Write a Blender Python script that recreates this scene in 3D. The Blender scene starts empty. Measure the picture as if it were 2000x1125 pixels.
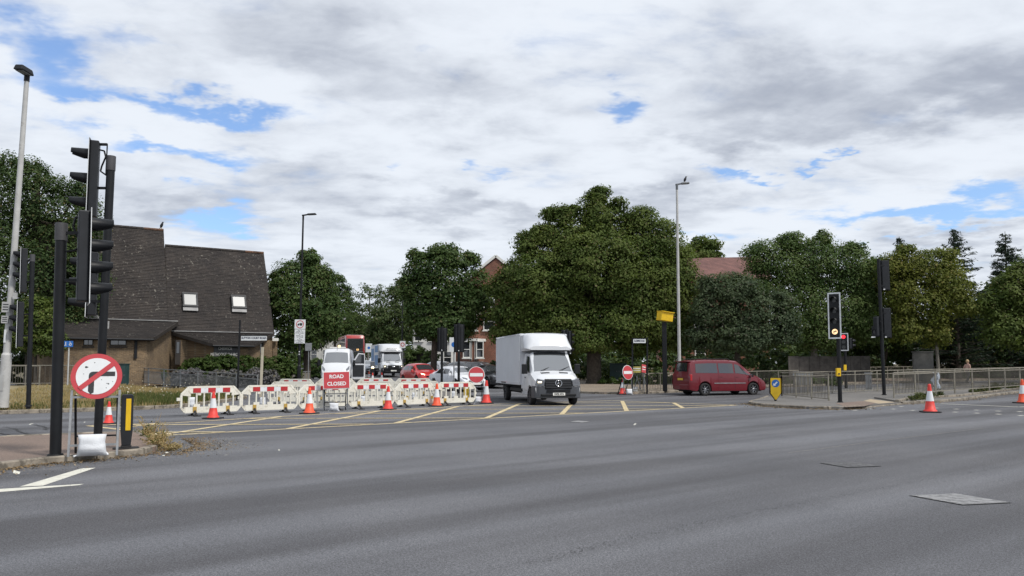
import bpy, bmesh, math, random
import numpy as np
from mathutils import Vector, Matrix
S = bpy.context.scene
COL = S.collection
RND = random.Random(11)
R = math.radians

# ------------------------------------------------------------------ camera
F, CX, CY, HC = 1500.0, 1000.0, 617.0, 1.6        # focal length and principal point in photo pixels, eye height
TH = math.atan(99.0 / F)
cam_d = bpy.data.cameras.new('camera'); cam = bpy.data.objects.new('camera', cam_d); COL.objects.link(cam)
cam.location = (0, 0, HC); cam.rotation_euler = (math.pi/2 + TH, 0, 0)
cam_d.sensor_fit = 'HORIZONTAL'; cam_d.sensor_width = 36.0; cam_d.lens = 36.0 * F / 2000
cam_d.shift_y = (CY - 562.5) / 2000; cam_d.clip_start = 0.1; cam_d.clip_end = 3000
S.camera = cam
S.render.resolution_x, S.render.resolution_y = 1024, 576
S.view_settings.view_transform = 'Standard'; S.view_settings.look = 'None'
S.view_settings.exposure = 0.46; S.view_settings.gamma = 1.0
try: S.view_settings.use_curve_mapping = False
except Exception: pass
S.render.engine = 'CYCLES'
S.cycles.max_bounces = 6; S.cycles.diffuse_bounces = 3; S.cycles.glossy_bounces = 3
S.cycles.transmission_bounces = 4; S.cycles.transparent_max_bounces = 6
S.cycles.use_denoising = True

CT, ST = math.cos(TH), math.sin(TH)
def ray(u, v):
    a, b = (u - CX) / F, (CY - v) / F
    return Vector((a, CT - b * ST, ST + b * CT))
def gz(y): return 0.018 * max(0.0, min(y, 160.0) - 37.0)
def G(u, v, h=0.0):                # point on the ground (plus h) seen at a photo pixel
    d = ray(u, v); z = h
    for _ in range(60):
        t = (z - HC) / d.z; y = d.y * t
        z2 = gz(y) + h
        if abs(z2 - z) < 1e-6: break
        z = 0.5 * z + 0.5 * z2
    t = (z - HC) / d.z
    return Vector((d.x * t, d.y * t, z))
def P(u, v, Y):
    d = ray(u, v); t = Y / d.y
    return Vector((d.x * t, Y, HC + d.z * t))
def GX(u, Y):                      # ground point at depth Y in column u
    p = P(u, 716, Y); return Vector((p.x, Y, gz(Y)))
def ZV(v, Y): return P(1000, v, Y).z
def ang(u, v):
    d = ray(u, v).normalized(); return math.atan2(d.x, d.y), math.asin(d.z)

# ------------------------------------------------------------------ world
W = bpy.data.worlds.new('World'); S.world = W; W.use_nodes = True
SUN_EL, SUN_AZ = R(52), R(125)     # azimuth clockwise from +Y
nt = W.node_tree; nt.nodes.clear()
def node(t, tree=None, **kw):
    n = (tree or nt).nodes.new(t)
    for k, v in kw.items(): setattr(n, k, v)
    return n
def mth(op, a, b=None, tree=None, c=None, clamp=False):
    tr = tree or nt; n = tr.nodes.new('ShaderNodeMath'); n.operation = op; n.use_clamp = clamp
    for i, x in enumerate((a, b, c)):
        if x is None: continue
        if isinstance(x, (int, float)): n.inputs[i].default_value = x
        else: tr.links.new(x, n.inputs[i])
    return n.outputs[0]
def comb(x, y, z=0.0, tree=None):
    tr = tree or nt; n = tr.nodes.new('ShaderNodeCombineXYZ')
    for i, q in enumerate((x, y, z)):
        if isinstance(q, (int, float)): n.inputs[i].default_value = q
        else: tr.links.new(q, n.inputs[i])
    return n.outputs[0]
def noise(vec, scale, detail=6, rough=0.5, dist=0.0, tree=None):
    tr = tree or nt; n = tr.nodes.new('ShaderNodeTexNoise')
    if vec is not None: tr.links.new(vec, n.inputs['Vector'])
    n.inputs['Scale'].default_value = scale; n.inputs['Detail'].default_value = detail
    n.inputs['Roughness'].default_value = rough; n.inputs['Distortion'].default_value = dist
    return n.outputs[0]
def maprange(x, a, b, c=0.0, d=1.0, tree=None, smooth=True):
    tr = tree or nt; n = tr.nodes.new('ShaderNodeMapRange')
    n.interpolation_type = 'SMOOTHSTEP' if smooth else 'LINEAR'; n.clamp = True
    if isinstance(x, (int, float)): n.inputs[0].default_value = x
    else: tr.links.new(x, n.inputs[0])
    for i, q in enumerate((a, b, c, d)): n.inputs[i + 1].default_value = q
    return n.outputs[0]
def mixc(f, a, b, tree=None, mode='MIX'):
    tr = tree or nt; n = tr.nodes.new('ShaderNodeMix'); n.data_type = 'RGBA'; n.blend_type = mode
    for s, x in ((n.inputs[0], f), (n.inputs[6], a), (n.inputs[7], b)):
        if isinstance(x, (int, float)): s.default_value = x
        elif isinstance(x, tuple): s.default_value = (*x, 1.0) if len(x) == 3 else x
        else: tr.links.new(x, s)
    return n.outputs[2]
sky_s = 0.12
sky = node('ShaderNodeTexSky'); sky.sky_type = 'NISHITA'; sky.sun_disc = False
sky.sun_elevation = SUN_EL; sky.sun_rotation = SUN_AZ
sky.air_density = 1.0; sky.dust_density = 0.6; sky.ozone_density = 1.6
tc = node('ShaderNodeTexCoord')
sep = node('ShaderNodeSeparateXYZ'); nt.links.new(tc.outputs['Generated'], sep.inputs[0])
zz = mth('ADD', mth('MAXIMUM', sep.outputs[2], 0.0), 0.14)
pl = comb(mth('DIVIDE', sep.outputs[0], zz), mth('DIVIDE', sep.outputs[1], zz))
az = mth('ARCTAN2', sep.outputs[0], sep.outputs[1]); el = mth('ARCSINE', sep.outputs[2])
pr = node('ShaderNodeMapping'); nt.links.new(pl, pr.inputs[0])
pr.inputs['Rotation'].default_value = (0, 0, R(-28)); pr.inputs['Scale'].default_value = (0.95, 1.3, 1.0)
pv = pr.outputs[0]
w1 = noise(pv, 2.3, 5, 0.6); w2 = noise(pl, 2.9, 5, 0.6)
azw = mth('ADD', az, mth('MULTIPLY', mth('SUBTRACT', w1, 0.5), 0.30))
elw = mth('ADD', el, mth('MULTIPLY', mth('SUBTRACT', w2, 0.5), 0.15))
def blobs(lst):
    tot = None
    for (u, v, ru, rv, s) in lst:
        a0, e0 = ang(u, v)
        dx = mth('MULTIPLY', mth('SUBTRACT', azw, a0), F / ru)
        dy = mth('MULTIPLY', mth('SUBTRACT', elw, e0), F / rv)
        dd = mth('ADD', mth('MULTIPLY', dx, dx), mth('MULTIPLY', dy, dy))
        g = mth('MULTIPLY', mth('EXPONENT', mth('MULTIPLY', dd, -1.0)), s)
        tot = g if tot is None else mth('ADD', tot, g)
    return tot
gap = blobs([(50, 90, 90, 46, .85), (165, 150, 60, 26, .55), (290, 85, 80, 14, .36), (390, 212, 130, 18, 1.0), (300, 285, 110, 20, 1.0), (120, 170, 90, 14, .4), (440, 420, 60, 24, .5), (860, 90, 60, 14, .35), (440, 445, 60, 30, .6),
             (1215, 210, 50, 28, 1.0), (1250, 155, 24, 12, .5), (1500, 342, 70, 12, .85), (1635, 298, 24, 8, .7), (1790, 418, 190, 24, 1.15), (915, 300, 24, 18, .6),
             (780, 330, 30, 12, .5), (950, 335, 24, 12, .4), (1360, 455, 60, 16, .5)])
dark = blobs([(1950, 160, 150, 60, .46), (1560, 165, 230, 50, .34), (640, 110, 260, 70, .30), (560, 330, 200, 34, .26), (1420, 270, 150, 36, .34), (1250, 420, 240, 34, .30),
              (330, 400, 160, 34, .26), (880, 200, 190, 50, .34), (960, 420, 260, 30, .24), (1900, 470, 80, 24, .36), (1700, 230, 200, 34, .30), (760, 400, 180, 26, .2)])
lite = blobs([(1180, 330, 300, 60, .25), (1080, 60, 150, 60, .22), (1700, 400, 200, 30, .25), (260, 250, 180, 40, .2), (560, 190, 160, 50, .22)])
fb = noise(pv, 1.9, 9, 0.56, 0.35)
fine = noise(pv, 5.2, 8, 0.58, 0.3)
cov = mth('SUBTRACT', mth('ADD', mth('ADD', mth('MULTIPLY', fb, 0.75), mth('MULTIPLY', fine, 0.42)), 0.165), mth('MULTIPLY', gap, 0.50))
mask = maprange(cov, 0.30, 0.70)
big = noise(pv, 1.35, 8, 0.58, 0.4)
sh = mth('ADD', mth('SUBTRACT', mth('ADD', mth('MULTIPLY', big, 1.05), mth('MULTIPLY', mth('SUBTRACT', fb, 0.5), 0.75)), dark), lite)
sh = mth('ADD', sh, mth('MULTIPLY', mth('SUBTRACT', fine, 0.5), 0.65))
shade = maprange(sh, -0.14, 0.72)
k = 1.0 / sky_s
cl = mixc(shade, tuple(c * k for c in (0.295, 0.322, 0.38)), tuple(c * k for c in (0.625, 0.66, 0.71)))
blue = mixc(1.0, sky.outputs[0], (0.80, 0.95, 1.15), mode='MULTIPLY')
blue = mixc(0.12, blue, tuple(c * k for c in (0.45, 0.52, 0.62)))
tot = mixc(mth('MULTIPLY', mask, 0.97), blue, cl)
bg = node('ShaderNodeBackground'); nt.links.new(tot, bg.inputs[0]); bg.inputs[1].default_value = sky_s
wo = node('ShaderNodeOutputWorld'); nt.links.new(bg.outputs[0], wo.inputs[0])

sl = bpy.data.lights.new('sun', 'SUN'); sl.energy = 2.4; sl.angle = R(9); sl.color = (1.0, 0.95, 0.88)
so = bpy.data.objects.new('sun', sl); COL.objects.link(so)
sd = Vector((math.sin(SUN_AZ) * math.cos(SUN_EL), math.cos(SUN_AZ) * math.cos(SUN_EL), math.sin(SUN_EL)))
so.rotation_euler = sd.to_track_quat('Z', 'Y').to_euler(); so.location = (20, -20, 60)

# ------------------------------------------------------------------ materials
MATS = {}
def mat(name, col, rough=0.6, metal=0.0, var=0.0, vscale=3.0, bump=0.0, bscale=40.0, spec=0.5, coat=0.0, emit=None, dirt=None, alpha=None):
    """principled material with procedural colour variation, grime and bump"""
    if name in MATS: return MATS[name]
    m = bpy.data.materials.new(name); m.use_nodes = True; t = m.node_tree
    b = t.nodes['Principled BSDF']
    b.inputs['Base Color'].default_value = (*col, 1); b.inputs['Roughness'].default_value = rough
    b.inputs['Metallic'].default_value = metal; b.inputs['Specular IOR Level'].default_value = spec
    if coat: b.inputs['Coat Weight'].default_value = coat; b.inputs['Coat Roughness'].default_value = 0.05
    if emit: b.inputs['Emission Color'].default_value = (*emit[0], 1); b.inputs['Emission Strength'].default_value = emit[1]
    tcn = t.nodes.new('ShaderNodeTexCoord')
    if var or dirt:
        c = tuple(col)
        n1 = noise(tcn.outputs['Object'], vscale, 6, 0.6, 0.1, tree=t)
        f = maprange(n1, 0.3, 0.7, tree=t)
        a1 = tuple(max(0, x * (1 - var)) for x in c); a2 = tuple(min(1, x * (1 + var)) for x in c)
        o = mixc(f, a1, a2, tree=t)
        if dirt:
            n2 = noise(tcn.outputs['Object'], dirt[1], 8, 0.65, 0.3, tree=t)
            o = mixc(mth('MULTIPLY', maprange(n2, dirt[2], dirt[2] + 0.14, tree=t), dirt[3], tree=t), o, dirt[0], tree=t)
        t.links.new(o, b.inputs['Base Color'])
    if bump:
        bn = t.nodes.new('ShaderNodeBump'); bn.inputs['Strength'].default_value = bump; bn.inputs['Distance'].default_value = 0.02
        t.links.new(noise(tcn.outputs['Object'], bscale, 4, 0.6, tree=t), bn.inputs['Height']); t.links.new(bn.outputs[0], b.inputs['Normal'])
    MATS[name] = m
    return m

def asphalt_mat(name, base, spread, tracks=True):
    m = bpy.data.materials.new(name); m.use_nodes = True; t = m.node_tree; b = t.nodes['Principled BSDF']
    g = t.nodes.new('ShaderNodeNewGeometry'); pos = g.outputs['Position']
    mp = t.nodes.new('ShaderNodeMapping'); t.links.new(pos, mp.inputs[0]); mp.vector_type = 'TEXTURE'
    mp.inputs['Rotation'].default_value = (0, 0, R(90 - 51.5)); mp.inputs['Scale'].default_value = (16.0, 1.0, 1.0)
    n_track = noise(mp.outputs[0], 0.62, 3, 0.5, 0.15, tree=t)
    n_patch = noise(pos, 0.22, 5, 0.55, 0.3, tree=t)
    n_fine = noise(pos, 105.0, 2, 0.8, tree=t)
    vo = t.nodes.new('ShaderNodeTexVoronoi'); t.links.new(pos, vo.inputs['Vector']); vo.inputs['Scale'].default_value = 115.0
    n_mid = noise(pos, 48.0, 3, 0.7, tree=t)
    f = mth('ADD', mth('MULTIPLY', maprange(n_fine, 0.3, 0.7, tree=t), 0.55, tree=t), mth('MULTIPLY', maprange(n_mid, 0.3, 0.7, tree=t), 0.45, tree=t), tree=t)
    c1 = tuple(x * (1 - spread) for x in base); c2 = tuple(x * (1 + spread) for x in base)
    o = mixc(f, c1, c2, tree=t)
    spk = maprange(vo.outputs['Color'], 0.55, 0.85, tree=t)
    o = mixc(mth('MULTIPLY', spk, 0.7, tree=t), o, tuple(x * 2.1 for x in base), tree=t)
    if tracks:
        o = mixc(maprange(n_track, 0.34, 0.66, tree=t), mixc(1.0, o, (0.70, 0.70, 0.715), tree=t, mode='MULTIPLY'), mixc(1.0, o, (1.30, 1.34, 1.38), tree=t, mode='MULTIPLY'), tree=t)
    o = mixc(maprange(n_patch, 0.35, 0.65, tree=t), mixc(1.0, o, (0.90, 0.90, 0.90), tree=t, mode='MULTIPLY'), mixc(1.0, o, (1.10, 1.09, 1.07), tree=t, mode='MULTIPLY'), tree=t)
    stain = noise(pos, 0.9, 7, 0.7, 0.6, tree=t)
    o = mixc(mth('MULTIPLY', maprange(stain, 0.60, 0.70, tree=t), 0.22, tree=t), o, (0.03, 0.03, 0.03), tree=t)
    t.links.new(o, b.inputs['Base Color'])
    b.inputs['Roughness'].default_value = 0.78; b.inputs['Specular IOR Level'].default_value = 0.4
    bn = t.nodes.new('ShaderNodeBump'); bn.inputs['Strength'].default_value = 0.5; bn.inputs['Distance'].default_value = 0.006
    t.links.new(mth('ADD', n_fine, n_mid, tree=t), bn.inputs['Height']); t.links.new(bn.outputs[0], b.inputs['Normal'])
    MATS[name] = m; return m

def brick_mat(name, c1, c2, mortar, bw, bh, ms=0.012, vertical=True, bump=0.5):
    """bricks on upright faces: object coords x along the wall, z up"""
    m = bpy.data.materials.new(name); m.use_nodes = True; t = m.node_tree; b = t.nodes['Principled BSDF']
    tcn = t.nodes.new('ShaderNodeTexCoord'); sp = t.nodes.new('ShaderNodeSeparateXYZ'); t.links.new(tcn.outputs['Object'], sp.inputs[0])
    v = comb(mth('ADD', sp.outputs[0], sp.outputs[1], tree=t), sp.outputs[2], 0.0, tree=t) if vertical else comb(sp.outputs[0], sp.outputs[1], 0.0, tree=t)
    br = t.nodes.new('ShaderNodeTexBrick'); t.links.new(v, br.inputs['Vector'])
    br.inputs['Color1'].default_value = (*c1, 1); br.inputs['Color2'].default_value = (*c2, 1); br.inputs['Mortar'].default_value = (*mortar, 1)
    br.inputs['Scale'].default_value = 1.0; br.inputs['Mortar Size'].default_value = ms; br.inputs['Brick Width'].default_value = bw; br.inputs['Row Height'].default_value = bh
    n1 = noise(v, 0.8, 6, 0.6, 0.2, tree=t); n2 = noise(v, 9.0, 5, 0.7, tree=t)
    o = mixc(maprange(n1, 0.3, 0.7, tree=t), mixc(1.0, br.outputs[0], (0.72, 0.72, 0.72), tree=t, mode='MULTIPLY'), mixc(1.0, br.outputs[0], (1.2, 1.18, 1.1), tree=t, mode='MULTIPLY'), tree=t)
    o = mixc(maprange(n2, 0.3, 0.7, tree=t), mixc(1.0, o, (0.75, 0.75, 0.75), tree=t, mode='MULTIPLY'), mixc(1.0, o, (1.25, 1.22, 1.2), tree=t, mode='MULTIPLY'), tree=t)
    t.links.new(o, b.inputs['Base Color']); b.inputs['Roughness'].default_value = 0.9
    bn = t.nodes.new('ShaderNodeBump'); bn.inputs['Strength'].default_value = bump; bn.inputs['Distance'].default_value = 0.02
    t.links.new(br.outputs[1], bn.inputs['Height']); bn.invert = True; t.links.new(bn.outputs[0], b.inputs['Normal'])
    MATS[name] = m; return m

def leaf_mat(name, c1, c2, c3=None, trans=0.35, nscale=0.55):
    """leaves: every leaf its own tint, drifting over the crown"""
    m = bpy.data.materials.new(name); m.use_nodes = True; t = m.node_tree; t.nodes.clear()
    g = t.nodes.new('ShaderNodeNewGeometry'); rnd = g.outputs['Random Per Island']
    n1 = noise(g.outputs['Position'], nscale, 4, 0.6, tree=t)
    f = mth('ADD', mth('MULTIPLY', maprange(n1, 0.32, 0.68, tree=t), 0.72, tree=t), mth('MULTIPLY', rnd, 0.28, tree=t), tree=t)
    o = mixc(f, c1, c2, tree=t)
    if c3: o = mixc(mth('GREATER_THAN', mth('FRACT', mth('MULTIPLY', rnd, 37.3, tree=t), tree=t), 0.94, tree=t), o, c3, tree=t)
    d = t.nodes.new('ShaderNodeBsdfPrincipled'); t.links.new(o, d.inputs['Base Color']); d.inputs['Roughness'].default_value = 0.6; d.inputs['Specular IOR Level'].default_value = 0.18
    tr = t.nodes.new('ShaderNodeBsdfTranslucent'); t.links.new(mixc(1.0, o, (1.2, 1.3, 0.6), tree=t, mode='MULTIPLY'), tr.inputs[0])
    mx = t.nodes.new('ShaderNodeMixShader'); mx.inputs[0].default_value = trans
    t.links.new(d.outputs[0], mx.inputs[1]); t.links.new(tr.outputs[0], mx.inputs[2])
    out = t.nodes.new('ShaderNodeOutputMaterial'); t.links.new(mx.outputs[0], out.inputs[0])
    MATS[name] = m; return m

ASPH = asphalt_mat('asphalt', (0.081, 0.081, 0.087), 0.92)
PAVE = asphalt_mat('paving_tarmac', (0.12, 0.115, 0.11), 0.3, tracks=False)
BUFF = asphalt_mat('buff_paving', (0.20, 0.165, 0.13), 0.22, tracks=False)
REDP = asphalt_mat('red_brown_paving', (0.150, 0.112, 0.092), 0.42, tracks=False)
EARTH = mat('earth', (0.10, 0.085, 0.05), 0.95, var=0.4, vscale=0.5, bump=0.4, bscale=8)
DRY = mat('dry_turf', (0.20, 0.165, 0.09), 0.95, var=0.4, vscale=1.2, bump=0.6, bscale=14)
KERB = mat('kerb_concrete', (0.24, 0.21, 0.17), 0.85, var=0.3, vscale=3, bump=0.5, bscale=45, dirt=((0.08, 0.07, 0.055), 4, 0.46, 0.8))
YEL = mat('yellow_road_paint', (0.55, 0.45, 0.26), 0.7, var=0.15, vscale=6, dirt=((0.12, 0.115, 0.11), 9, 0.52, 0.8))
WHT = mat('white_road_paint', (0.58, 0.57, 0.50), 0.7, var=0.1, vscale=6, dirt=((0.2, 0.19, 0.18), 7, 0.60, 0.6))
BLACK = mat('black_painted_steel', (0.007, 0.008, 0.010), 0.5, spec=0.3, var=0.3, vscale=4, bump=0.1, bscale=60)
BUMP = mat('grey_bumper_plastic', (0.055, 0.06, 0.07), 0.5, var=0.1, vscale=3)
DKPL = mat('dark_grey_plastic', (0.016, 0.018, 0.022), 0.55, spec=0.35, var=0.2, vscale=3)
CAPM = mat('grey_pole_cap', (0.055, 0.055, 0.06), 0.6, var=0.2)
GALV = mat('galvanised_steel', (0.30, 0.31, 0.32), 0.5, 0.55, var=0.2, vscale=5, dirt=((0.16, 0.15, 0.14), 6, 0.55, 0.6))
CONC = mat('pale_concrete_post', (0.42, 0.42, 0.41), 0.7, var=0.12, vscale=2, dirt=((0.25, 0.24, 0.22), 4, 0.55, 0.5))
RAILP = mat('weathered_cream_rail_paint', (0.205, 0.19, 0.155), 0.7, var=0.25, vscale=4, dirt=((0.13, 0.11, 0.08), 7, 0.55, 0.7))
RAILG = mat('grey_rail_steel', (0.22, 0.23, 0.235), 0.6, 0.3, var=0.2, vscale=4)
RAILB = mat('dark_weathered_bar', (0.085, 0.078, 0.066), 0.75, var=0.3, vscale=5)
BARW = mat('cream_plastic', (0.70, 0.68, 0.60), 0.55, var=0.08, vscale=3, dirt=((0.33, 0.29, 0.21), 6, 0.52, 0.55))
REFW = mat('white_reflective_sheet', (0.66, 0.68, 0.70), 0.4, var=0.06, vscale=5, dirt=((0.4, 0.39, 0.36), 7, 0.56, 0.5))
REDR = mat('red_reflective_sheet', (0.42, 0.025, 0.03), 0.42, var=0.12, vscale=4, dirt=((0.25, 0.06, 0.05), 8, 0.57, 0.5))
SIGNR = mat('red_sign_face', (0.46, 0.045, 0.055), 0.45, var=0.06, vscale=3, dirt=((0.33, 0.10, 0.09), 7, 0.58, 0.5))
SIGNW = mat('white_sign_face', (0.68, 0.70, 0.71), 0.45, var=0.04, vscale=4, dirt=((0.36, 0.34, 0.31), 9, 0.62, 0.6))
SIGNK = mat('black_sign_face', (0.025, 0.026, 0.028), 0.5)
SIGNB = mat('blue_sign_face', (0.015, 0.13, 0.45), 0.4)
SIGNY = mat('yellow_sign_face', (0.72, 0.46, 0.01), 0.45, var=0.08, vscale=4)
CONEO = mat('orange_cone_rubber', (0.72, 0.085, 0.03), 0.55, var=0.12, vscale=5, dirt=((0.30, 0.08, 0.04), 8, 0.56, 0.55))
CONER = mat('red_cone_rubber', (0.62, 0.04, 0.03), 0.55, var=0.12, vscale=5, dirt=((0.28, 0.06, 0.04), 8, 0.56, 0.55))
RUBB = mat('black_rubber', (0.016, 0.016, 0.017), 0.8, var=0.3, vscale=6)
SACK = mat('white_woven_sack', (0.62, 0.64, 0.67), 0.7, var=0.08, vscale=5, bump=0.5, bscale=60)
GOLD = mat('yellow_brown_clip', (0.42, 0.27, 0.06), 0.6, var=0.15)
YFOOT = mat('yellow_plastic', (0.66, 0.44, 0.02), 0.5, var=0.1)
STEEL = mat('grey_frame_steel', (0.14, 0.15, 0.16), 0.5, 0.5, var=0.25, vscale=6)
GLASS = mat('dark_window_glass', (0.02, 0.022, 0.026), 0.04, spec=0.8)
WSCR = mat('windscreen_glass', (0.045, 0.05, 0.055), 0.05, spec=1.0)
for m_, i_ in ((GLASS, 1.75), (WSCR, 2.3)): m_.node_tree.nodes['Principled BSDF'].inputs['IOR'].default_value = i_
CHROM = mat('chrome', (0.65, 0.66, 0.68), 0.15, 1.0)
TYRE = mat('tyre_rubber', (0.014, 0.014, 0.015), 0.85, var=0.2)
ALLOY = mat('alloy_rim', (0.34, 0.35, 0.37), 0.35, 0.8, var=0.1)
VANW = mat('white_van_paint', (0.60, 0.62, 0.65), 0.3, coat=0.5, var=0.03, vscale=1.5, dirt=((0.50, 0.50, 0.49), 3, 0.60, 0.4))
BOXW = mat('white_box_panel', (0.56, 0.58, 0.62), 0.45, var=0.04, vscale=1.0, dirt=((0.52, 0.53, 0.55), 1.5, 0.55, 0.5))
HLAMP = mat('clear_headlamp', (0.13, 0.14, 0.16), 0.08, spec=0.9, coat=1.0)
HLIT = mat('lit_amber_lamp', (0.9, 0.55, 0.2), 0.2, emit=((1.0, 0.62, 0.25), 1.6))
HLITW = mat('lit_warm_headlamp', (0.9, 0.85, 0.7), 0.2, emit=((1.0, 0.82, 0.5), 1.8))
TLAMP = mat('red_tail_lamp', (0.40, 0.01, 0.015), 0.15, coat=1.0)
PLATEW = mat('white_number_plate', (0.75, 0.75, 0.72), 0.4)
PLATEY = mat('yellow_number_plate', (0.6, 0.42, 0.05), 0.4)
BARK = mat('bark', (0.055, 0.045, 0.035), 0.95, var=0.4, vscale=6, bump=0.8, bscale=25)
BARKP = mat('pale_bark', (0.17, 0.155, 0.13), 0.95, var=0.3, vscale=6, bump=0.6, bscale=25)
WOODW = mat('white_painted_wood', (0.66, 0.66, 0.63), 0.6, var=0.06)
CREAM = mat('cream_render', (0.52, 0.47, 0.36), 0.85, var=0.1, vscale=1)
LEADF = mat('lead_flashing', (0.25, 0.25, 0.25), 0.6, var=0.2)
DKWOOD = mat('dark_stained_wood', (0.025, 0.02, 0.017), 0.7, var=0.3)
GREENC = mat('dark_green_cabinet_paint', (0.018, 0.05, 0.05), 0.5, var=0.2, vscale=2)
SKYL = mat('skylight_glass', (0.20, 0.215, 0.22), 0.3, spec=0.25)
BRICKY = brick_mat('yellow_stock_brick', (0.21, 0.142, 0.078), (0.12, 0.076, 0.042), (0.19, 0.16, 0.12), 0.225, 0.075)
BRICKR = brick_mat('red_brick', (0.25, 0.075, 0.045), (0.19, 0.055, 0.035), (0.25, 0.2, 0.16), 0.225, 0.075)
TILEM = brick_mat('brown_plain_tiles', (0.034, 0.030, 0.030), (0.048, 0.041, 0.039), (0.012, 0.011, 0.011), 0.17, 0.105, 0.006)
TILER = brick_mat('red_roof_tiles', (0.165, 0.082, 0.075), (0.13, 0.065, 0.06), (0.10, 0.05, 0.045), 0.3, 0.2, 0.01)
# lichen flecks on the church tiles
t = TILEM.node_tree; b_ = t.nodes['Principled BSDF']; src = b_.inputs['Base Color'].links[0].from_socket
tcn = t.nodes.new('ShaderNodeTexCoord')
li = noise(tcn.outputs['Object'], 5.2, 4, 0.75, 0.2, tree=t); lj = noise(tcn.outputs['Object'], 0.45, 3, 0.5, tree=t)
lm = mth('MULTIPLY', maprange(li, 0.60, 0.64, tree=t), maprange(lj, 0.36, 0.60, tree=t), tree=t)
t.links.new(mixc(mth('MULTIPLY', lm, 0.6, tree=t), src, (0.30, 0.28, 0.24), tree=t), b_.inputs['Base Color'])

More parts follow.
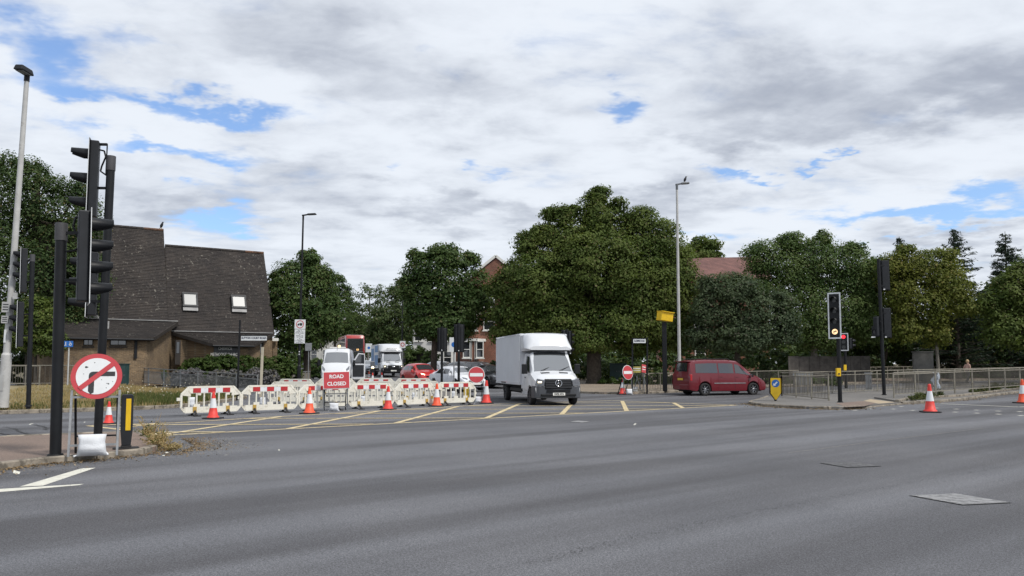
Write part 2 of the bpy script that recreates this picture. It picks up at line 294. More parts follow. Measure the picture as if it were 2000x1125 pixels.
# ------------------------------------------------------------------ mesh helpers
class MB:
    def __init__(s): s.v = []; s.f = []; s.m = []; s.s = []
    def add(s, vs, fs, mi=0, smooth=False, M=None):
        k = len(s.v)
        for p in vs:
            p = Vector(p)
            s.v.append(tuple(M @ p) if M is not None else tuple(p))
        for f in fs: s.f.append([i + k for i in f]); s.m.append(mi); s.s.append(smooth)
        return s
    def box(s, c, d, mi=0, M=None, rz=0.0, taper=1.0):
        x, y, z = d[0] / 2, d[1] / 2, d[2] / 2
        vs = [(-x, -y, -z), (x, -y, -z), (x, y, -z), (-x, y, -z)] + [(a * taper, b * taper, z) for a, b in ((-x, -y), (x, -y), (x, y), (-x, y))]
        T = Matrix.Translation(Vector(c)) @ Matrix.Rotation(rz, 4, 'Z')
        if M is not None: T = M @ T
        return s.add(vs, [(0, 3, 2, 1), (4, 5, 6, 7), (0, 1, 5, 4), (1, 2, 6, 5), (2, 3, 7, 6), (3, 0, 4, 7)], mi, False, T)
    def tube(s, p0, p1, r0, r1=None, n=10, mi=0, M=None):
        p0, p1 = Vector(p0), Vector(p1); r1 = r0 if r1 is None else r1
        q = (p1 - p0).to_track_quat('Z', 'Y'); vs = []
        for p, r in ((p0, r0), (p1, r1)):
            for i in range(n):
                a = 2 * math.pi * i / n; vs.append(p + q @ Vector((r * math.cos(a), r * math.sin(a), 0)))
        fs = [(i, (i + 1) % n, n + (i + 1) % n, n + i) for i in range(n)]
        s.add(vs, fs, mi, True, M)
        return s.add(vs, [tuple(range(n - 1, -1, -1)), tuple(range(n, 2 * n))], mi, False, M)
    def path(s, pts, r, n=6, mi=0, M=None):
        for a, b in zip(pts[:-1], pts[1:]): s.tube(a, b, r, None, n, mi, M)
        return s
    def bar(s, p0, p1, w, h, mi=0, M=None):      # rectangular bar
        p0, p1 = Vector(p0), Vector(p1); d = p1 - p0
        X = d.normalized(); up = Vector((0, 0, 1)) if abs(X.z) < 0.95 else Vector((0, 1, 0))
        Y = up.cross(X).normalized(); Z = X.cross(Y)
        vs = [p + Y * (a * w / 2) + Z * (b * h / 2) for p in (p0, p1) for a, b in ((-1, -1), (1, -1), (1, 1), (-1, 1))]
        return s.add(vs, [(0, 3, 2, 1), (4, 5, 6, 7), (0, 1, 5, 4), (1, 2, 6, 5), (2, 3, 7, 6), (3, 0, 4, 7)], mi, False, M)
    def lathe(s, prof, n=16, mi=0, M=None, smooth=True):
        vs = []
        for r, z in prof:
            for i in range(n): a = 2 * math.pi * i / n; vs.append((r * math.cos(a), r * math.sin(a), z))
        fs = []
        for j in range(len(prof) - 1):
            for i in range(n): fs.append((j * n + i, j * n + (i + 1) % n, (j + 1) * n + (i + 1) % n, (j + 1) * n + i))
        return s.add(vs, fs, mi, smooth, M)
    def prism(s, poly, y0, y1, mi=0, M=None):    # outline in x,z; front at y0 (towards -y), back at y1
        n = len(poly)
        vs = [(x, y0, z) for x, z in poly] + [(x, y1, z) for x, z in poly]
        fs = [tuple(range(n)), tuple(range(2 * n - 1, n - 1, -1))] + [(i, n + i, n + (i + 1) % n, (i + 1) % n) for i in range(n)]
        return s.add(vs, fs, mi, False, M)
    def plan(s, poly, z0, z1, mi=0, M=None):     # outline in x,y
        n = len(poly)
        vs = [(x, y, z0) for x, y in poly] + [(x, y, z1) for x, y in poly]
        fs = [tuple(range(n - 1, -1, -1)), tuple(range(n, 2 * n))] + [(i, (i + 1) % n, n + (i + 1) % n, n + i) for i in range(n)]
        return s.add(vs, fs, mi, False, M)
    def disc(s, c, r, y0, y1, n=28, mi=0, M=None):
        return s.prism([(c[0] + r * math.cos(2 * math.pi * i / n), c[1] + r * math.sin(2 * math.pi * i / n)) for i in range(n)], y0, y1, mi, M)
    def ring(s, c, r0, r1, y0, y1, n=28, mi=0, M=None):
        vs = []
        for y in (y0, y1):
            for r in (r0, r1):
                for i in range(n): a = 2 * math.pi * i / n; vs.append((c[0] + r * math.cos(a), y, c[1] + r * math.sin(a)))
        fs = []
        for i in range(n):
            j = (i + 1) % n
            fs += [(i, j, n + j, n + i), (2 * n + j, 2 * n + i, 3 * n + i, 3 * n + j), (n + i, n + j, 3 * n + j, 3 * n + i), (j, i, 2 * n + i, 2 * n + j)]
        return s.add(vs, fs, mi, False, M)
    def mesh(s, name, mats):
        me = bpy.data.meshes.new(name); me.from_pydata(s.v, [], s.f)
        for m in (mats if isinstance(mats, (list, tuple)) else [mats]): me.materials.append(m)
        me.polygons.foreach_set('material_index', s.m); me.polygons.foreach_set('use_smooth', s.s); me.update()
        return me
    def build(s, name, mats, parent=None, loc=None, rot=None, bevel=0.0, fix=False):
        me = s.mesh(name, mats)
        if fix:
            bm = bmesh.new(); bm.from_mesh(me); bmesh.ops.recalc_face_normals(bm, faces=bm.faces); bm.to_mesh(me); bm.free()
        o = bpy.data.objects.new(name, me); COL.objects.link(o)
        if parent is not None: o.parent = parent
        if loc is not None: o.location = loc
        if rot is not None: o.rotation_euler = rot
        if bevel:
            md = o.modifiers.new('bevel', 'BEVEL'); md.width = bevel; md.segments = 2; md.limit_method = 'ANGLE'; md.angle_limit = R(40)
        return o

def tag(o, label=None, cat=None, group=None, kind=None):
    if label: o['label'] = label
    if cat: o['category'] = cat
    if group: o['group'] = group
    if kind: o['kind'] = kind
    return o
def thing(name, label, cat, loc=(0, 0, 0), rz=0.0, group=None, rot=None):
    o = bpy.data.objects.new(name, None); COL.objects.link(o); o.empty_display_size = 0.2
    o.location = loc; o.rotation_euler = rot if rot is not None else (0, 0, rz)
    return tag(o, label, cat, group)
def sub(name, parent, loc=(0, 0, 0), rot=(0, 0, 0)):
    o = bpy.data.objects.new(name, None); COL.objects.link(o); o.parent = parent; o.location = loc; o.rotation_euler = rot; o.empty_display_size = 0.1
    return o
def dup(root, label, loc, rz=None, group=None, rot=None, scale=None):
    def cp(o, par):
        c = o.copy(); COL.objects.link(c); c.parent = par
        for ch in o.children: cp(ch, c)
        return c
    c = cp(root, None); c.location = loc; c['label'] = label
    if rot is not None: c.rotation_euler = rot
    elif rz is not None: c.rotation_euler = (0, 0, rz)
    if scale: c.scale = scale
    if group: c['group'] = group
    return c
def text(name, body, size, parent, loc, m, rot=(math.pi/2, 0, 0), bold=0.0, sx=1.0, spacing=1.0):
    cu = bpy.data.curves.new(name, 'FONT'); cu.body = body; cu.size = size; cu.align_x = 'CENTER'; cu.align_y = 'CENTER'
    cu.extrude = 0.002; cu.offset = bold; cu.space_line = spacing; cu.resolution_u = 3
    cu.materials.append(m); o = bpy.data.objects.new(name, cu); COL.objects.link(o); o.parent = parent; o.location = loc; o.rotation_euler = rot
    o.scale = (sx, 1, 1)
    bpy.context.view_layer.update(); me = bpy.data.meshes.new_from_object(o.evaluated_get(bpy.context.evaluated_depsgraph_get()))
    n = bpy.data.objects.new(name, me); COL.objects.link(n); n.parent = parent; n.location = loc; n.rotation_euler = rot; n.scale = (sx, 1, 1)
    bpy.data.objects.remove(o); return n
def face_cam(p): return math.atan2(-p.x, p.y)     # z-rotation that turns local -Y to the camera

# ------------------------------------------------------------------ ground, road, pavements
def surface(name, poly, h, m, thick=0.0, zf=None, parent=None, cuts=(37.0, 160.0)):
    """flat area following the ground: outline in world x,y, h above the ground"""
    bm = bmesh.new(); vs = [bm.verts.new((x, y, 0)) for x, y in poly]; bm.faces.new(vs)
    for c in cuts: bmesh.ops.bisect_plane(bm, geom=bm.verts[:] + bm.edges[:] + bm.faces[:], plane_co=(0, c, 0), plane_no=(0, 1, 0), dist=1e-5)
    bmesh.ops.triangulate(bm, faces=bm.faces[:])
    for f in bm.faces:
        f.normal_update()
        if f.normal.z < 0: f.normal_flip()
    if thick:
        r = bmesh.ops.extrude_face_region(bm, geom=bm.faces[:])
        top = [g for g in r['geom'] if isinstance(g, bmesh.types.BMVert)]; ts = set(top)
        for v in bm.verts: v.co.z = gz(v.co.y) + (h if v in ts else h - thick)
        bmesh.ops.recalc_face_normals(bm, faces=bm.faces[:])
    else:
        for v in bm.verts: v.co.z = gz(v.co.y) + h
    me = bpy.data.meshes.new(name); bm.to_mesh(me); bm.free(); me.materials.append(m)
    o = bpy.data.objects.new(name, me); COL.objects.link(o)
    if parent: o.parent = parent
    else: o['kind'] = 'structure'
    return o
def px(pts, h=0.0): return [tuple(G(u, v, h)[:2]) for u, v in pts]

surface('ground', [(-700, -60), (700, -60), (700, 1400), (-700, 1400)], -0.06, EARTH)
road = surface('road', [(-130, -40), (150, -40), (150, 75), (14, 75), (-3, 75), (-12, 170), (-22, 170), (-22, 60), (-130, 60)], 0.0, ASPH)

def kerb(parent, pts, h=0.12, w=0.14, ln=0.92, closed=False, m=None, base=0.0):
    """kerb stones laid one by one along a line, each a stone of its own"""
    pts = [Vector((p[0], p[1])) for p in pts]
    if closed: pts.append(pts[0])
    seg = [(a, b, (b - a).length) for a, b in zip(pts[:-1], pts[1:])]; L = sum(s[2] for s in seg)
    def at(d):
        for a, b, l in seg:
            if d <= l: return a + (b - a) * (d / l)
            d -= l
        return seg[-1][1]
    n = max(1, round(L / ln)); st = L / n
    for i in range(n):
        a, b = at(i * st + 0.006), at((i + 1) * st - 0.006)
        za, zb = gz(a.y) + base, gz(b.y) + base; d = (b - a).normalized(); nn = Vector((-d.y, d.x)) * (w / 2); up = RND.uniform(-0.006, 0.006)
        ch = 0.02; mb = MB(); vs = []
        for p, z in ((a, za), (b, zb)):
            for q, zz_ in ((-1, -0.08), (-1, h - ch), (-0.7, h), (0.7, h), (1, h - ch), (1, -0.08)):
                vs.append((p.x + nn.x * q, p.y + nn.y * q, z + zz_ + (up if zz_ > 0 else 0)))
        mb.add(vs, [(0, 1, 2, 3, 4, 5)[::-1], (6, 7, 8, 9, 10, 11)] + [(i_, (i_ + 1) % 6, 6 + (i_ + 1) % 6, 6 + i_) for i_ in range(6)])
        mb.build('kerb_stone', m or KERB, parent, fix=True)

# near left traffic island
isl = [(-420, 1010), (-200, 950), (0, 916), (100, 905), (200, 897), (270, 889), (303, 883), (314, 877), (300, 868), (283, 860), (262, 850), (190, 854), (0, 862), (-200, 872), (-420, 884)]
ISL = px(isl)
island = surface('traffic_island', ISL, 0.105, REDP, 0.15)
kerb(island, ISL[0:12], 0.12); kerb(island, ISL[11:], 0.12)

# verge on the left behind the slip road: rises towards the railings
VY = [(-600, 826, 0.55), (-200, 815, 0.55), (0, 809, 0.5), (100, 806, 0.46), (200, 803, 0.36), (300, 799, 0.22), (350, 796, 0.14), (420, 788, 0.10), (480, 778, 0.06)]
vb = MB(); NR = 7; grid = []
VEDGE = [G(u, v) for u, v, _ in VY]
VBACK = [Vector((p.x * 1.0 - 6.0 + 0.0 * i, p.y + (16.5 if i < 4 else 15 - 1.2 * (i - 4)), 0)) for i, p in enumerate(VEDGE)]
def verge_z(i, t): return 0.10 + VY[i][2] * (t ** 0.9) * 0.8
for i in range(len(VY)):
    for j in range(NR):
        t_ = j / (NR - 1); p = VEDGE[i].lerp(VBACK[i], t_)
        vb.v.append((p.x, p.y, gz(p.y) + verge_z(i, t_)))
for i in range(len(VY) - 1):
    for j in range(NR - 1): vb.f.append([i * NR + j, (i + 1) * NR + j, (i + 1) * NR + j + 1, i * NR + j + 1]); vb.m.append(0); vb.s.append(True)
verge = tag(vb.build('verge', DRY, fix=True), kind='structure')
kerb(verge, [(p.x, p.y) for p in VEDGE], 0.13)
# far pavement behind the junction and along the far side of the main road
FARK = [(1085, 764), (1130, 768), (1180, 770), (1240, 770), (1330, 766), (1500, 757.5), (1700, 750), (2000, 742), (2300, 737)]
FK = px(FARK)
far_pave = surface('far_pavement', FK + [(FK[-1][0] + 2, 90), (10, 78), (-2.0, 66), (1.0, 52)], 0.11, BUFF, 0.2)
kerb(far_pave, FK, 0.12)
RP = px([(1480, 752), (1700, 744), (2000, 736), (2300, 731)], 0.12)
surface('footway', RP + [(RP[-1][0] + 6, RP[-1][1] + 5), (RP[0][0] + 2, RP[0][1] + 5)], 0.125, REDP, 0.05)
# right traffic island with the crossing and the raised planter
RI = [(1462, 789), (1480, 792.5), (1520, 796), (1580, 799), (1640, 800), (1680, 797.5), (1715, 794), (1760, 790), (1844, 785), (1935, 774), (2000, 766), (2200, 750), (2200, 739), (2000, 746), (1740, 757.5), (1620, 765), (1540, 772), (1500, 777)]
RIW = px(RI)
risland = surface('crossing_island', RIW, 0.10, PAVE, 0.2)
kerb(risland, RIW[-1:] + RIW[:6], 0.115); kerb(risland, RIW[5:8], 0.05); kerb(risland, RIW[7:12], 0.115)
PLN = [(1752, 781), (1772, 776.5), (1792, 774), (1870, 770.5), (1925, 764.5), (2000, 756), (2200, 744)]
PLW = [tuple(G(u, v, 0.2)[:2]) for u, v in PLN]
plant = surface('raised_bed', PLW + [(PLW[-1][0], PLW[-1][1] + 1.6), (PLW[-2][0] - 0.6, PLW[-2][1] + 1.4), (PLW[1][0] - 0.8, PLW[1][1] + 1.5)], 0.17, PAVE, 0.35)
kerb(plant, PLW, 0.08, 0.16, base=0.12)
tp = surface('tactile_paving', px([(1687, 782.6), (1700, 779.5), (1748, 785.5), (1716, 788.2)], 0.105), 0.104, mat('buff_tactile', (0.36, 0.29, 0.20), 0.85, var=0.15, vscale=3), 0.01)
crossing_red = surface('red_crossing_slab', px([(1632, 787.5), (1686, 783), (1711, 787.5), (1688, 793.3), (1652, 795)], 0.105), 0.104, REDP)
# church forecourt and pavement beside the side road
surface('church_forecourt', px([(-400, 741), (250, 742), (560, 741), (600, 736)]) + [(-16.5, 64), (-90, 64)], 0.01, PAVE)
surface('left_footway', [(-12.6, 43.5), (-10.8, 43.0), (-12.5, 64), (-19, 120), (-21, 120), (-14.6, 64)], 0.11, PAVE, 0.2)
bed = surface('planting_bed', px([(250, 737), (420, 739.5), (545, 738), (590, 731)]) + [(-17.5, 59), (-34, 54)], 0.06, EARTH, 0.1)

# ------------------------------------------------------------------ road markings
def stripe(mb, a, b, w, h=0.004):
    a, b = Vector((a[0], a[1])), Vector((b[0], b[1])); d = (b - a).normalized(); n = Vector((-d.y, d.x)) * (w / 2)
    mb.add([(p.x, p.y, gz(p.y) + h) for p in (a - n, b - n, b + n, a + n)], [(0, 1, 2, 3)])
BOX = px([(172, 831.5), (250, 841), (322, 850.5), (1440, 791.5), (1195, 782.5), (980, 789), (540, 814), (340, 826)])
cbx = Vector((sum(p[0] for p in BOX) / 8, sum(p[1] for p in BOX) / 8))
yb = MB()
for i in range(len(BOX)): stripe(yb, BOX[i], BOX[(i + 1) % len(BOX)], 0.15, 0.004)
def clip(o, d, poly):
    ts = []
    for i in range(len(poly)):
        a, b = Vector(poly[i]), Vector(poly[(i + 1) % len(poly)]); e = b - a; den = d.x * e.y - d.y * e.x
        if abs(den) < 1e-9: continue
        q = a - o; t_ = (q.x * e.y - q.y * e.x) / den; s_ = (q.x * d.y - q.y * d.x) / den
        if 0 <= s_ < 1: ts.append(t_)
    ts.sort(); return [(o + d * ts[i], o + d * ts[i + 1]) for i in range(0, len(ts) - 1, 2)]
for i in range(-8, 9):
    for d, o, h in ((Vector((math.sin(R(7)), math.cos(R(7)))), Vector((-.885 + 2.23 * i, 23.3 - 0.0 * i)), 0.008), (Vector((0.9995, 0.03)), Vector((0, 24.0 + 2.45 * i)), 0.012)):
        for a, b in clip(o, d, BOX): stripe(yb, a, b, 0.17 if h < 0.01 else 0.18, h)
tag(yb.build('box_junction_marking', YEL), kind='structure')
wb = MB()
def pstripe(u0, v0, u1, v1, w, h=0.004): stripe(wb, G(u0, v0), G(u1, v1), w, h)
# chevron stub and edge line at the island nose
wb.add([(*G(u, v)[:2], 0.004) for u, v in ((38, 951), (84, 949), (187, 914), (160, 915))], [(0, 1, 2, 3)])
wb.add([(*G(u, v)[:2], 0.004) for u, v in ((-300, 984), (0, 961.5), (155, 948), (164, 945.5), (0, 955.5), (-300, 976))], [(0, 1, 2, 3, 4, 5)])
pstripe(1838, 788.5, 1990, 795, 0.16); pstripe(1990, 795, 2140, 790, 0.13); pstripe(1505, 776, 1570, 769.5, 0.12)
for u, v in ((1760, 794), (1783, 801.5), (1745, 799), (1868, 799), (1866, 805), (1907, 801), (1908, 807), (1950, 803), (1950, 809), (1992, 804), (1994, 812), (1828, 797), (1700, 799), (1670, 801.5)):
    p = G(u, v); stripe(wb, (p.x - .09, p.y - .05), (p.x + .09, p.y + .05), 0.16)
pstripe(395, 750.5, 450, 750.8, 0.10, 0.016)
tag(wb.build('white_line_marking', WHT), kind='structure')
# seams in the asphalt
sb_ = MB()
pts = [(1540, 884.5), (1600, 877), (1730, 860), (1850, 845), (1920, 836.5)]
for a, b in zip(pts[:-1], pts[1:]): stripe(sb_, G(*a), G(*b), 0.035)
tag(sb_.build('pale_asphalt_seam', mat('pale_seam', (0.17, 0.165, 0.16), 0.9, var=.3, vscale=8)), kind='structure')
sb_ = MB()
pts = [(1130, 1012), (1300, 985), (1500, 955), (1700, 925), (2000, 880)]
pts2 = [(1025, 1101), (1250, 1046), (1450, 1005), (1650, 966), (1850, 930), (2010, 903)]
for a, b in zip(pts2[:-1], pts2[1:]):
    A, B = G(*a), G(*b); n_ = int((B - A).length * 70); d_ = (B - A).normalized(); nn_ = Vector((-d_.y, d_.x, 0))
    for q in range(n_):
        o_ = A.lerp(B, RND.random()) + nn_ * RND.gauss(0, .045); l_ = RND.uniform(.006, .02); stripe(sb_, o_, o_ + d_ * l_, RND.uniform(.005, .013))
tag(sb_.build('dark_asphalt_seam', mat('dark_seam', (0.05, 0.05, 0.052), 0.9, var=.3, vscale=8)), kind='structure')
sb_ = MB()
for pl in ([(10, 834), (30, 838), (44, 846), (66, 851)], [(-10, 846), (16, 849), (40, 856)], [(60, 829), (84, 833), (92, 840)]):
    for a, b in zip(pl[:-1], pl[1:]):
        A, B = G(*a), G(*b)
        for q in range(10): stripe(sb_, A.lerp(B, q / 10) + Vector((RND.uniform(-.05, .05), RND.uniform(-.05, .05), 0)), A.lerp(B, (q + 1.1) / 10) + Vector((RND.uniform(-.05, .05), RND.uniform(-.05, .05), 0)), RND.uniform(.02, .09))
tag(sb_.build('tar_filled_crack', mat('tar_crack', (0.03, 0.03, 0.032), 0.85)), kind='structure')
# iron covers let into the road
IRON = mat('worn_iron_cover', (0.30, 0.30, 0.305), 0.55, 0.0, var=0.3, vscale=9, bump=0.8, bscale=55)
TAR = mat('tar_joint', (0.014, 0.014, 0.015), 0.8)
IRON2 = mat('dark_iron_cover', (0.13, 0.13, 0.135), 0.6, 0.0, var=0.3, vscale=9, bump=0.8, bscale=55)
def cover(quad, label, IRON=IRON):
    q = [G(u, v) for u, v in quad]; c = sum(q, Vector()) / 4
    root = thing('manhole_cover', label, 'manhole cover', (c.x, c.y, 0), group='iron covers in the road')
    e1, e2 = (q[1] - q[0]), (q[3] - q[0]); mb = MB()
    def pt(a, b, z): p = q[0] + e1 * a + e2 * b - c; return (p.x, p.y, z)
    mb.add([pt(a, b, 0.005) for a, b in ((0, 0), (1, 0), (1, 1), (0, 1))], [(0, 1, 2, 3)]); mb.build('frame', TAR, root, fix=True)
    for i in range(2):
        mb = MB()
        a0, a1 = (0.03, 0.492) if i == 0 else (0.508, 0.97)
        mb.add([pt(a0, .03, .009), pt(a1, .03, .009), pt(a1, .97, .009), pt(a0, .97, .009)], [(0, 1, 2, 3)])
        o = mb.build('lid', IRON, root, fix=True)
        rb = MB()
        for k_ in range(7):
            for l_ in range(7):
                A, B = a0 + (a1 - a0) * (k_ + .5) / 7, .03 + .94 * (l_ + .5) / 7; da, db = .016, .035
                rb.add([pt(A - da, B - db, .012), pt(A + da, B - db, .012), pt(A + da, B + db, .012), pt(A - da, B + db, .012)], [(0, 1, 2, 3)])
        rb.build('raised_studs', IRON, o, fix=True)['kind'] = 'stuff'
cover([(1774, 968.5), (1866, 964.5), (1965, 983.5), (1880, 987.5)], 'large worn iron cover in the road at the right, nearest the camera')
cover([(1600, 905), (1665, 902.5), (1713, 910.5), (1655, 914)], 'smaller iron cover in the road beyond the large worn one', IRON2)
cover([(1112, 824), (1128, 822), (1154, 824), (1138, 826)], 'small pale iron cover in the road just before the yellow box')
# ------------------------------------------------------------------ church
a_ = Vector((math.sin(R(58)), math.cos(R(58)), 0)); b_o = Vector((a_.y, -a_.x, 0))       # along the front, and outwards
E0 = P(533, 655, 57.0); E0.z = gz(57.0)                                                  # foot of the main eave's right end
church = thing('church', 'brown tiled church with a tall steep roof, skylights and low yellow brick walls', 'church', E0, math.atan2(a_.y, a_.x))
# church local frame: x along the front (negative to the left), -y outwards, z up
Minv = (Matrix.Translation(E0) @ Matrix.Rotation(math.atan2(a_.y, a_.x), 4, 'Z')).inverted()
def chp(u, v, q):                  # where the view line meets the upright plane q metres in front of the main eave -> local x, z
    o = Minv @ Vector((0, 0, HC)); d = (Minv.to_3x3() @ ray(u, v)); t_ = (-q - o.y) / d.y
    p = o + d * t_; return p.x, p.z
zE = chp(533, 652, 0)[1]
xr1, zr1 = chp(515, 494, -3.0); xr0, zr0 = chp(322, 478, -3.0); xs1, zs1 = chp(320, 451, -3.4); xL = chp(100, 440, -3.4)[0] - 1.0
SL = (zr1 - zE) / 3.0
def courses(name, poly_lo, poly_hi, n, m, parent, jag=0.012):
    """tiled slope laid in n stepped courses between a lower and an upper edge (left and right points)"""
    mb = MB(); l0, r0 = Vector(poly_lo[0]), Vector(poly_lo[1]); l1, r1 = Vector(poly_hi[0]), Vector(poly_hi[1])
    nrm = (r0 - l0).cross(l1 - l0).normalized()
    for i in range(n):
        t0, t1 = i / n, min(1, (i + 1.25) / n)
        L0, R0, L1, R1 = l0.lerp(l1, t0), r0.lerp(r1, t0), l0.lerp(l1, t1), r0.lerp(r1, t1)
        k_ = 14; prev = None
        for j in range(k_ + 1):
            s_ = j / k_; up = nrm * (0.035 + RND.uniform(-jag, jag))
            A, B, C_ = L0.lerp(R0, s_) + up, L1.lerp(R1, s_) + nrm * 0.002, L0.lerp(R0, s_)
            if prev: mb.add([prev[0], A, B, prev[1], prev[2], C_], [(0, 1, 2, 3), (4, 5, 1, 0)])
            prev = (A, B, C_)
    return mb.build(name, m, parent)
# body under the roofs
mb = MB(); mb.box((xL / 2 - 0, 3.3, zE / 2), (-xL, 6.4, zE)); mb.build('wall', BRICKY, church)
q1 = (zr1 - zE) / SL; q2 = (zs1 - zE) / SL
mb = MB(); mb.prism([(q1, zr1 - .25), (.2, zE), (2 * q1 - .2, zE)], xr0, -.2, M=Matrix(((0, 1, 0, 0), (1, 0, 0, 0), (0, 0, 1, 0), (0, 0, 0, 1))))
mb.build('gable_wall', BRICKY, church, fix=True)
courses('roof', [(xr0 - 0.0, -0.1, zE - .2), (0.10, -0.1, zE - .2)], [(xr0, q1, zr1), (xr1, q1, zr1)], 62, TILEM, church)
roof2 = courses('roof', [(xL, -0.14, zE - .2), (xr0, -0.14, zE - .2)], [(xL, q2, zs1 + .08), (xs1, q2, zs1 + .08)], 70, TILEM, church)
mb = MB(); mb.add([(xr0, q2 * 2, zE), (xs1, q2, zs1 + .07), (xr0, -0.1, zE)], [(0, 1, 2)]); mb.add([(xL, q2 * 2, zE), (xL, q2, zs1 + .07), (xs1, q2, zs1 + .07), (xr0, q2 * 2, zE)], [(0, 1, 2, 3)])
mb.add([(xr0, q1 * 2, zE), (xr0, q1, zr1), (xr1, q1, zr1), (0.1, q1 * 2, zE)], [(0, 1, 2, 3)]); mb.add([(0.1, -0.1, zE), (xr1, q1, zr1), (0.1, q1 * 2, zE)], [(0, 1, 2)])
mb.build('rear_roof_slope', TILEM, church)
RUST = mat('rusty_orange_ridge_tiles', (0.10, 0.055, 0.035), 0.9, var=0.5, vscale=3)
for (x0, x1, zr, q) in ((xr0, xr1, zr1, q1), (xL, xs1, zs1 + .08, q2)):
    n = int((x1 - x0) / 0.45)
    for i in range(n):
        w = (x1 - x0) / n; mb = MB(); mb.tube((x0 + w * i + .01, q, zr - 0.02), (x0 + w * (i + 1) - .01, q, zr - 0.02), 0.11, 0.115, 8)
        mb.build('ridge_tile', RUST if i > n - 4 else TILEM, church)
def skylight(u0, v0, u1, v1):
    # centre on the roof slope
    (xa, za), (xb, zb) = chp(u0, v0, -1.0), chp(u1, v1, -0.7); n = Vector((0, -SL, -1)).normalized() * -1
    n = Vector((0, -SL, 1)).normalized(); up = Vector((0, 1, SL)).normalized(); X = Vector((1, 0, 0))
    zc = (za + zb) / 2; q = (zc - zE) / SL; c = Vector(((xa + xb) / 2, q - .1, zc)) + n * 0.05; w, h = (xb - xa), (za - zb) * 1.05
    M = Matrix((X, up, n)).transposed().to_4x4(); M.translation = c
    r = MB()
    for cx_, cy_, dx, dy in ((0, h / 2, w + .14, .12), (0, -h / 2, w + .14, .14), (-w / 2, 0, .1, h - .14), (w / 2, 0, .1, h - .14)): r.box((cx_, cy_, .06), (dx, dy, .14), M=M)
    f = r.build('skylight', DKPL, church)
    g = MB(); g.box((0, 0, .07), (w - .1, h - .14, .03), M=M); g.build('pane', SKYL, f)
    g = MB(); g.box((0, -h / 2 - .22, .025), (w + .1, .28, .03), M=M); g.build('flashing', LEADF, f)
skylight(358, 573, 385, 600); skylight(453, 578, 480, 603); skylight(166, 590, 193, 615)
# pigeon-like bird on the ridge end is a thing of its own (below)
# the two low extensions with splayed ends
def ext(name_w, q, ua, ub, v_eave, ul, ur, vl, vr, mwall):
    xa, zl = chp(ua, v_eave, q); xb, _ = chp(ub, v_eave, q); x0, zt = chp(ul, vl, 0.0); x1, zt2 = chp(ur, vr, 0.0)
    ins = 0.35
    foot = [(x0 + ins, -0.0), (xa + ins, -q + ins), (xb - ins, -q + ins), (x1 - ins, 0.0)]
    mb = MB()
    vs = [(x, y, 0) for x, y in foot] + [(foot[0][0], 0, zt - .1), (foot[1][0], foot[1][1], zl), (foot[2][0], foot[2][1], zl), (foot[3][0], 0, zt2 - .1)]
    mb.add(vs, [(0, 1, 5, 4), (1, 2, 6, 5), (2, 3, 7, 6)]); mb.build(name_w, mwall, church, fix=True)
    courses('low_roof', [(xa, -q, zl), (xb, -q, zl)], [(x0, 0.05, zt), (x1, 0.05, zt2)], 24, TILEM, church, 0.006)
    mb = MB()
    for A, B in (((x0, 0.0, zt), (xa, -q, zl)), ((xa, -q, zl), (xb, -q, zl)), ((xb, -q, zl), (x1, 0.0, zt2))):
        mb.bar(Vector(A) + Vector((0, 0, -.10)), Vector(B) + Vector((0, 0, -.10)), 0.10, 0.22)
    mb.build('fascia_board', DKWOOD, church)
    mb = MB(); mb.tube((xa, -q - .1, zl - .16), (xb, -q - .1, zl - .16), 0.07, n=8); mb.build('gutter', BLACK, church)
    mb = MB(); mb.bar((x0, 0.0, zt + .06), (x1, 0.0, zt2 + .06), .3, .06); mb.build('flashing', LEADF, church)
    return xa, xb, x0, x1, zl
XL = ext('wall', 4.0, 90, 300, 655, 60, 347, 620, 629, BRICKY)
XP = ext('wall', 3.0, 415, 496, 671, 334, 532, 648, 652, BRICKY)
def wbox(name, u0, v0, u1, v1, q, d, m, parent=church, proud=0.0):
    (xa, za), (xb, zb) = chp(u0, v0, q + proud), chp(u1, v1, q + proud); mb = MB()
    mb.box(((xa + xb) / 2, -q - proud + d / 2, (za + zb) / 2), (abs(xb - xa), d, abs(za - zb))); return mb.build(name, m, parent), ((xa + xb) / 2, -q - proud, (za + zb) / 2)
for u0, u1 in ((163, 182), (215, 247)):
    f, c = wbox('window', u0, 661, u1, 675, 3.65, .10, DKWOOD, proud=.05); wbox('pane', u0 + 2, 663, (u0 + u1) / 2 - .7, 673, 3.65, .03, GLASS, f, .065); wbox('pane', (u0 + u1) / 2 + .7, 663, u1 - 2, 673, 3.65, .03, GLASS, f, .065)
    wbox('window_sill', u0 - 2, 676, u1 + 2, 679, 3.65, .12, DKWOOD, f, .09)
wbox('downpipe', 263.5, 659, 267.5, 700, 3.65, .1, BLACK, proud=.11)
wbox('vent_pipe', 209, 627, 213, 643, 2.2, .12, LEADF)
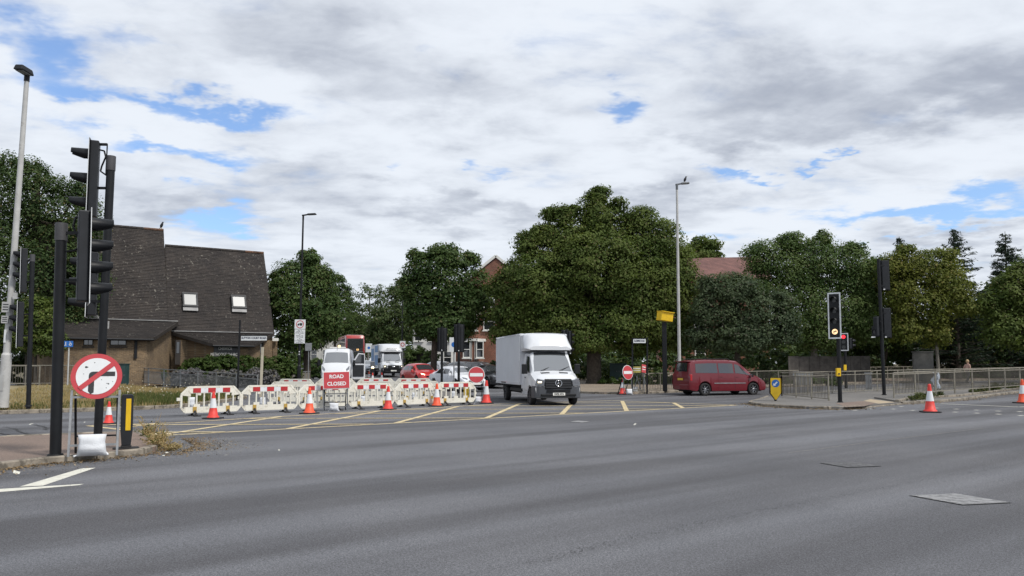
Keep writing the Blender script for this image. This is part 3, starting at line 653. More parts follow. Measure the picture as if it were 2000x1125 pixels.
# noticeboard, doors and piers of the porch
nb, c = wbox('noticeboard', 418, 676.5, 464, 706, 2.65, .08, SIGNK, proud=.16)
for i, (s_, sz) in enumerate((("CHISWICK", .30), ("METHODIST CHURCH", .30), ("OPEN EVERY SUNDAY", .25))):
    text('lettering', s_, sz, nb, (c[0] - .05, c[1] - .012, c[2] + .36 - i * .40), mat('pale_lettering', (0.55, 0.55, 0.52), 0.6), sx=0.64)
for u0, u1, v0 in ((343, 352, 664), (398, 404, 672), (500, 514, 668)):
    d_, c = wbox('door', u0, v0, u1, 712, 0.9, .12, DKWOOD, proud=.05)
    wbox('pane', u0 + (u1 - u0) * .25, v0 + 4, u1 - (u1 - u0) * .25, 690, 0.9, .03, GLASS, d_, .075)
for u0, u1 in ((353, 397), (477, 497), (515, 527)): wbox('brick_pier', u0, 664, u1, 714, 0.7, .3, BRICKY, proud=.1)
for u in (474, 484): wbox('post', u - 1.2, 674, u + 1.2, 712, 2.4, .12, DKWOOD)
wbox('side_wall', 533, 660, 541, 716, -1.0, .3, BRICKY); wbox('white_fascia', 531, 660, 544, 666, -.6, .2, WOODW)

# ------------------------------------------------------------------ houses
def house(name, label, u0, u1, Y, zt, depth, mwall, mroof, rz, ridge, group=None, bays=True, gable_front=False, win=WOODW):
    p0, p1 = P(u0, 716, Y), P(u1, 716, Y); w = p1.x - p0.x; c = Vector(((p0.x + p1.x) / 2, Y, gz(Y)))
    r = thing(name, label, 'house', c, rz, group)
    H = zt - c.z
    mb = MB(); mb.box((0, depth / 2, H / 2), (w, depth, H)); mb.build('wall', mwall, r)
    hr = ridge - zt; mb = MB(); o = .35
    if gable_front:
        mb.prism([(-w / 2 - o, H - .1), (w / 2 + o, H - .1), (0, H + hr)], -o * .2, depth + o)
        mb.build('roof', [mroof], r)
        g = MB(); g.prism([(-w / 2, H), (w / 2, H), (0, H + hr - .35)], -.12, .0); g.build('gable_wall', mwall, r)
        b = MB(); b.bar((-w / 2 - o, -.2, H - .1), (0, -.2, H + hr), .12, .24); b.bar((w / 2 + o, -.2, H - .1), (0, -.2, H + hr), .12, .24); b.build('barge_board', WOODW, r)
    else:
        mb.add([(-w / 2 - o, -o, H - .1), (w / 2 + o, -o, H - .1), (w / 2 + o, depth + o, H - .1), (-w / 2 - o, depth + o, H - .1), (-w / 2 - o, depth / 2, H + hr), (w / 2 + o, depth / 2, H + hr)],
               [(0, 1, 5, 4), (2, 3, 4, 5), (3, 0, 4), (1, 2, 5), (0, 3, 2, 1)])
        mb.build('roof', [mroof], r)
    ch = MB()
    if name == 'pale_house': ch.box((w * .3, depth * .5, H + hr + .2), (1.0, .7, 1.6)); ch.build('chimney', mwall, r)
    return r, w, H
def window(r, x, z, w, h, y=0.0, m=WOODW, cross=True, lintel=None):
    f = MB(); t_ = .09
    for cx_, cz_, dx, dz in ((0, h / 2 - t_ / 2, w, t_), (0, -h / 2 + t_ / 2, w, t_), (-w / 2 + t_ / 2, 0, t_, h - 2 * t_), (w / 2 - t_ / 2, 0, t_, h - 2 * t_)) + (((0, 0, w - 2 * t_, .07),) if cross else ()):
        f.box((x + cx_, y - .03, z + cz_), (dx, .12, dz))
    o = f.build('window', m, r)
    g = MB(); g.box((x, y - .01, z), (w - 2 * t_, .03, h - 2 * t_)); g.build('pane', GLASS, o)
    s = MB(); s.box((x, y - .08, z - h / 2 - .05), (w + .2, .2, .1)); s.build('window_sill', m, o)
    if lintel: s = MB(); s.box((x, y - .03, z + h / 2 + .12), (w + .2, .1, .22)); s.build('lintel', lintel, o)
# red brick villa seen between the street tree and the hornbeam
r, w, H = house('brick_house', 'red brick house with white bay windows between the street tree and the big hornbeam', 890, 1046, 74, ZV(566, 74), 9, BRICKR, TILER, 0, ZV(500, 74), gable_front=True)
def hx(u): return P(u, 716, 74).x - (P(890, 716, 74).x + P(1046, 716, 74).x) / 2
def hz(v): return ZV(v, 74) - gz(74)
for v0, v1 in ((600, 605), (609, 614)): b = MB(); b.box((0, -.03, (hz(v0) + hz(v1)) / 2), (w + .04, .1, hz(v0) - hz(v1))); b.build('cream_band', CREAM, r)
for u, v in ((955, 582), (955, 628), (990, 582), (990, 628), (905, 582), (921, 628)): window(r, hx(u), hz(v), 1.1, 1.7, -.01)
b = MB(); bx0, bx1 = hx(905), hx(946); b.plan([(bx0, 0), (bx0 + .7, -1.1), (bx1 - .7, -1.1), (bx1, 0)], 0, hz(664)); bay = b.build('bay', BRICKR, r)
b = MB(); b.plan([(bx0 - .15, .0), (bx0 + .6, -1.3), (bx1 - .6, -1.3), (bx1 + .15, .0)], hz(667), hz(662)); b.build('bay_cornice', WOODW, bay)
for x in (bx0 + .8, (bx0 + bx1) / 2 - .25, (bx0 + bx1) / 2 + .25, bx1 - .8): b = MB(); b.box((x, -1.14, (hz(668) + hz(704)) / 2), (.16, .12, hz(668) - hz(704))); b.build('pilaster', WOODW, bay)
window(bay, (bx0 + bx1) / 2 - .62, hz(683), .72, 1.6, -1.12); window(bay, (bx0 + bx1) / 2 + .62, hz(683), .72, 1.6, -1.12)
# pale rendered house further up the street
r, w, H = house('pale_house', 'pale rendered house up the street, glimpsed behind the lorry and tree', 806, 880, 92, ZV(628, 92), 9, mat('white_render', (.55, .55, .53), .85, var=.08), TILEM, 0, ZV(590, 92))
for x in (-1.6, 0.2, 1.9):
    for z in (1.7, 4.4): window(r, x, z, 1.0, 1.5)
d = MB(); d.box((-.7, -.03, 1.05), (.9, .12, 2.1)); d.build('door', DKWOOD, r)
r, w, H = house('pale_house', 'pale house at the far end of the street behind the left trees', 600, 672, 118, ZV(655, 118), 9, MATS['white_render'], TILEM, 0, ZV(625, 118))
for x in (-1.8, 0, 1.8): window(r, x, 2.0, 1.0, 1.5); window(r, x, 4.8, 1.0, 1.4)
# house with the long red roof behind the trees on the right
r, w, H = house('red_roofed_house', 'large house with a long red tiled roof rising behind the right-hand trees', 1290, 1500, 80, ZV(545, 80), 12, BRICKR, TILER, R(-9), ZV(488, 80))
for x in (-4, -1.4, 1.4, 4):
    for z in (2.2, 5.2): window(r, x, z, 1.1, 1.5)

# ------------------------------------------------------------------ trees
def quads_mesh(name, C, X, Y_, m, bend=None):
    """leaf faces: centre C, half axes X (along the leaf) and Y (across); a rhombus each"""
    n = len(C); V = np.empty((n, 4, 3), np.float32)
    V[:, 0] = C - X; V[:, 1] = C + Y_ - X * .1; V[:, 2] = C + X; V[:, 3] = C - Y_ - X * .1
    me = bpy.data.meshes.new(name); me.vertices.add(n * 4); me.vertices.foreach_set('co', V.reshape(-1))
    me.loops.add(n * 4); me.loops.foreach_set('vertex_index', np.arange(n * 4, dtype=np.int32))
    me.polygons.add(n); me.polygons.foreach_set('loop_start', np.arange(0, n * 4, 4, dtype=np.int32))
    me.materials.append(m); me.update(calc_edges=True); return me
def unit(a): return a / np.maximum(np.linalg.norm(a, axis=1, keepdims=True), 1e-9)
def leaf_cloud(lobes, dens, leaf, seed, clump=0.8, per=70, droop=0.25, flat=0.55, inner=0.2, up_bias=0.0, size_var=0.55):
    """leaves sit on small flattened sprays; the sprays sit on the lobes, with gaps in between"""
    rg = np.random.default_rng(seed); Cs, Xs, Ys = [], [], []
    L = [(np.array(c, float), np.array(r, float)) for c, r in lobes]
    for i, (c, r) in enumerate(L):
        area = 4 * math.pi * (((r[0] * r[1]) ** 1.6 + (r[0] * r[2]) ** 1.6 + (r[1] * r[2]) ** 1.6) / 3) ** (1 / 1.6)
        n = max(5, int(area * dens / per)); d = unit(rg.normal(size=(n * 2, 3)))
        d = d[(d[:, 2] > -0.85)][:n]
        cl_ = clump * min(1.0, .35 + r.mean() / 2.6); rad = np.maximum(.5, 1 - cl_ * .5 / r.mean()) - np.abs(rg.normal(0, .10, size=(len(d), 1)))
        p = c + d * r * rad
        keep = np.ones(len(p), bool)
        for j, (c2, r2) in enumerate(L):
            if j != i: keep &= (((p - c2) / r2) ** 2).sum(1) > 0.55
        p, d = p[keep], d[keep]
        if len(p) == 0: continue
        ins = max(1, int(len(p) * inner)); pin = c + unit(rg.normal(size=(ins, 3))) * r * rg.uniform(.25, .7, (ins, 1)); din = unit(rg.normal(size=(ins, 3)))
        p = np.vstack([p, pin]); d = np.vstack([d, din]); k_ = per
        sc = rg.uniform(.55, 1.25, (len(p), 1, 1)) * cl_ * np.array([1, 1, flat])
        e = unit(rg.normal(size=(len(p) * k_, 3)) + np.array([0, 0, .35])).reshape(len(p), k_, 3)
        off = e * sc * rg.uniform(.35, 1, (len(p), k_, 1)) ** .6 + rg.normal(0, .05, (len(p), k_, 3))
        q = (p[:, None, :] + off).reshape(-1, 3); dd = np.repeat(d, k_, 0); ee = e.reshape(-1, 3)
        nrm = unit(dd * .45 + ee * .6 + np.array([0, 0, .5 + up_bias]) + rg.normal(0, .38, q.shape))
        t_ = unit(np.cross(nrm, unit(rg.normal(size=q.shape)))); t_[:, 2] -= droop; t_ = unit(t_)
        s_ = unit(np.cross(nrm, t_)); l = leaf * rg.uniform(1 - size_var, 1 + size_var, (len(q), 1))
        Cs.append(q); Xs.append(t_ * l); Ys.append(s_ * l * rg.uniform(.5, .8, (len(q), 1)))
    return np.vstack(Cs), np.vstack(Xs), np.vstack(Ys)
def limbs(mb, base, top, r0, tips, n=8):
    base, top = Vector(base), Vector(top); mid = base.lerp(top, .5) + Vector((RND.uniform(-.15, .15), RND.uniform(-.15, .15), 0))
    mb.tube(base - Vector((0, 0, .2)), base + Vector((0, 0, .35)), r0 * 1.5, r0 * 1.05, n); mb.tube(base + Vector((0, 0, .35)), mid, r0 * 1.05, r0 * .8, n); mb.tube(mid, top, r0 * .8, r0 * .4, n)
    for tpt in tips:
        tpt = Vector(tpt); s0 = base.lerp(top, RND.uniform(.45, .8)); m_ = s0.lerp(tpt, .5) + Vector((0, 0, -.2))
        mb.tube(s0, m_, r0 * .45, r0 * .28, 6); mb.tube(m_, tpt, r0 * .28, r0 * .08, 6)
TREES = {}
PT = {3: dict(dens=165, leaf=.075, clump=.75, flat=.9, inner=.15), 5: dict(dens=230, leaf=.07, clump=.5, per=50), 7: dict(dens=215, leaf=.088, clump=.8), 8: dict(dens=120, leaf=.11, clump=.8, inner=.1), 9: dict(dens=225, leaf=.088, clump=.75),
      12: dict(dens=26, leaf=.13, clump=.9, per=40), 13: dict(dens=75, leaf=.13, clump=1.0, per=60, droop=.8), 14: dict(dens=40, leaf=.20, clump=1.3), 21: dict(dens=290, leaf=.078, clump=.95, per=100, flat=.45, droop=.4, inner=.34), 22: dict(dens=70, leaf=.16, clump=1.1),
      23: dict(dens=250, leaf=.072, clump=.75, per=80, flat=.5), 24: dict(dens=195, leaf=.078, clump=.9, per=80, flat=.6, inner=.2), 25: dict(dens=180, leaf=.078, clump=.9, per=80, flat=.5, inner=.18), 26: dict(dens=150, leaf=.09, clump=.85, per=80), 27: dict(dens=80, leaf=.12, clump=1.0)}
def tree(name, label, Y, lobes_px, m, trunk_u, seed=1, r0=.25, bark=BARK, depth=0.8, cat='tree', trunk_top=None, base_v=None, group=None, nolimb=False, **kw):
    """lobes in photo pixels (u, v, ru, rv[, dY]) at depth Y, turned into solid ellipsoids"""
    q = dict(dens=160, leaf=.09, clump=.8, per=70); q.update(PT.get(seed, {})); q.update(kw); lob = []
    for l in lobes_px:
        u, v, ru, rv = l[:4]; yy = Y + (l[4] if len(l) > 4 else 0); c = P(u, v, yy); s_ = yy / F
        lob.append(((c.x, c.y, c.z), (ru * s_, max(ru * s_ * depth, .3), rv * s_)))
    b = GX(trunk_u, Y); r = thing(name, label, cat, b, group=group)
    C, X, Yv = leaf_cloud(lob, seed=seed, **q); C = C - np.array(b)
    ok = C[:, 2] > 0.05; C, X, Yv = C[ok], X[ok], Yv[ok]
    o = bpy.data.objects.new('crown', quads_mesh('crown', C, X, Yv, m)); COL.objects.link(o); o.parent = r
    if not nolimb:
        top = max(l[0][2] + l[1][2] * .3 for l in lob) if trunk_top is None else ZV(trunk_top, Y)
        mb = MB(); cx_ = sum(l[0][0] for l in lob) / len(lob)
        limbs(mb, (0, 0, 0), (cx_ * .5 + b.x * .5 - b.x, .1, top - b.z), r0, [Vector(l[0]) - b + Vector((0, 0, -l[1][2] * .1)) for l in lob])
        mb.build('trunk', bark, r)
    return r
LF_MAPLE = leaf_mat('maple_leaves', (0.034, 0.068, 0.020), (0.090, 0.132, 0.040), (0.10, 0.10, 0.04))
LF_HORN = leaf_mat('hornbeam_leaves', (0.048, 0.082, 0.018), (0.128, 0.162, 0.040), (0.12, 0.11, 0.045))
LF_GREY = leaf_mat('grey_green_leaves', (0.042, 0.066, 0.034), (0.092, 0.122, 0.062), (0.10, 0.10, 0.07))
LF_ROB = leaf_mat('robinia_leaves', (0.044, 0.084, 0.024), (0.112, 0.156, 0.048), (0.12, 0.125, 0.06))
LF_YEL = leaf_mat('yellow_green_leaves', (0.070, 0.098, 0.018), (0.165, 0.175, 0.036), (0.19, 0.165, 0.05))
LF_CON = leaf_mat('conifer_needles', (0.012, 0.026, 0.016), (0.028, 0.045, 0.026), trans=.1)
LF_WIL = leaf_mat('willow_leaves', (0.045, 0.076, 0.026), (0.09, 0.125, 0.044), (0.13, 0.13, 0.07))
LF_LEFT = leaf_mat('dark_fine_leaves', (0.028, 0.056, 0.020), (0.082, 0.120, 0.042), (0.11, 0.10, 0.04))
tree('dense_tree', 'tall dark green tree at the left edge behind the grey lamp post', 50,
     [(-10, 400, 75, 95), (50, 390, 70, 85), (110, 420, 60, 85), (160, 440, 46, 75), (20, 520, 90, 100), (110, 530, 85, 95), (170, 560, 40, 80), (-40, 600, 90, 100), (60, 630, 90, 80), (130, 640, 45, 60), (60, 345, 36, 45), (15, 330, 34, 40), (150, 375, 26, 42), (-110, 450, 80, 120)],
     LF_LEFT, 60, seed=3, r0=.35)
tree('bush', 'paler green bushy tree low beside the far left signal pole', 46, [(75, 620, 40, 50), (45, 655, 36, 40), (90, 670, 40, 36)], LF_HORN, 70, seed=5, r0=.1)
tree('street_tree', 'dark round street tree behind the black lamp post with the lorry sign', 60,
     [(585, 590, 72, 72), (602, 508, 24, 28), (570, 545, 46, 40), (620, 545, 40, 36), (560, 610, 48, 60), (620, 620, 56, 62), (590, 650, 60, 46), (540, 555, 22, 30)], LF_MAPLE, 600, seed=7, r0=.28)
tree('street_tree', 'smaller dark street tree right of the black lamp post, behind the red bus', 112,
     [(655, 570, 30, 40), (672, 610, 24, 62), (640, 600, 24, 50), (660, 640, 30, 34), (632, 545, 22, 22)], LF_MAPLE, 655, seed=8, r0=.2)
tree('street_tree', 'rounded dark green street tree above the two central traffic signals', 57,
     [(868, 560, 62, 74), (838, 530, 44, 48), (905, 535, 42, 50), (870, 508, 50, 36), (835, 600, 42, 46), (905, 600, 46, 50), (868, 630, 60, 38), (812, 500, 18, 18), (928, 565, 26, 60), (935, 605, 24, 46), (942, 560, 14, 46), (808, 555, 26, 60), (812, 610, 26, 44), (915, 520, 26, 34), (870, 640, 70, 30)], LF_MAPLE, 846, seed=9, r0=.24)
tree('thin_tree', 'sparse thin tree at the end of the street above the bus', 122, [(712, 590, 26, 44), (735, 600, 24, 40), (700, 630, 22, 40), (725, 640, 34, 36), (745, 575, 16, 26)], LF_WIL, 718, seed=12, r0=.16, bark=BARKP)
tree('willow_tree', 'drooping green tree over the street behind the blue and white lorry', 114, [(775, 590, 24, 44), (790, 610, 34, 40), (755, 630, 40, 40), (800, 640, 34, 34), (740, 655, 34, 24), (783, 560, 14, 24)], LF_WIL, 815, seed=13, r0=.2, bark=BARKP)
tree('far_tree', 'distant tree closing the street behind the bus', 130, [(690, 640, 40, 36), (720, 655, 40, 30), (760, 660, 40, 30), (650, 660, 40, 30)], LF_MAPLE, 705, seed=14, r0=.2)
HB = [(1170, 525, 120, 92), (1168, 428, 46, 52), (1190, 412, 30, 36), (1068, 462, 26, 38), (1100, 425, 24, 36), (1250, 440, 46, 44), (1280, 470, 50, 56), (1118, 480, 50, 50), (1014, 548, 48, 54), (985, 560, 26, 44), (1320, 530, 40, 80), (1060, 560, 90, 80), (1250, 560, 90, 90), (1000, 610, 50, 60), (1330, 610, 36, 60), (1100, 630, 90, 58), (1210, 630, 95, 56), (1290, 640, 66, 52), (1040, 650, 60, 40), (965, 560, 14, 30), (1230, 500, 60, 70), (1270, 420, 18, 20), (1170, 384, 26, 24), (1074, 420, 20, 20), (1121, 408, 10, 20), (1150, 400, 20, 26), (1205, 405, 20, 26), (1300, 455, 30, 30), (1030, 480, 26, 40), (1046, 450, 12, 24), (1180, 600, 90, 60, 2.5), (1100, 560, 80, 70, 2.5), (1250, 560, 80, 80, 2.5), (1150, 665, 60, 34, -1), (1320, 665, 46, 30), (990, 650, 36, 40), (1345, 560, 24, 60), (1080, 690, 50, 24, 1), (1240, 675, 44, 24)]
tree('hornbeam_tree', 'huge broad dark green tree in the middle behind the white box van', 54, HB, LF_HORN, 1160, seed=21, r0=.5)
tree('far_tree', 'round tree top showing above the red roof on the right', 92, [(1375, 490, 40, 32), (1345, 500, 34, 30), (1400, 500, 16, 24)], LF_HORN, 1375, seed=22, r0=.3)
tree('shrub_tree', 'low grey green bushy tree behind the maroon people carrier', 51, [(1430, 570, 66, 44), (1400, 610, 56, 56), (1470, 615, 70, 56), (1520, 640, 56, 50), (1440, 660, 80, 40), (1385, 560, 30, 30), (1520, 590, 34, 34), (1375, 660, 40, 36)], LF_GREY, 1440, seed=23, r0=.2)
tree('robinia_tree', 'large airy green tree right of the red roof, behind the white edged signal', 58, [(1540, 530, 60, 60), (1490, 510, 44, 50), (1600, 520, 60, 60), (1650, 530, 50, 66), (1690, 560, 40, 70), (1608, 470, 18, 28), (1545, 475, 40, 22), (1500, 560, 40, 50), (1570, 600, 70, 60), (1640, 610, 70, 60), (1690, 640, 40, 50), (1600, 660, 60, 34), (1665, 490, 30, 22), (1575, 490, 30, 30)], LF_ROB, 1590, seed=24, r0=.25, bark=BARKP)
tree('yellow_green_tree', 'yellowish green tree with a thin pale trunk right of the black signal mast', 56, [(1800, 530, 64, 50), (1760, 560, 46, 60), (1850, 560, 50, 56), (1790, 600, 60, 56), (1870, 600, 40, 36), (1745, 520, 30, 34), (1835, 510, 40, 34), (1770, 640, 44, 40), (1830, 650, 24, 50), (1770, 490, 22, 18)], LF_YEL, 1833, seed=25, r0=.12, bark=BARKP, trunk_top=520)
tree('edge_tree', 'green tree at the right edge in front of the conifers', 55, [(1975, 580, 40, 60), (2030, 560, 60, 80), (1960, 640, 44, 50), (2020, 650, 60, 50), (1990, 535, 24, 30), (2090, 600, 60, 90), (1930, 600, 22, 40)], LF_HORN, 2010, seed=26, r0=.2)
tree('edge_tree', 'dark tree filling the gap behind the yellow green tree', 66, [(1720, 560, 60, 70), (1700, 640, 60, 60), (1900, 640, 70, 60), (1840, 660, 60, 46), (1780, 660, 60, 44), (1950, 600, 50, 60)], LF_MAPLE, 1720, seed=27, r0=.2)
def conifer(label, u, v_top, Y, wid, seed):
    b = GX(u, Y); r = thing('conifer', label, 'tree', b, group='conifers at the right'); H = ZV(v_top, Y) - b.z; rg = np.random.default_rng(seed); mb = MB()
    mb.tube((0, 0, -.2), (0, 0, H), .22, .02, 8); Cs, Xs, Ys = [], [], []
    z = 1.2
    while z < H - .15:
        t_ = 1 - z / H; n = 5 if t_ > .1 else 3
        for i in range(n):
            a = rg.uniform(0, 2 * math.pi); ln = wid * (t_ ** .75) * rg.uniform(.65, 1.15) + .18
            tip = np.array([math.cos(a) * ln, math.sin(a) * ln, z + ln * rg.uniform(-.05, .45)]); st = np.array([0, 0, z])
            mb.tube(st, tip, .05 * t_ + .012, .008, 5)
            m_ = int(26 * ln) + 6; s_ = rg.uniform(.15, 1, (m_, 1)); c = st + (tip - st) * s_ + rg.normal(0, .10, (m_, 3)) * np.array([1, 1, .5]); c[:, 2] -= .12 * s_[:, 0]
            d = unit((tip - st) * .6 + rg.normal(0, .5, (m_, 3)) + np.array([0, 0, -.45])); sd_ = unit(np.cross(d, rg.normal(size=(m_, 3))))
            Cs.append(c); Xs.append(d * rg.uniform(.10, .24, (m_, 1))); Ys.append(sd_ * rg.uniform(.02, .05, (m_, 1)))
        z += rg.uniform(.16, .30)
    o = bpy.data.objects.new('crown', quads_mesh('crown', np.vstack(Cs), np.vstack(Xs), np.vstack(Ys), LF_CON)); COL.objects.link(o); o.parent = r
    mb.build('trunk', BARK, r)
conifer('tall dark conifer behind the yellow green tree, left of two', 1872, 447, 64, 3.9, 31)
conifer('dark conifer at the right edge, only its tip clear of the leaves', 1974, 452, 66, 3.0, 32)
conifer('slim conifer tip just left of the yellow green tree crown', 1765, 462, 70, 2.2, 33)
# understorey and far wood that read as masses
def mass(name, lob, m, dens, leaf, seed, **kw):
    C, X, Yv = leaf_cloud(lob, dens, leaf, seed, **kw); o = bpy.data.objects.new(name, quads_mesh(name, C, X, Yv, m)); COL.objects.link(o); return tag(o, kind='stuff')
lob = []
for Y0, h0, h1, st in ((60.5, 1.5, 2.9, 26), (66, 3.0, 4.6, 30), (73, 4.0, 6.0, 40)):
    for u in range(985, 2180, st):
        Y = Y0 + RND.uniform(-.8, 1.5); g = GX(u + RND.uniform(-8, 8), Y); h = RND.uniform(h0, h1)
        if Y0 < 62 and u > 1640: Y += 6.5; g = GX(u, Y)
        if Y0 > 64 and u < 1060: continue
        if Y0 > 70 and u > 1240 and u < 1530: continue
        lob.append(((g.x, g.y, g.z + h * .4), (RND.uniform(.9, 1.5) * (1 + (Y0 > 64) * .5), .9, h * .62)))
for u in range(-240, 135, 26): Y = 53 + RND.uniform(-.8, 1.5); g = GX(u, Y); h = RND.uniform(2.0, 3.4); lob.append(((g.x, g.y, g.z + h * .4), (RND.uniform(.9, 1.4), .9, h * .62)))
mass('undergrowth', lob, LF_LEFT, 46, .12, 41, clump=.6)
lob = []
for x in range(-240, 260, 7):
    Y = 175 + RND.uniform(-8, 12)
    if x < -60: Y = 120 + RND.uniform(-6, 6)
    h = RND.uniform(5, 8.5); lob.append(((x + RND.uniform(-2, 2), Y, gz(Y) + h * .45), (RND.uniform(4, 6), 3, h * .58)))
mass('far_wood', lob, LF_MAPLE, 10, .30, 42, clump=1.6, per=50)
# ------------------------------------------------------------------ vehicles
def paint(name, c, rough=0.28, var=0.04): return mat(name, c, rough, var=var, vscale=1.2, coat=0.4, dirt=(tuple(x * .7 + .03 for x in c), 2.5, .60, .35))
class Body:
    """lofted bodywork: stations along x (front +x), half sections mirrored, wheel arches cut into the sides"""
    def __init__(s, keys, wheels=(), rw=0.36, zw=0.32, step=0.09):
        K = np.array(keys, float); xs = set(np.round(np.arange(K[0, 0], K[-1, 0], step), 4)) | set(K[:, 0])
        for xw in wheels: xs |= {round(xw + rw * math.cos(math.pi * i / 12), 4) for i in range(13)}
        s.x = np.array(sorted(x for x in xs if K[0, 0] <= x <= K[-1, 0])); s.sec = []
        for x in s.x:
            zb, ws, zm, wm, zbe, wbe, zt, wt = [np.interp(x, K[:, 0], K[:, i]) for i in range(1, 9)]
            for xw in wheels:
                d2 = rw * rw - (x - xw) ** 2
                if d2 > 0: zb = max(zb, zw + math.sqrt(d2))
            zm = max(zm, zb + .04); zbe = max(zbe, zm + .05); rr = min(.09, (zt - zbe) * .5)
            s.sec.append([(ws, zb), (wm, zm), (wbe, zbe), (wt + .0, zt - rr), (max(wt - rr * 1.1, wt * .6), zt - rr * .18), (wt * .45, zt + .012), (0, zt + .02)])
        s.sec = np.array(s.sec)
    def S(s, x, b):
        """x metres along, b section index 0..12 (0 left sill .. 6 top centre .. 12 right sill)"""
        i = int(np.clip(np.searchsorted(s.x, x) - 1, 0, len(s.x) - 2)); f = (x - s.x[i]) / (s.x[i + 1] - s.x[i]); sec = s.sec[i] * (1 - f) + s.sec[i + 1] * f
        sg = 1
        if b > 6: b = 12 - b; sg = -1
        j = int(min(math.floor(b), 5)); g = b - j; y, z = sec[j] * (1 - g) + sec[j + 1] * g
        return Vector((x, sg * y, z))
    def build(s, name, m, parent, inner=True):
        mb = MB(); n = len(s.x); vs = []
        for i in range(n):
            for b in range(13): vs.append(s.S(s.x[i] + (1e-6 if i == 0 else -1e-6), b))
        fs = [(i * 13 + b, (i + 1) * 13 + b, (i + 1) * 13 + b + 1, i * 13 + b + 1) for i in range(n - 1) for b in range(12)]
        mb.add(vs, fs, 0, True); mb.add(vs[:13], [tuple(range(13))]); mb.add(vs[-13:], [tuple(range(12, -1, -1))])
        o = mb.build(name, [m], parent); o.data.set_sharp_from_angle(angle=R(38))
        return o
    def patch(s, name, c4, m, parent, off=.006, n=6, mb=None, inset=None):
        """skin over the bodywork between four (x, b) corners"""
        own = mb is None; mb = mb or MB(); vs = []
        c4 = [Vector(c) for c in c4]
        for i in range(n + 1):
            for j in range(n + 1):
                u_, v_ = i / n, j / n; q = (c4[0] * (1 - u_) + c4[1] * u_) * (1 - v_) + (c4[3] * (1 - u_) + c4[2] * u_) * v_
                e = .01; p = s.S(q.x, q.y); nn = (s.S(q.x + e, q.y) - s.S(q.x - e, q.y)).cross(s.S(q.x, min(q.y + e, 11.99)) - s.S(q.x, max(q.y - e, .01)))
                nn = nn.normalized() if nn.length > 0 else Vector((0, 0, 1))
                if nn.dot(p - Vector((p.x, 0, .6))) < 0 and abs(nn.x) < .9: nn = -nn
                if abs(nn.x) >= .9 and nn.z < 0: nn = -nn
                vs.append(p + nn * off)
        fs = [(i * (n + 1) + j, (i + 1) * (n + 1) + j, (i + 1) * (n + 1) + j + 1, i * (n + 1) + j + 1) for i in range(n) for j in range(n)]
        mb.add(vs, fs, 0, True)
        return mb.build(name, m, parent, fix=False) if own else mb
WHEELS = {}
def wheel(parent, x, y, r, w, rim=ALLOY, spokes=5):
    """wheel on its own axle: tyre and spoked rim, facing outwards"""
    e = sub('wheel', parent, (x, y, r), (0, 0, 0 if y < 0 else math.pi)); key = (r, w, rim.name, spokes)
    if key not in WHEELS:
        A = Matrix.Rotation(math.pi / 2, 4, 'X')        # lathe axis z -> -y
        t_ = MB(); t_.lathe([(r * .64, -w / 2), (r * .93, -w / 2), (r, -w * .36), (r, w * .36), (r * .93, w / 2), (r * .66, w / 2), (r * .64, w * .3)], 28, M=A)
        q = MB(); q.lathe([(r * .66, w * .44), (r * .60, w * .46), (r * .58, w * .2), (.0, w * .2)], 24, M=A)
        k_ = MB(); k_.lathe([(r * .16, w * .2), (r * .16, w * .40), (0, w * .43)], 14, M=A)
        for i in range(spokes):
            a = 2 * math.pi * i / spokes; k_.bar((math.cos(a) * r * .1, -w * .34, math.sin(a) * r * .1), (math.cos(a) * r * .61, -w * .38, math.sin(a) * r * .61), r * .16, w * .12)
        WHEELS[key] = (t_.mesh('tyre', TYRE), q.mesh('rim', DKPL), k_.mesh('spokes', rim))
    for nme, me in zip(('tyre', 'rim', 'spokes'), WHEELS[key]):
        o = bpy.data.objects.new(nme, me); COL.objects.link(o); o.parent = e
def simple(name, parent, c, d, m, rot=None, bevel=.0):
    mb = MB(); mb.box((0, 0, 0), d); o = mb.build(name, m, parent, c, rot, bevel); return o
def underbody(parent, x0, x1, w, z0, z1): simple('underbody', parent, ((x0 + x1) / 2, 0, (z0 + z1) / 2), (x1 - x0, w, z1 - z0), RUBB)
def mirror(parent, x, y, z, m, h=.24, d=.12, w=.2):
    sgn = 1 if y > 0 else -1
    mb = MB(); mb.box((0, sgn * w / 2, 0), (d, w, h), taper=.92); mb.box((.0, -sgn * .05, -h * .3), (.06, .16, .05)); o = mb.build('wing_mirror', m, parent, (x, y, z), bevel=.02)
    simple('mirror_glass', o, (-d / 2 - .004, sgn * w / 2, 0), (.008, w * .82, h * .82), CHROM)
def plate(parent, x, z, m, txt=None, rear=False, w=.52, h=.112):
    o = simple('number_plate', parent, (x, 0, z), (.015, w, h), m)
    if txt: text('lettering', txt, h * .92, o, (-.012 if rear else .012, 0, 0), SIGNK, rot=(math.pi/2, 0, -math.pi/2 if rear else math.pi/2), bold=.004, sx=.85)
    return o
def ellipse_ring(name, parent, x, z, ry, rz_, t_, m, n=20):
    mb = MB()
    for i in range(n):
        a, b = 2 * math.pi * i / n, 2 * math.pi * (i + 1) / n; mb.tube((0, ry * math.cos(a), rz_ * math.sin(a)), (0, ry * math.cos(b), rz_ * math.sin(b)), t_, n=6)
    return mb.build(name, m, parent, (x, 0, z))
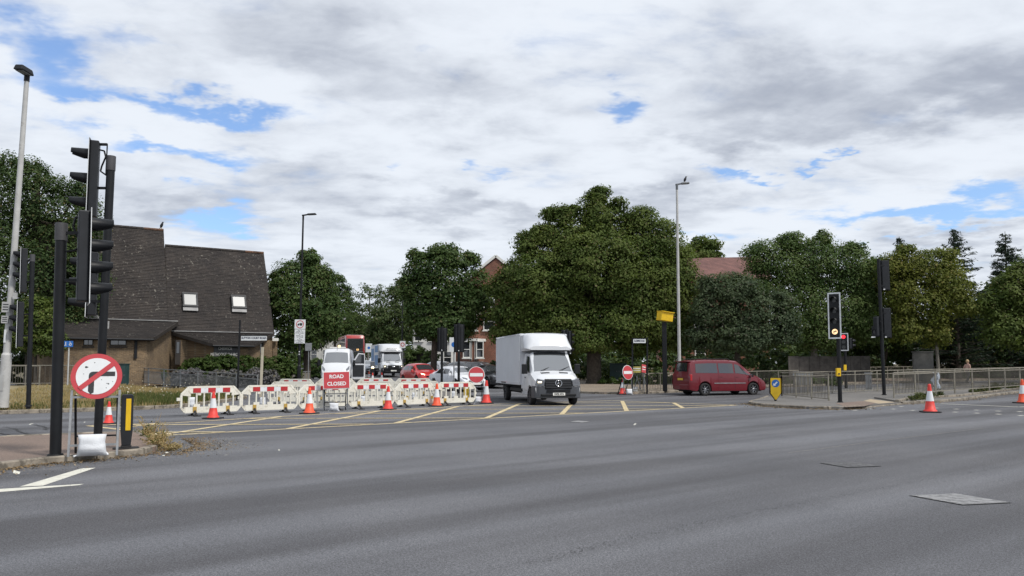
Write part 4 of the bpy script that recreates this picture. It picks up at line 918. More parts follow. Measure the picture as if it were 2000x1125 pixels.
def plan_bumper(name, parent, x0, x1, w, z0, z1, m, round_=.22):
    """bumper wrapping round the nose, rounded in plan"""
    hw = w / 2; poly = [(x0, -hw), (x1 - round_ * 1.1, -hw)] + [(x1 - round_ * 1.1 + round_ * 1.1 * math.sin(a), -hw + round_ - round_ * math.cos(a) * 1.0) for a in (R(25), R(50), R(75))]
    poly += [(x1, -hw + round_ * 1.3), (x1 + .03, 0)]; poly = poly + [(x, -y) for x, y in reversed(poly[:-1])]
    mb = MB(); mb.plan(poly, z0, z1); return mb.build(name, m, parent, fix=True, bevel=.03)

# ---- white box van in front (luton body with wind deflector)
def box_van(label, loc, rz, front):
    r = thing('box_van', label, 'van', loc, rz)
    big = front == 'star'
    K = [(1.1, .42, .95, .75, .99, 1.32, .97, 2.24, .86), (1.75, .42, .95, .75, .99, 1.32, .97, 2.24, .86), (2.12, .42, .95, .75, 1.0, 1.32, .97, 2.22, .85), (2.72, .42, .95, .75, 1.0, 1.28, .975, 1.42, .88),
         (2.80, .42, .95, .75, 1.0, 1.24, .97, 1.37, .87), (3.15, .42, .95, .75, .99, 1.08, .95, 1.24, .83), (3.36, .42, .93, .72, .97, .98, .92, 1.10, .80), (3.44, .42, .92, .68, .95, .86, .90, .98, .78)]
    B = Body(K, wheels=(2.62,), rw=.43, zw=.36); B.build('cab', VANW, r)
    B.patch('windscreen', [(2.16, 4.18), (2.74, 3.72), (2.74, 8.28), (2.16, 7.82)], WSCR, r, .008, 10)
    sb = MB(); B.patch('x', [(2.13, 4.15), (2.19, 4.1), (2.19, 7.9), (2.13, 7.85)], DKPL, r, .014, 6, mb=sb); sb.build('sun_strip', DKPL, r)
    for sgn in (0, 1):
        f = (lambda b: b) if sgn == 0 else (lambda b: 12 - b)
        B.patch('side_window', [(1.72, f(2.12)), (2.50, f(2.12)), (2.16, f(2.86)), (1.72, f(2.9))], GLASS, r, .008, 6)
        d = MB(); B.patch('x', [(1.66, f(.55)), (1.675, f(.55)), (1.675, f(2.95)), (1.66, f(2.95))], DKPL, r, .004, 4, mb=d); B.patch('x', [(1.66, f(.5)), (2.28, f(.5)), (2.28, f(.53)), (1.66, f(.53))], DKPL, r, .004, 4, mb=d); d.build('door_seam', DKPL, r)
        h = MB(); B.patch('x', [(1.76, f(1.62)), (1.95, f(1.62)), (1.95, f(1.72)), (1.76, f(1.72))], DKPL, r, .02, 3, mb=h); h.build('door_handle', DKPL, r)
        mirror(r, 2.42, (1 if sgn == 0 else -1) * 1.05, 1.50, BLACK, .42, .14, .24)
        B.patch('wheel_arch_trim', [(2.15, f(.02)), (3.1, f(.02)), (3.1, f(.25)), (2.15, f(.25))], DKPL, r, .01, 8)
    plan_bumper('bumper', r, 3.0, 3.52, 2.07, .30, .80, BUMP if big else BLACK, .3)
    lip = simple('lower_bumper', r, (3.5, 0, .43), (.16, 1.5, .10), BLACK, bevel=.02)
    g = MB(); g.box((0, 0, 0), (.12, 1.16 if big else 1.02, .42 if big else .36)); gr = g.build('grille', BLACK, r, (3.47, 0, .88), (0, R(-9), 0), bevel=.03)
    for i in range(4 if big else 6): s_ = simple('slat', gr, (.065, 0, -.15 + i * .10 if big else -.14 + i * .055), (.025, 1.08 if big else .9, .035 if big else .018), DKPL)
    lower = simple('air_intake', r, (3.555, 0, .60), (.03, 1.0, .12), BLACK)
    if big:
        bd = ellipse_ring('badge', gr, .09, .02, .135, .135, .014, CHROM)
        st = MB()
        for a in (90, 210, 330): st.add([(0, .022 * math.cos(R(a + 90)), .022 * math.sin(R(a + 90))), (0, .125 * math.cos(R(a)), .125 * math.sin(R(a))), (0, .022 * math.cos(R(a - 90)), .022 * math.sin(R(a - 90))), (.02, 0, 0)], [(0, 1, 3), (1, 2, 3), (2, 1, 0)])
        st.build('star', CHROM, bd)
    else:
        bd = MB(); bd.lathe([(0, .02), (.16, .012), (.165, 0)], 20, M=Matrix.Rotation(math.pi/2, 4, 'Y') @ Matrix.Diagonal((.45, 1, 1, 1))); bd.build('badge', CHROM, gr, (.08, 0, .03))
    for sgn in (-1, 1):
        h = MB(); h.prism([(-.20, -.11), (.17, -.15), (.22, .11), (-.12, .18)] if sgn < 0 else [(-.17, -.15), (.20, -.11), (.12, .18), (-.22, .11)], -.10, .14)
        hl = h.build('headlight', HLAMP, r, (3.40, sgn * .76, .93), (R(4) * 0, 0, math.pi/2 + sgn * R(18)), bevel=.015)
        simple('indicator', hl, (.0, -.105, .03), (.16, .01, .06), HLITW if sgn < 0 or not big else HLAMP)
        v = MB(); B.patch('x', [(2.86, 6 + sgn * 1.55), (2.98, 6 + sgn * 1.5), (2.98, 6 + sgn * 0.55), (2.86, 6 + sgn * 0.55)], DKPL, r, .006, 3, mb=v); v.build('bonnet_vent', DKPL, r)
    w = MB()
    for y0 in (-.55, .25): w.tube((2.80, y0, 1.43), (2.58, y0 + .5, 1.60), .012, n=5)
    w.build('wiper', BLACK, r)
    plate(r, 3.60, .47 if big else .56, PLATEW, 'KX22 AYA' if big else None)
    # box body
    X0, X1, Z0, Z1, HW = -3.75, 1.22, .80, 3.05, 1.07
    b = MB(); b.box(((X0 + X1) / 2, 0, (Z0 + Z1) / 2), (X1 - X0, 2 * HW, Z1 - Z0)); bx = b.build('box_body', BOXW, r, bevel=.025)
    for y in (-HW - .006, HW + .006):
        for z, h in ((Z0 + .05, .11), (Z1 - .04, .07)): simple('edge_rail', bx, ((X0 + X1) / 2, y, z), (X1 - X0, .02, h), VANW)
        for x in (X0 + .03, X1 - .03): simple('corner_post', bx, (x, y, (Z0 + Z1) / 2), (.07, .02, Z1 - Z0 - .28), VANW)
    # rounded pod over the cab
    K2 = [(1.22, 2.27, 1.02, 2.45, 1.05, 2.75, 1.05, 3.05, 1.04), (1.50, 2.27, 1.0, 2.42, 1.06, 2.72, 1.03, 3.06, .98), (1.85, 2.27, .97, 2.40, 1.05, 2.62, 1.0, 3.01, .86), (2.10, 2.27, .94, 2.38, 1.03, 2.52, .97, 2.80, .80), (2.24, 2.28, .90, 2.36, .99, 2.46, .94, 2.60, .80), (2.30, 2.31, .84, 2.35, .93, 2.41, .88, 2.47, .78)]
    Body(K2, step=.12).build('wind_deflector', VANW, r)
    underbody(r, -3.6, 3.3, 1.5, .42, .78)
    for x, rim in ((-2.0, ALLOY), (2.62, ALLOY)):
        for y in (-.90, .90): wheel(r, x, y, .35, .23, mat('steel_wheel', (.10, .10, .11), .5, .5), 8)
    for y in (-.95, .95): simple('mudguard', r, (-2.0, y, .86), (.95, .3, .05), BLACK); simple('side_guard', r, (.2, y * 1.05, .58), (2.2, .04, .12), BLACK)
    return r
p1, p2 = G(1052, 788), G(992, 783)
fw_ = G(1079, 790)
vrz = math.atan2(-1.0, .235)
SV = box_van('white box van with rounded cab pod and star badge, crossing the yellow box', (0, 0, 0), vrz, 'star')
fv = Vector((math.cos(vrz), math.sin(vrz), 0)); SV.location = Vector((fw_.x, fw_.y, 0)) - fv * 2.62
# ---- cars
def car(name, label, cat, loc, rz, pnt, kind, group=None, lit=False, platetxt=None, rimm=ALLOY):
    r = thing(name, label, cat, loc, rz, group)
    if kind == 'mpv':      # long people carrier
        K = [(-2.43, .40, .80, .55, .84, .80, .84, .98, .80), (-2.40, .33, .82, .60, .86, .98, .84, 1.10, .78), (-2.30, .28, .84, .62, .885, 1.12, .85, 1.72, .70), (-2.1, .25, .86, .62, .895, 1.13, .86, 1.84, .70), (-1.2, .24, .87, .62, .90, 1.12, .865, 1.89, .71), (.2, .24, .87, .62, .90, 1.10, .865, 1.88, .71), (.62, .24, .87, .62, .90, 1.08, .86, 1.84, .70), (1.05, .24, .87, .62, .90, 1.05, .855, 1.57, .70), (1.60, .24, .87, .62, .895, .99, .85, 1.12, .72), (2.0, .26, .86, .60, .885, .88, .82, .98, .68), (2.28, .28, .82, .55, .85, .74, .78, .88, .62), (2.40, .32, .76, .48, .78, .62, .74, .74, .58), (2.44, .36, .70, .46, .72, .56, .70, .66, .56)]
        B = Body(K, wheels=(-1.50, 1.52), rw=.40, zw=.33); ws_, rr = (0.64, 1.58), .33
        sidew = [(-2.05, -.70, 2.10, 2.86, -2.0), (-.62, .30, 2.10, 2.86, -.62), ]
    elif kind == 'hatch':
        K = [(-2.05, .42, .72, .55, .78, .80, .76, .95, .70), (-1.98, .32, .78, .60, .84, .92, .80, 1.05, .68), (-1.80, .26, .80, .60, .87, .98, .80, 1.36, .58), (-1.2, .22, .82, .58, .885, .97, .82, 1.47, .60), (-.3, .20, .83, .56, .89, .95, .83, 1.50, .62), (.25, .20, .83, .56, .89, .93, .83, 1.44, .62), (1.05, .20, .83, .56, .885, .89, .82, 1.00, .70), (1.5, .22, .82, .54, .87, .80, .78, .90, .64), (1.90, .26, .76, .50, .80, .66, .72, .76, .56), (2.05, .32, .66, .46, .68, .56, .64, .62, .50)]
        B = Body(K, wheels=(-1.30, 1.28), rw=.37, zw=.31); ws_, rr = (.28, 1.02), .31
        sidew = [(-1.70, -.52, 2.12, 2.84, -1.5), (-.44, .30, 2.12, 2.84, -.44)]
    else:                  # sedan / suv-ish
        K = [(-2.25, .42, .74, .55, .80, .82, .78, .96, .70), (-2.12, .32, .80, .60, .87, .95, .82, 1.06, .68), (-1.7, .26, .82, .60, .90, .99, .83, 1.18, .60), (-1.1, .22, .84, .60, .91, .98, .85, 1.44, .60), (-.3, .20, .85, .58, .915, .97, .85, 1.47, .62), (.3, .20, .85, .58, .915, .95, .85, 1.42, .62), (1.15, .20, .85, .58, .91, .91, .84, 1.03, .72), (1.7, .22, .84, .56, .89, .82, .80, .93, .66), (2.1, .26, .78, .50, .82, .68, .74, .78, .58), (2.28, .32, .68, .46, .70, .56, .66, .64, .50)]
        B = Body(K, wheels=(-1.38, 1.42), rw=.39, zw=.33); ws_, rr = (.36, 1.10), .33
        sidew = [(-1.45, -.42, 2.12, 2.84, -1.0), (-.34, .36, 2.12, 2.84, -.34)]
    B.build('body', pnt, r)
    f0 = ws_[1]; fr0 = ws_[0]
    B.patch('windscreen', [(fr0 + .06, 4.12), (f0 - .03, 3.62), (f0 - .03, 8.38), (fr0 + .06, 7.88)], WSCR, r, .008, 8)
    for sgn in (0, 1):
        f = (lambda b: b) if sgn == 0 else (lambda b: 12 - b)
        for (xa, xb, b0, b1, xt) in sidew: B.patch('side_window', [(xa, f(b0)), (xb, f(b0)), (xb, f(b1)), (xt, f(b1))], GLASS, r, .008, 5)
        xb0 = sidew[-1][1] + .10; B.patch('side_window', [(xb0, f(2.12)), (f0 - .12, f(2.12)), (xb0 + (f0 - xb0) * .30, f(2.78)), (xb0, f(2.84))], GLASS, r, .008, 6)
        for x in ([sidew[-1][1] + .05, sidew[0][1] + .035]):
            d = MB(); B.patch('x', [(x, f(.15)), (x + .012, f(.15)), (x + .012, f(2.0)), (x, f(2.0))], DKPL, r, .004, 5, mb=d); d.build('door_seam', DKPL, r)
            h = MB(); B.patch('x', [(x - .26 if kind != 'mpv' else x + .08, f(1.72)), (x - .07 if kind != 'mpv' else x + .27, f(1.72)), (x - .07 if kind != 'mpv' else x + .27, f(1.80)), (x - .26 if kind != 'mpv' else x + .08, f(1.80))], pnt, r, .022, 3, mb=h); h.build('door_handle', pnt, r)
        mirror(r, f0 - .22, (1 if sgn == 0 else -1) * .88, 1.05 if kind == 'mpv' else .98, pnt if kind != 'mpv' else BLACK, .16, .12, .18)
    xf = K[-1][0]; xr = K[0][0]
    plan_bumper('front_bumper', r, xf - .5, xf + .04, 1.70, .24, .50, pnt if kind != 'mpv' else pnt, .36)
    plan_bumper('rear_bumper', r, -(xr + .55), -xr + .03, 1.74, .30, .58, pnt, .22).rotation_euler = (0, 0, math.pi)
    simple('grille', r, (xf + .02, 0, .58), (.08, .8, .10), BLACK, bevel=.01); simple('air_intake', r, (xf + .085, 0, .36), (.03, .9, .12), BLACK)
    hx = xf - .22
    for sgn in (-1, 1):
        a, b_ = 6 + sgn * 1.85, 6 + sgn * 3.6
        o = B.patch('headlight', [(hx + .10, a), (hx - .22, b_ - sgn * .3), (hx - .02, b_), (hx + .17, 6 + sgn * 2.6)], HLITW if lit else HLAMP, r, .012, 4)
        tz = 1.0 if kind != 'mpv' else .95
        tl = MB(); tl.box((0, 0, 0), (.12, .14, .34 if kind == 'mpv' else .18)); tl.build('tail_lamp', TLAMP, r, (xr + (.10 if kind == 'mpv' else .14), sgn * (.81 if kind == 'mpv' else .68), tz), bevel=.02)
    if kind == 'mpv':
        # tailgate window, rails, rubbing strips, plate
        B.patch('rear_window', [(-2.375, 4.35), (-2.303, 4.35), (-2.303, 7.65), (-2.375, 7.65)], GLASS, r, .02, 5)
        for sgn in (-1, 1):
            rb = MB(); rb.path([(-1.9, sgn * .58, 1.86), (-1.8, sgn * .60, 1.93), (.1, sgn * .60, 1.94), (.25, sgn * .58, 1.87)], .018); rb.build('roof_rail', BLACK, r)
            st = MB(); B.patch('x', [(-.95, 6 - sgn * 4.98 if False else (1.02 if sgn > 0 else 10.98)), (1.02, (1.02 if sgn > 0 else 10.98)), (1.02, (1.10 if sgn > 0 else 10.90)), (-.95, (1.10 if sgn > 0 else 10.90))], GALV, r, .016, 6, mb=st); st.build('rubbing_strip', GALV, r)
        simple('rear_spoiler', r, (-2.28, 0, 1.80), (.22, 1.2, .04), pnt, bevel=.015); plate(r, -2.46, .86, PLATEY, rear=True)
    else:
        B.patch('rear_window', [(xr + .20, 4.2), (xr + .75, 4.3), (xr + .75, 7.7), (xr + .20, 7.8)], GLASS, r, .012, 5)
        plate(r, xf + .11, .44, PLATEW)
    underbody(r, xr + .3, xf - .3, 1.45, .20, .55)
    wx = (-1.50, 1.52) if kind == 'mpv' else (-1.30, 1.28) if kind == 'hatch' else (-1.38, 1.42)
    for x in wx:
        for y in (-.80, .80): wheel(r, x, y, rr, .21, rimm, 5 if kind != 'mpv' else 7)
    return r
MAROON = paint('maroon_car_paint', (0.125, 0.007, 0.014)); REDC = paint('red_car_paint', (0.45, 0.025, 0.025)); WHTC = paint('white_car_paint', (0.66, 0.68, 0.72)); BLKC = paint('black_car_paint', (0.010, 0.011, 0.014)); SILC = paint('silver_car_paint', (0.36, 0.38, 0.41)); GRYC = paint('grey_car_paint', (0.08, 0.09, 0.10))
def at_px(u, Y): return GX(u, Y)
w1_, w2_ = G(1371, 772.5), G(1475, 771.5); crz = math.atan2(w2_.y - w1_.y + .55, w2_.x - w1_.x)
cw = (w1_ + w2_) / 2; side = Vector((-math.sin(crz), math.cos(crz), 0))
car('people_carrier', 'maroon people carrier driving away to the right past the crossing island', 'car', cw + side * .80 , crz, MAROON, 'mpv')
def heading(u, Y, turn=0.0):       # car faces the camera, turned by some degrees (positive: nose to photo right)
    p = GX(u, Y); return p, math.atan2(-p.y, -p.x) + R(turn)
p, a = heading(822, 55.5, 22); car('hatchback', 'red hatchback with lit headlight behind the barriers, nose to the camera', 'car', p, a, REDC, 'hatch', lit=True)
p, a = heading(893, 46.5, 28); car('saloon_car', 'white car waiting behind the two signal poles', 'car', p, a, WHTC, 'sedan')
p, a = heading(958, 50.5, 24); car('saloon_car', 'black car half hidden behind the white box van', 'car', p, a, BLKC, 'sedan')
p, a = heading(716, 80, 10); car('saloon_car', 'silver car queueing between the bus and the blue and white lorry', 'car', p, a, SILC, 'sedan', lit=False)
PK = 'parked cars on the side street'
p, a = heading(911, 67.5, 40); car('parked_car', 'dark parked car below the white bay window', 'car', p, a, GRYC, 'hatch', PK)
p, a = heading(941, 66, 40); car('parked_car', 'black parked car in front of the brick house, against the box van', 'car', p, a, BLKC, 'hatch', PK)
p, a = heading(864, 69, 30); car('parked_car', 'silver grey parked car behind the left of the two signals', 'car', p, a, SILC, 'hatch', PK)
p, a = heading(622, 78, -6); car('parked_car', 'silver parked car glimpsed left of the white panel van', 'car', p, a, SILC, 'hatch', PK)
p, a = heading(606, 72, -8); car('parked_car', 'dark parked car by the left pavement beyond the lamp post', 'car', p, a, BLKC, 'hatch', PK)
# motorcyclist-size orange light beside the lorry: a dark scooter with a lit lamp
# ---- blue and white lorry
p, a = heading(757, 74, 9)
LV = box_van('white box lorry with blue side panels waiting in the side street', p, a, 'oval')
BLUEP = mat('blue_panel', (0.03, 0.16, 0.38), 0.45, var=.05)
for x, z, w, h in ((-.1, 2.62, 1.9, .62), (-.1, 1.55, 2.1, .95), (-2.6, 2.1, 1.6, 1.2)): simple('blue_panel', LV, (x, -1.086, z), (w, .012, h), BLUEP)
text('lettering', 'delivered', .22, LV, (2.34, 0, 2.62), SIGNK, rot=(R(40), 0, math.pi / 2), sx=1.2)
# ---- white panel van with its door open
def panel_van(label, loc, rz):
    r = thing('panel_van', label, 'van', loc, rz)
    K = [(-2.9, .40, .90, .8, .99, 1.45, .97, 2.46, .80), (-2.8, .38, .95, .8, 1.01, 1.45, .99, 2.54, .84), (.9, .38, .95, .8, 1.01, 1.45, .99, 2.55, .84), (1.25, .38, .95, .8, 1.01, 1.45, .985, 2.50, .84), (1.55, .38, .95, .8, 1.01, 1.44, .98, 2.20, .84), (2.12, .38, .95, .8, 1.01, 1.38, .97, 1.52, .86), (2.35, .38, .94, .78, 1.0, 1.22, .95, 1.36, .84), (2.62, .38, .90, .72, .96, .98, .90, 1.12, .76), (2.74, .40, .82, .66, .88, .84, .84, .94, .70)]
    B = Body(K, wheels=(-1.5, 1.95), rw=.42, zw=.35, step=.12); B.build('body', VANW, r)
    B.patch('windscreen', [(1.50, 4.1), (2.10, 3.6), (2.10, 8.4), (1.50, 7.9)], WSCR, r, .01, 8)
    for f in ((lambda b: b), (lambda b: 12 - b)): B.patch('side_window', [(.75, f(2.1)), (1.85, f(2.1)), (1.48, f(2.75)), (.75, f(2.8))], GLASS, r, .008, 5)
    plan_bumper('front_bumper', r, 2.3, 2.82, 1.95, .30, .66, DKPL, .4); simple('grille', r, (2.74, 0, .80), (.08, .9, .16), BLACK, bevel=.02)
    for sgn in (-1, 1):
        B.patch('headlight', [(2.62, 6 + sgn * 2.0), (2.25, 6 + sgn * 3.4), (2.50, 6 + sgn * 3.75), (2.70, 6 + sgn * 3.0)], HLAMP, r, .014, 4)
    mirror(r, 1.78, -1.06, 1.55, BLACK, .40, .14, .22)
    bar = simple('beacon_bar', r, (.95, 0, 2.60), (.22, 1.1, .08), WOODW, bevel=.02)
    bc = MB(); bc.lathe([(.09, 0), (.09, .09), (.05, .13), (0, .135)], 12); bc.build('beacon', HLIT, bar, (0, .1, .04))
    ae = MB(); ae.tube((1.42, 0, 2.40), (1.58, 0, 2.62), .012, n=5); ae.build('aerial', BLACK, r)
    hinge = sub('open_door', r, (1.72, .99, 0), (0, 0, R(-62)))
    dp = [(0, .45), (-1.02, .45), (-1.02, 1.45), (-.98, 2.18), (-.52, 2.22), (-.02, 1.50)]
    d = MB(); d.prism(dp, -.04, .04); d.build('door_panel', VANW, hinge, fix=True)
    g = MB(); g.prism([(-.95, 1.5), (-.93, 2.12), (-.54, 2.15), (-.12, 1.5)], -.052, .052); g.build('door_window', GLASS, hinge, fix=True)
    d = MB(); d.prism([(-.08, .6), (-.9, .6), (-.9, 1.4), (-.08, 1.4)], .041, .08); d.build('door_lining', DKPL, hinge, fix=True)
    mirror(hinge, -.12, .05, 1.55, BLACK, .36, .12, .2)
    underbody(r, -2.7, 2.4, 1.5, .35, .7); plate(r, 2.86, .50, PLATEW)
    for x in (-1.5, 1.95):
        for y in (-.88, .88): wheel(r, x, y, .34, .22, MATS['steel_wheel'], 6)
    return r
p, a = heading(661, 54.5, -4); panel_van('white panel van with driver door open and amber roof beacon behind the road closed sign', p, a)
# ---- double decker
p, a = heading(683, 103, 7); r = thing('bus', 'red double decker bus coming down the side street behind the white panel van', 'bus', p, a)
BUSR = paint('bus_red_paint', (0.36, 0.03, 0.028))
K = [(-5.5, .35, 1.2, 1.0, 1.25, 2.2, 1.25, 4.36, 1.14), (-5.4, .32, 1.25, 1.0, 1.27, 2.2, 1.27, 4.42, 1.18), (4.9, .32, 1.25, 1.0, 1.27, 2.2, 1.27, 4.42, 1.18), (5.25, .32, 1.22, 1.0, 1.26, 2.2, 1.26, 4.36, 1.14), (5.45, .35, 1.12, 1.0, 1.18, 2.1, 1.17, 4.05, 1.0)]
B = Body(K, wheels=(-3.2, 2.6), rw=.55, zw=.48, step=.5); B.build('body', BUSR, r)
mb = MB(); mb.box((5.47, 0, 3.35), (.06, 2.0, 1.25)); mb.build('upper_windscreen', WSCR, r, bevel=.03); mb = MB(); mb.box((5.49, 0, 1.75), (.06, 2.1, 1.2)); mb.build('lower_windscreen', WSCR, r, bevel=.03)
db = simple('destination_blind', r, (5.5, 0, 2.55), (.05, 1.9, .34), SIGNK); text('lettering', 'E3', .3, db, (.03, .3, 0), HLIT, rot=(math.pi/2, 0, math.pi/2))
for sgn in (-1, 1):
    f = (lambda b: b) if sgn > 0 else (lambda b: 12 - b)
    for z0, z1 in ((1.25, 1.98), (2.25, 2.85)):
        for i in range(6): x0 = -5.0 + i * 1.62; B.patch('side_window', [(x0, f(z0)), (x0 + 1.5, f(z0)), (x0 + 1.5, f(z1)), (x0, f(z1))], GLASS, r, .01, 2)
    simple('headlight', r, (5.40, sgn * .95, .75), (.2, .3, .2), HLAMP, bevel=.03)
    for x in (-3.2, 2.6): wheel(r, x, sgn * 1.1, .48, .3, MATS['steel_wheel'], 8)
    mirror(r, 5.5, sgn * 1.28, 2.4, BLACK, .4, .15, .2)
mb = MB(); mb.box((0, 0, 4.44), (9.8, 2.0, .04)); mb.build('roof_panel', WOODW, r); underbody(r, -5.2, 5.2, 2.0, .3, .8)
# motor scooter with a lit lamp beside the lorry
p, a = heading(727, 68, 4); r = thing('motor_scooter', 'dark motor scooter with lit amber lamp beside the lorry', 'scooter', p, a)
mb = MB(); mb.box((-.45, 0, .62), (.8, .34, .35)); mb.box((.1, 0, .3), (.7, .3, .12)); mb.bar((.35, 0, .3), (.55, 0, .95), .36, .1); mb.build('body', BLKC, r, bevel=.04)
mb = MB(); mb.tube((.48, -.36, 1.05), (.48, .36, 1.05), .025); mb.tube((.5, 0, 1.05), (.72, 0, .32), .035); mb.build('handlebar', BLACK, r)
mb = MB(); mb.lathe([(0, .06), (.1, .04), (.12, 0)], 14, M=Matrix.Rotation(math.pi/2, 4, 'Y')); mb.build('headlight', HLITW, r, (.62, 0, .95)); mb = MB(); mb.add([(.5, -.22, 1.05), (.5, .22, 1.05), (.3, .18, 1.45), (.3, -.18, 1.45)], [(0, 1, 2, 3)]); mb.build('windshield', GLASS, r)
wheel(r, .75, .05, .27, .12); wheel(r, -.65, .05, .27, .12)
# ------------------------------------------------------------------ lamp posts
def dims(u, vb, vt, h=0.0, Y=None):
    b = G(u, vb, h) if Y is None else P(u, vb, Y); return b, ZV(vt, b.y) - b.z
def lamp_post(label, b, H, m, r0, r1, arm, base_h=1.4, dirx=1, lantern=BLACK, lean=0.0, end_on=False, base_m=None):
    r = thing('lamp_post', label, 'lamp post', b, rot=(0, lean, 0))
    mb = MB(); mb.tube((0, 0, -.1), (0, 0, base_h), r0 * 1.5, r0 * 1.4, 14); mb.tube((0, 0, base_h), (0, 0, base_h + .08), r0 * 1.4, r0, 14); mb.build('post_base', base_m or m, r)
    mb = MB(); mb.tube((0, 0, base_h + .08), (0, 0, H), r0, r1, 14); mb.build('pole', m, r)
    if end_on:
        e = MB(); e.box((.04, -.25, H + .07), (.34, .7, .20), taper=.8); e.tube((0, 0, H - .25), (0, 0, H + .0), r1 * 1.2, n=10); l = e.build('lantern', lantern, r, bevel=.04)
        simple('lens_glass', l, (.04, -.25, H - .035), (.26, .5, .02), SKYL)
    else:
        e = MB(); e.tube((0, 0, H - .3), (0, 0, H + .06), r1 * 1.15, n=10); e.bar((-.08 * dirx, 0, H + .0), (arm * .35 * dirx, 0, H + .07), .09, .08); e.build('bracket_arm', lantern, r)
        e = MB(); M = Matrix.Translation((arm * .66 * dirx, 0, H + .10)) @ Matrix.Rotation(-.06 * dirx, 4, 'Y'); e.box((0, 0, 0), (arm * .72, .28, .09), M=M, taper=.85); l = e.build('lantern', lantern, r, bevel=.02)
        e = MB(); e.box((0, 0, -.05), (arm * .5, .2, .02), M=M); e.build('lens_glass', l and SKYL, l)
    d = MB(); d.box((0, -r0 * 1.42, .75), (r0 * 1.2, .03, .55)); d.build('access_door', base_m or m, r)
    return r
b, H = dims(6, 790, 140, .30); LP = lamp_post('tall grey lamp post at the left edge with small plates on it', b, H - .1, CONC, .115, .075, 1.0, 1.7, lean=R(1.7), end_on=True)
for z, h, w in ((3.35, .36, .27), (2.92, .26, .24), (3.75, .22, .16)):
    s_ = simple('small_plate', LP, (-.06 if z < 3.5 else .24, -.14, z), (w, .02, h), CONC)
    if z < 3.5:
        for i in range(3): simple('print_line', s_, (0, -.012, h * (.25 - .25 * i)), (w * .7, .004, h * .1), SIGNK)
simple('white_strip', LP, (-.02, -.13, 2.35), (.07, .02, .45), SIGNW)
b = GX(584, 50); BL = lamp_post('slim black lamp post carrying the lorry ban sign', b, ZV(421, 50) - b.z, BLACK, .085, .055, .85, 1.4, lean=R(.5))
SB = sub('traffic_sign', BL, (.02, -.13, 0)); z0, z1 = ZV(671, 50) - b.z, ZV(624, 50) - b.z; zm = ZV(643, 50) - b.z; w = .70
simple('upper_plate', SB, (0, 0, (zm + z1) / 2), (w, .03, z1 - zm - .02), SIGNW)
mb = MB(); mb.ring((0, (zm + z1) / 2), .21, .255, -.022, -.012, 28); mb.build('red_ring', SIGNR, SB)
mb = MB(); zc = (zm + z1) / 2
mb.prism([(-.02, zc - .06), (.15, zc - .06), (.15, zc + .075), (-.02, zc + .075)], -.022, -.015); mb.prism([(-.16, zc - .06), (-.04, zc - .06), (-.04, zc + .05), (-.10, zc + .05), (-.16, zc - .005)], -.022, -.015)
for x in (-.11, .03, .10): mb.disc((x, zc - .065), .03, -.024, -.015, 12)
mb.build('lorry_symbol', SIGNK, SB)
lp_ = simple('lower_plate', SB, (0, 0, (z0 + zm) / 2 - .005), (w * .96, .03, zm - z0 - .02), SIGNW)
for i, s_ in enumerate(('Mon - Fri', 'Midnight - 7 am', '8.30 pm - Midnight', 'Sat', 'Midnight - 7 am', '1 pm - Midnight', 'Sun', 'At any time', 'Except', 'permit holders')):
    text('lettering', s_, .085, lp_, (0, -.018, (zm - z0) * (.42 - .093 * i)), SIGNK, sx=.85)
simple('divider_line', lp_, (0, -.017, -(zm - z0) * .31), (w * .94, .004, .015), SIGNK)
for x, v in ((.02, 687), (.02, 692)): mb = MB(); mb.disc((x, ZV(v, 50) - b.z), .04, -.15, -.13, 12); mb.build('white_stud', SIGNW, BL)
b = GX(1327, 46); LR = lamp_post('tall grey lamp post behind the maroon car with a bird on its lantern', b, ZV(361, 46) - b.z, CONC, .10, .065, .75, 1.6, lantern=STEEL)
LRH = ZV(361, 46)
b = GX(785, 95); lamp_post('distant thin lamp post in front of the willow', b, ZV(548, 95) - b.z, BLACK, .10, .07, 1.2, dirx=-1)
def bird(label, p, s_=1.0, rz=0.0):
    r = thing('bird', label, 'bird', p, rz); mb = MB()
    Mx = Matrix.Translation((0, 0, .14 * s_)) @ Matrix.Rotation(R(-50), 4, 'Y'); prof = [(0, -.13), (.035, -.11), (.065, -.04), (.068, .02), (.05, .09), (.038, .12), (.04, .15), (.03, .18), (0, .195)]
    mb.lathe([(a * s_, z * s_) for a, z in prof], 12, M=Matrix.Translation((0, 0, .17 * s_)) @ Matrix.Rotation(R(22), 4, 'Y')); mb.build('body', DKPL, r)
    mb = MB(); mb.add([(-.03 * s_, -.03 * s_, .08 * s_), (-.03 * s_, .03 * s_, .08 * s_), (-.14 * s_, .03 * s_, -.04 * s_), (-.14 * s_, -.03 * s_, -.04 * s_), (-.03 * s_, 0, .11 * s_)], [(0, 1, 2, 3), (0, 4, 1), (4, 3, 2), (1, 4, 2), (0, 3, 4)]); mb.build('tail', DKPL, r)
    mb = MB(); mb.tube((.105 * s_, 0, .345 * s_), (.15 * s_, 0, .335 * s_), .012 * s_, .002, 6); mb.build('beak', GOLD, r)
    for y in (-.02, .02): mb = MB(); mb.tube((0, y * s_, 0), (.0, y * s_, .09 * s_), .008 * s_, n=5); mb.build('leg', GOLD, r)
bird('dark bird perched on the lantern of the tall grey lamp post', (b.x * 0 + GX(1327, 46).x + .50, 46, LRH + .13), 1.15)
bird('black bird sitting on the end of the upper church ridge', tuple(E0 + a_ * (xs1 - .15) - b_o * q2 + Vector((0, 0, zs1 + .16))), 1.5)

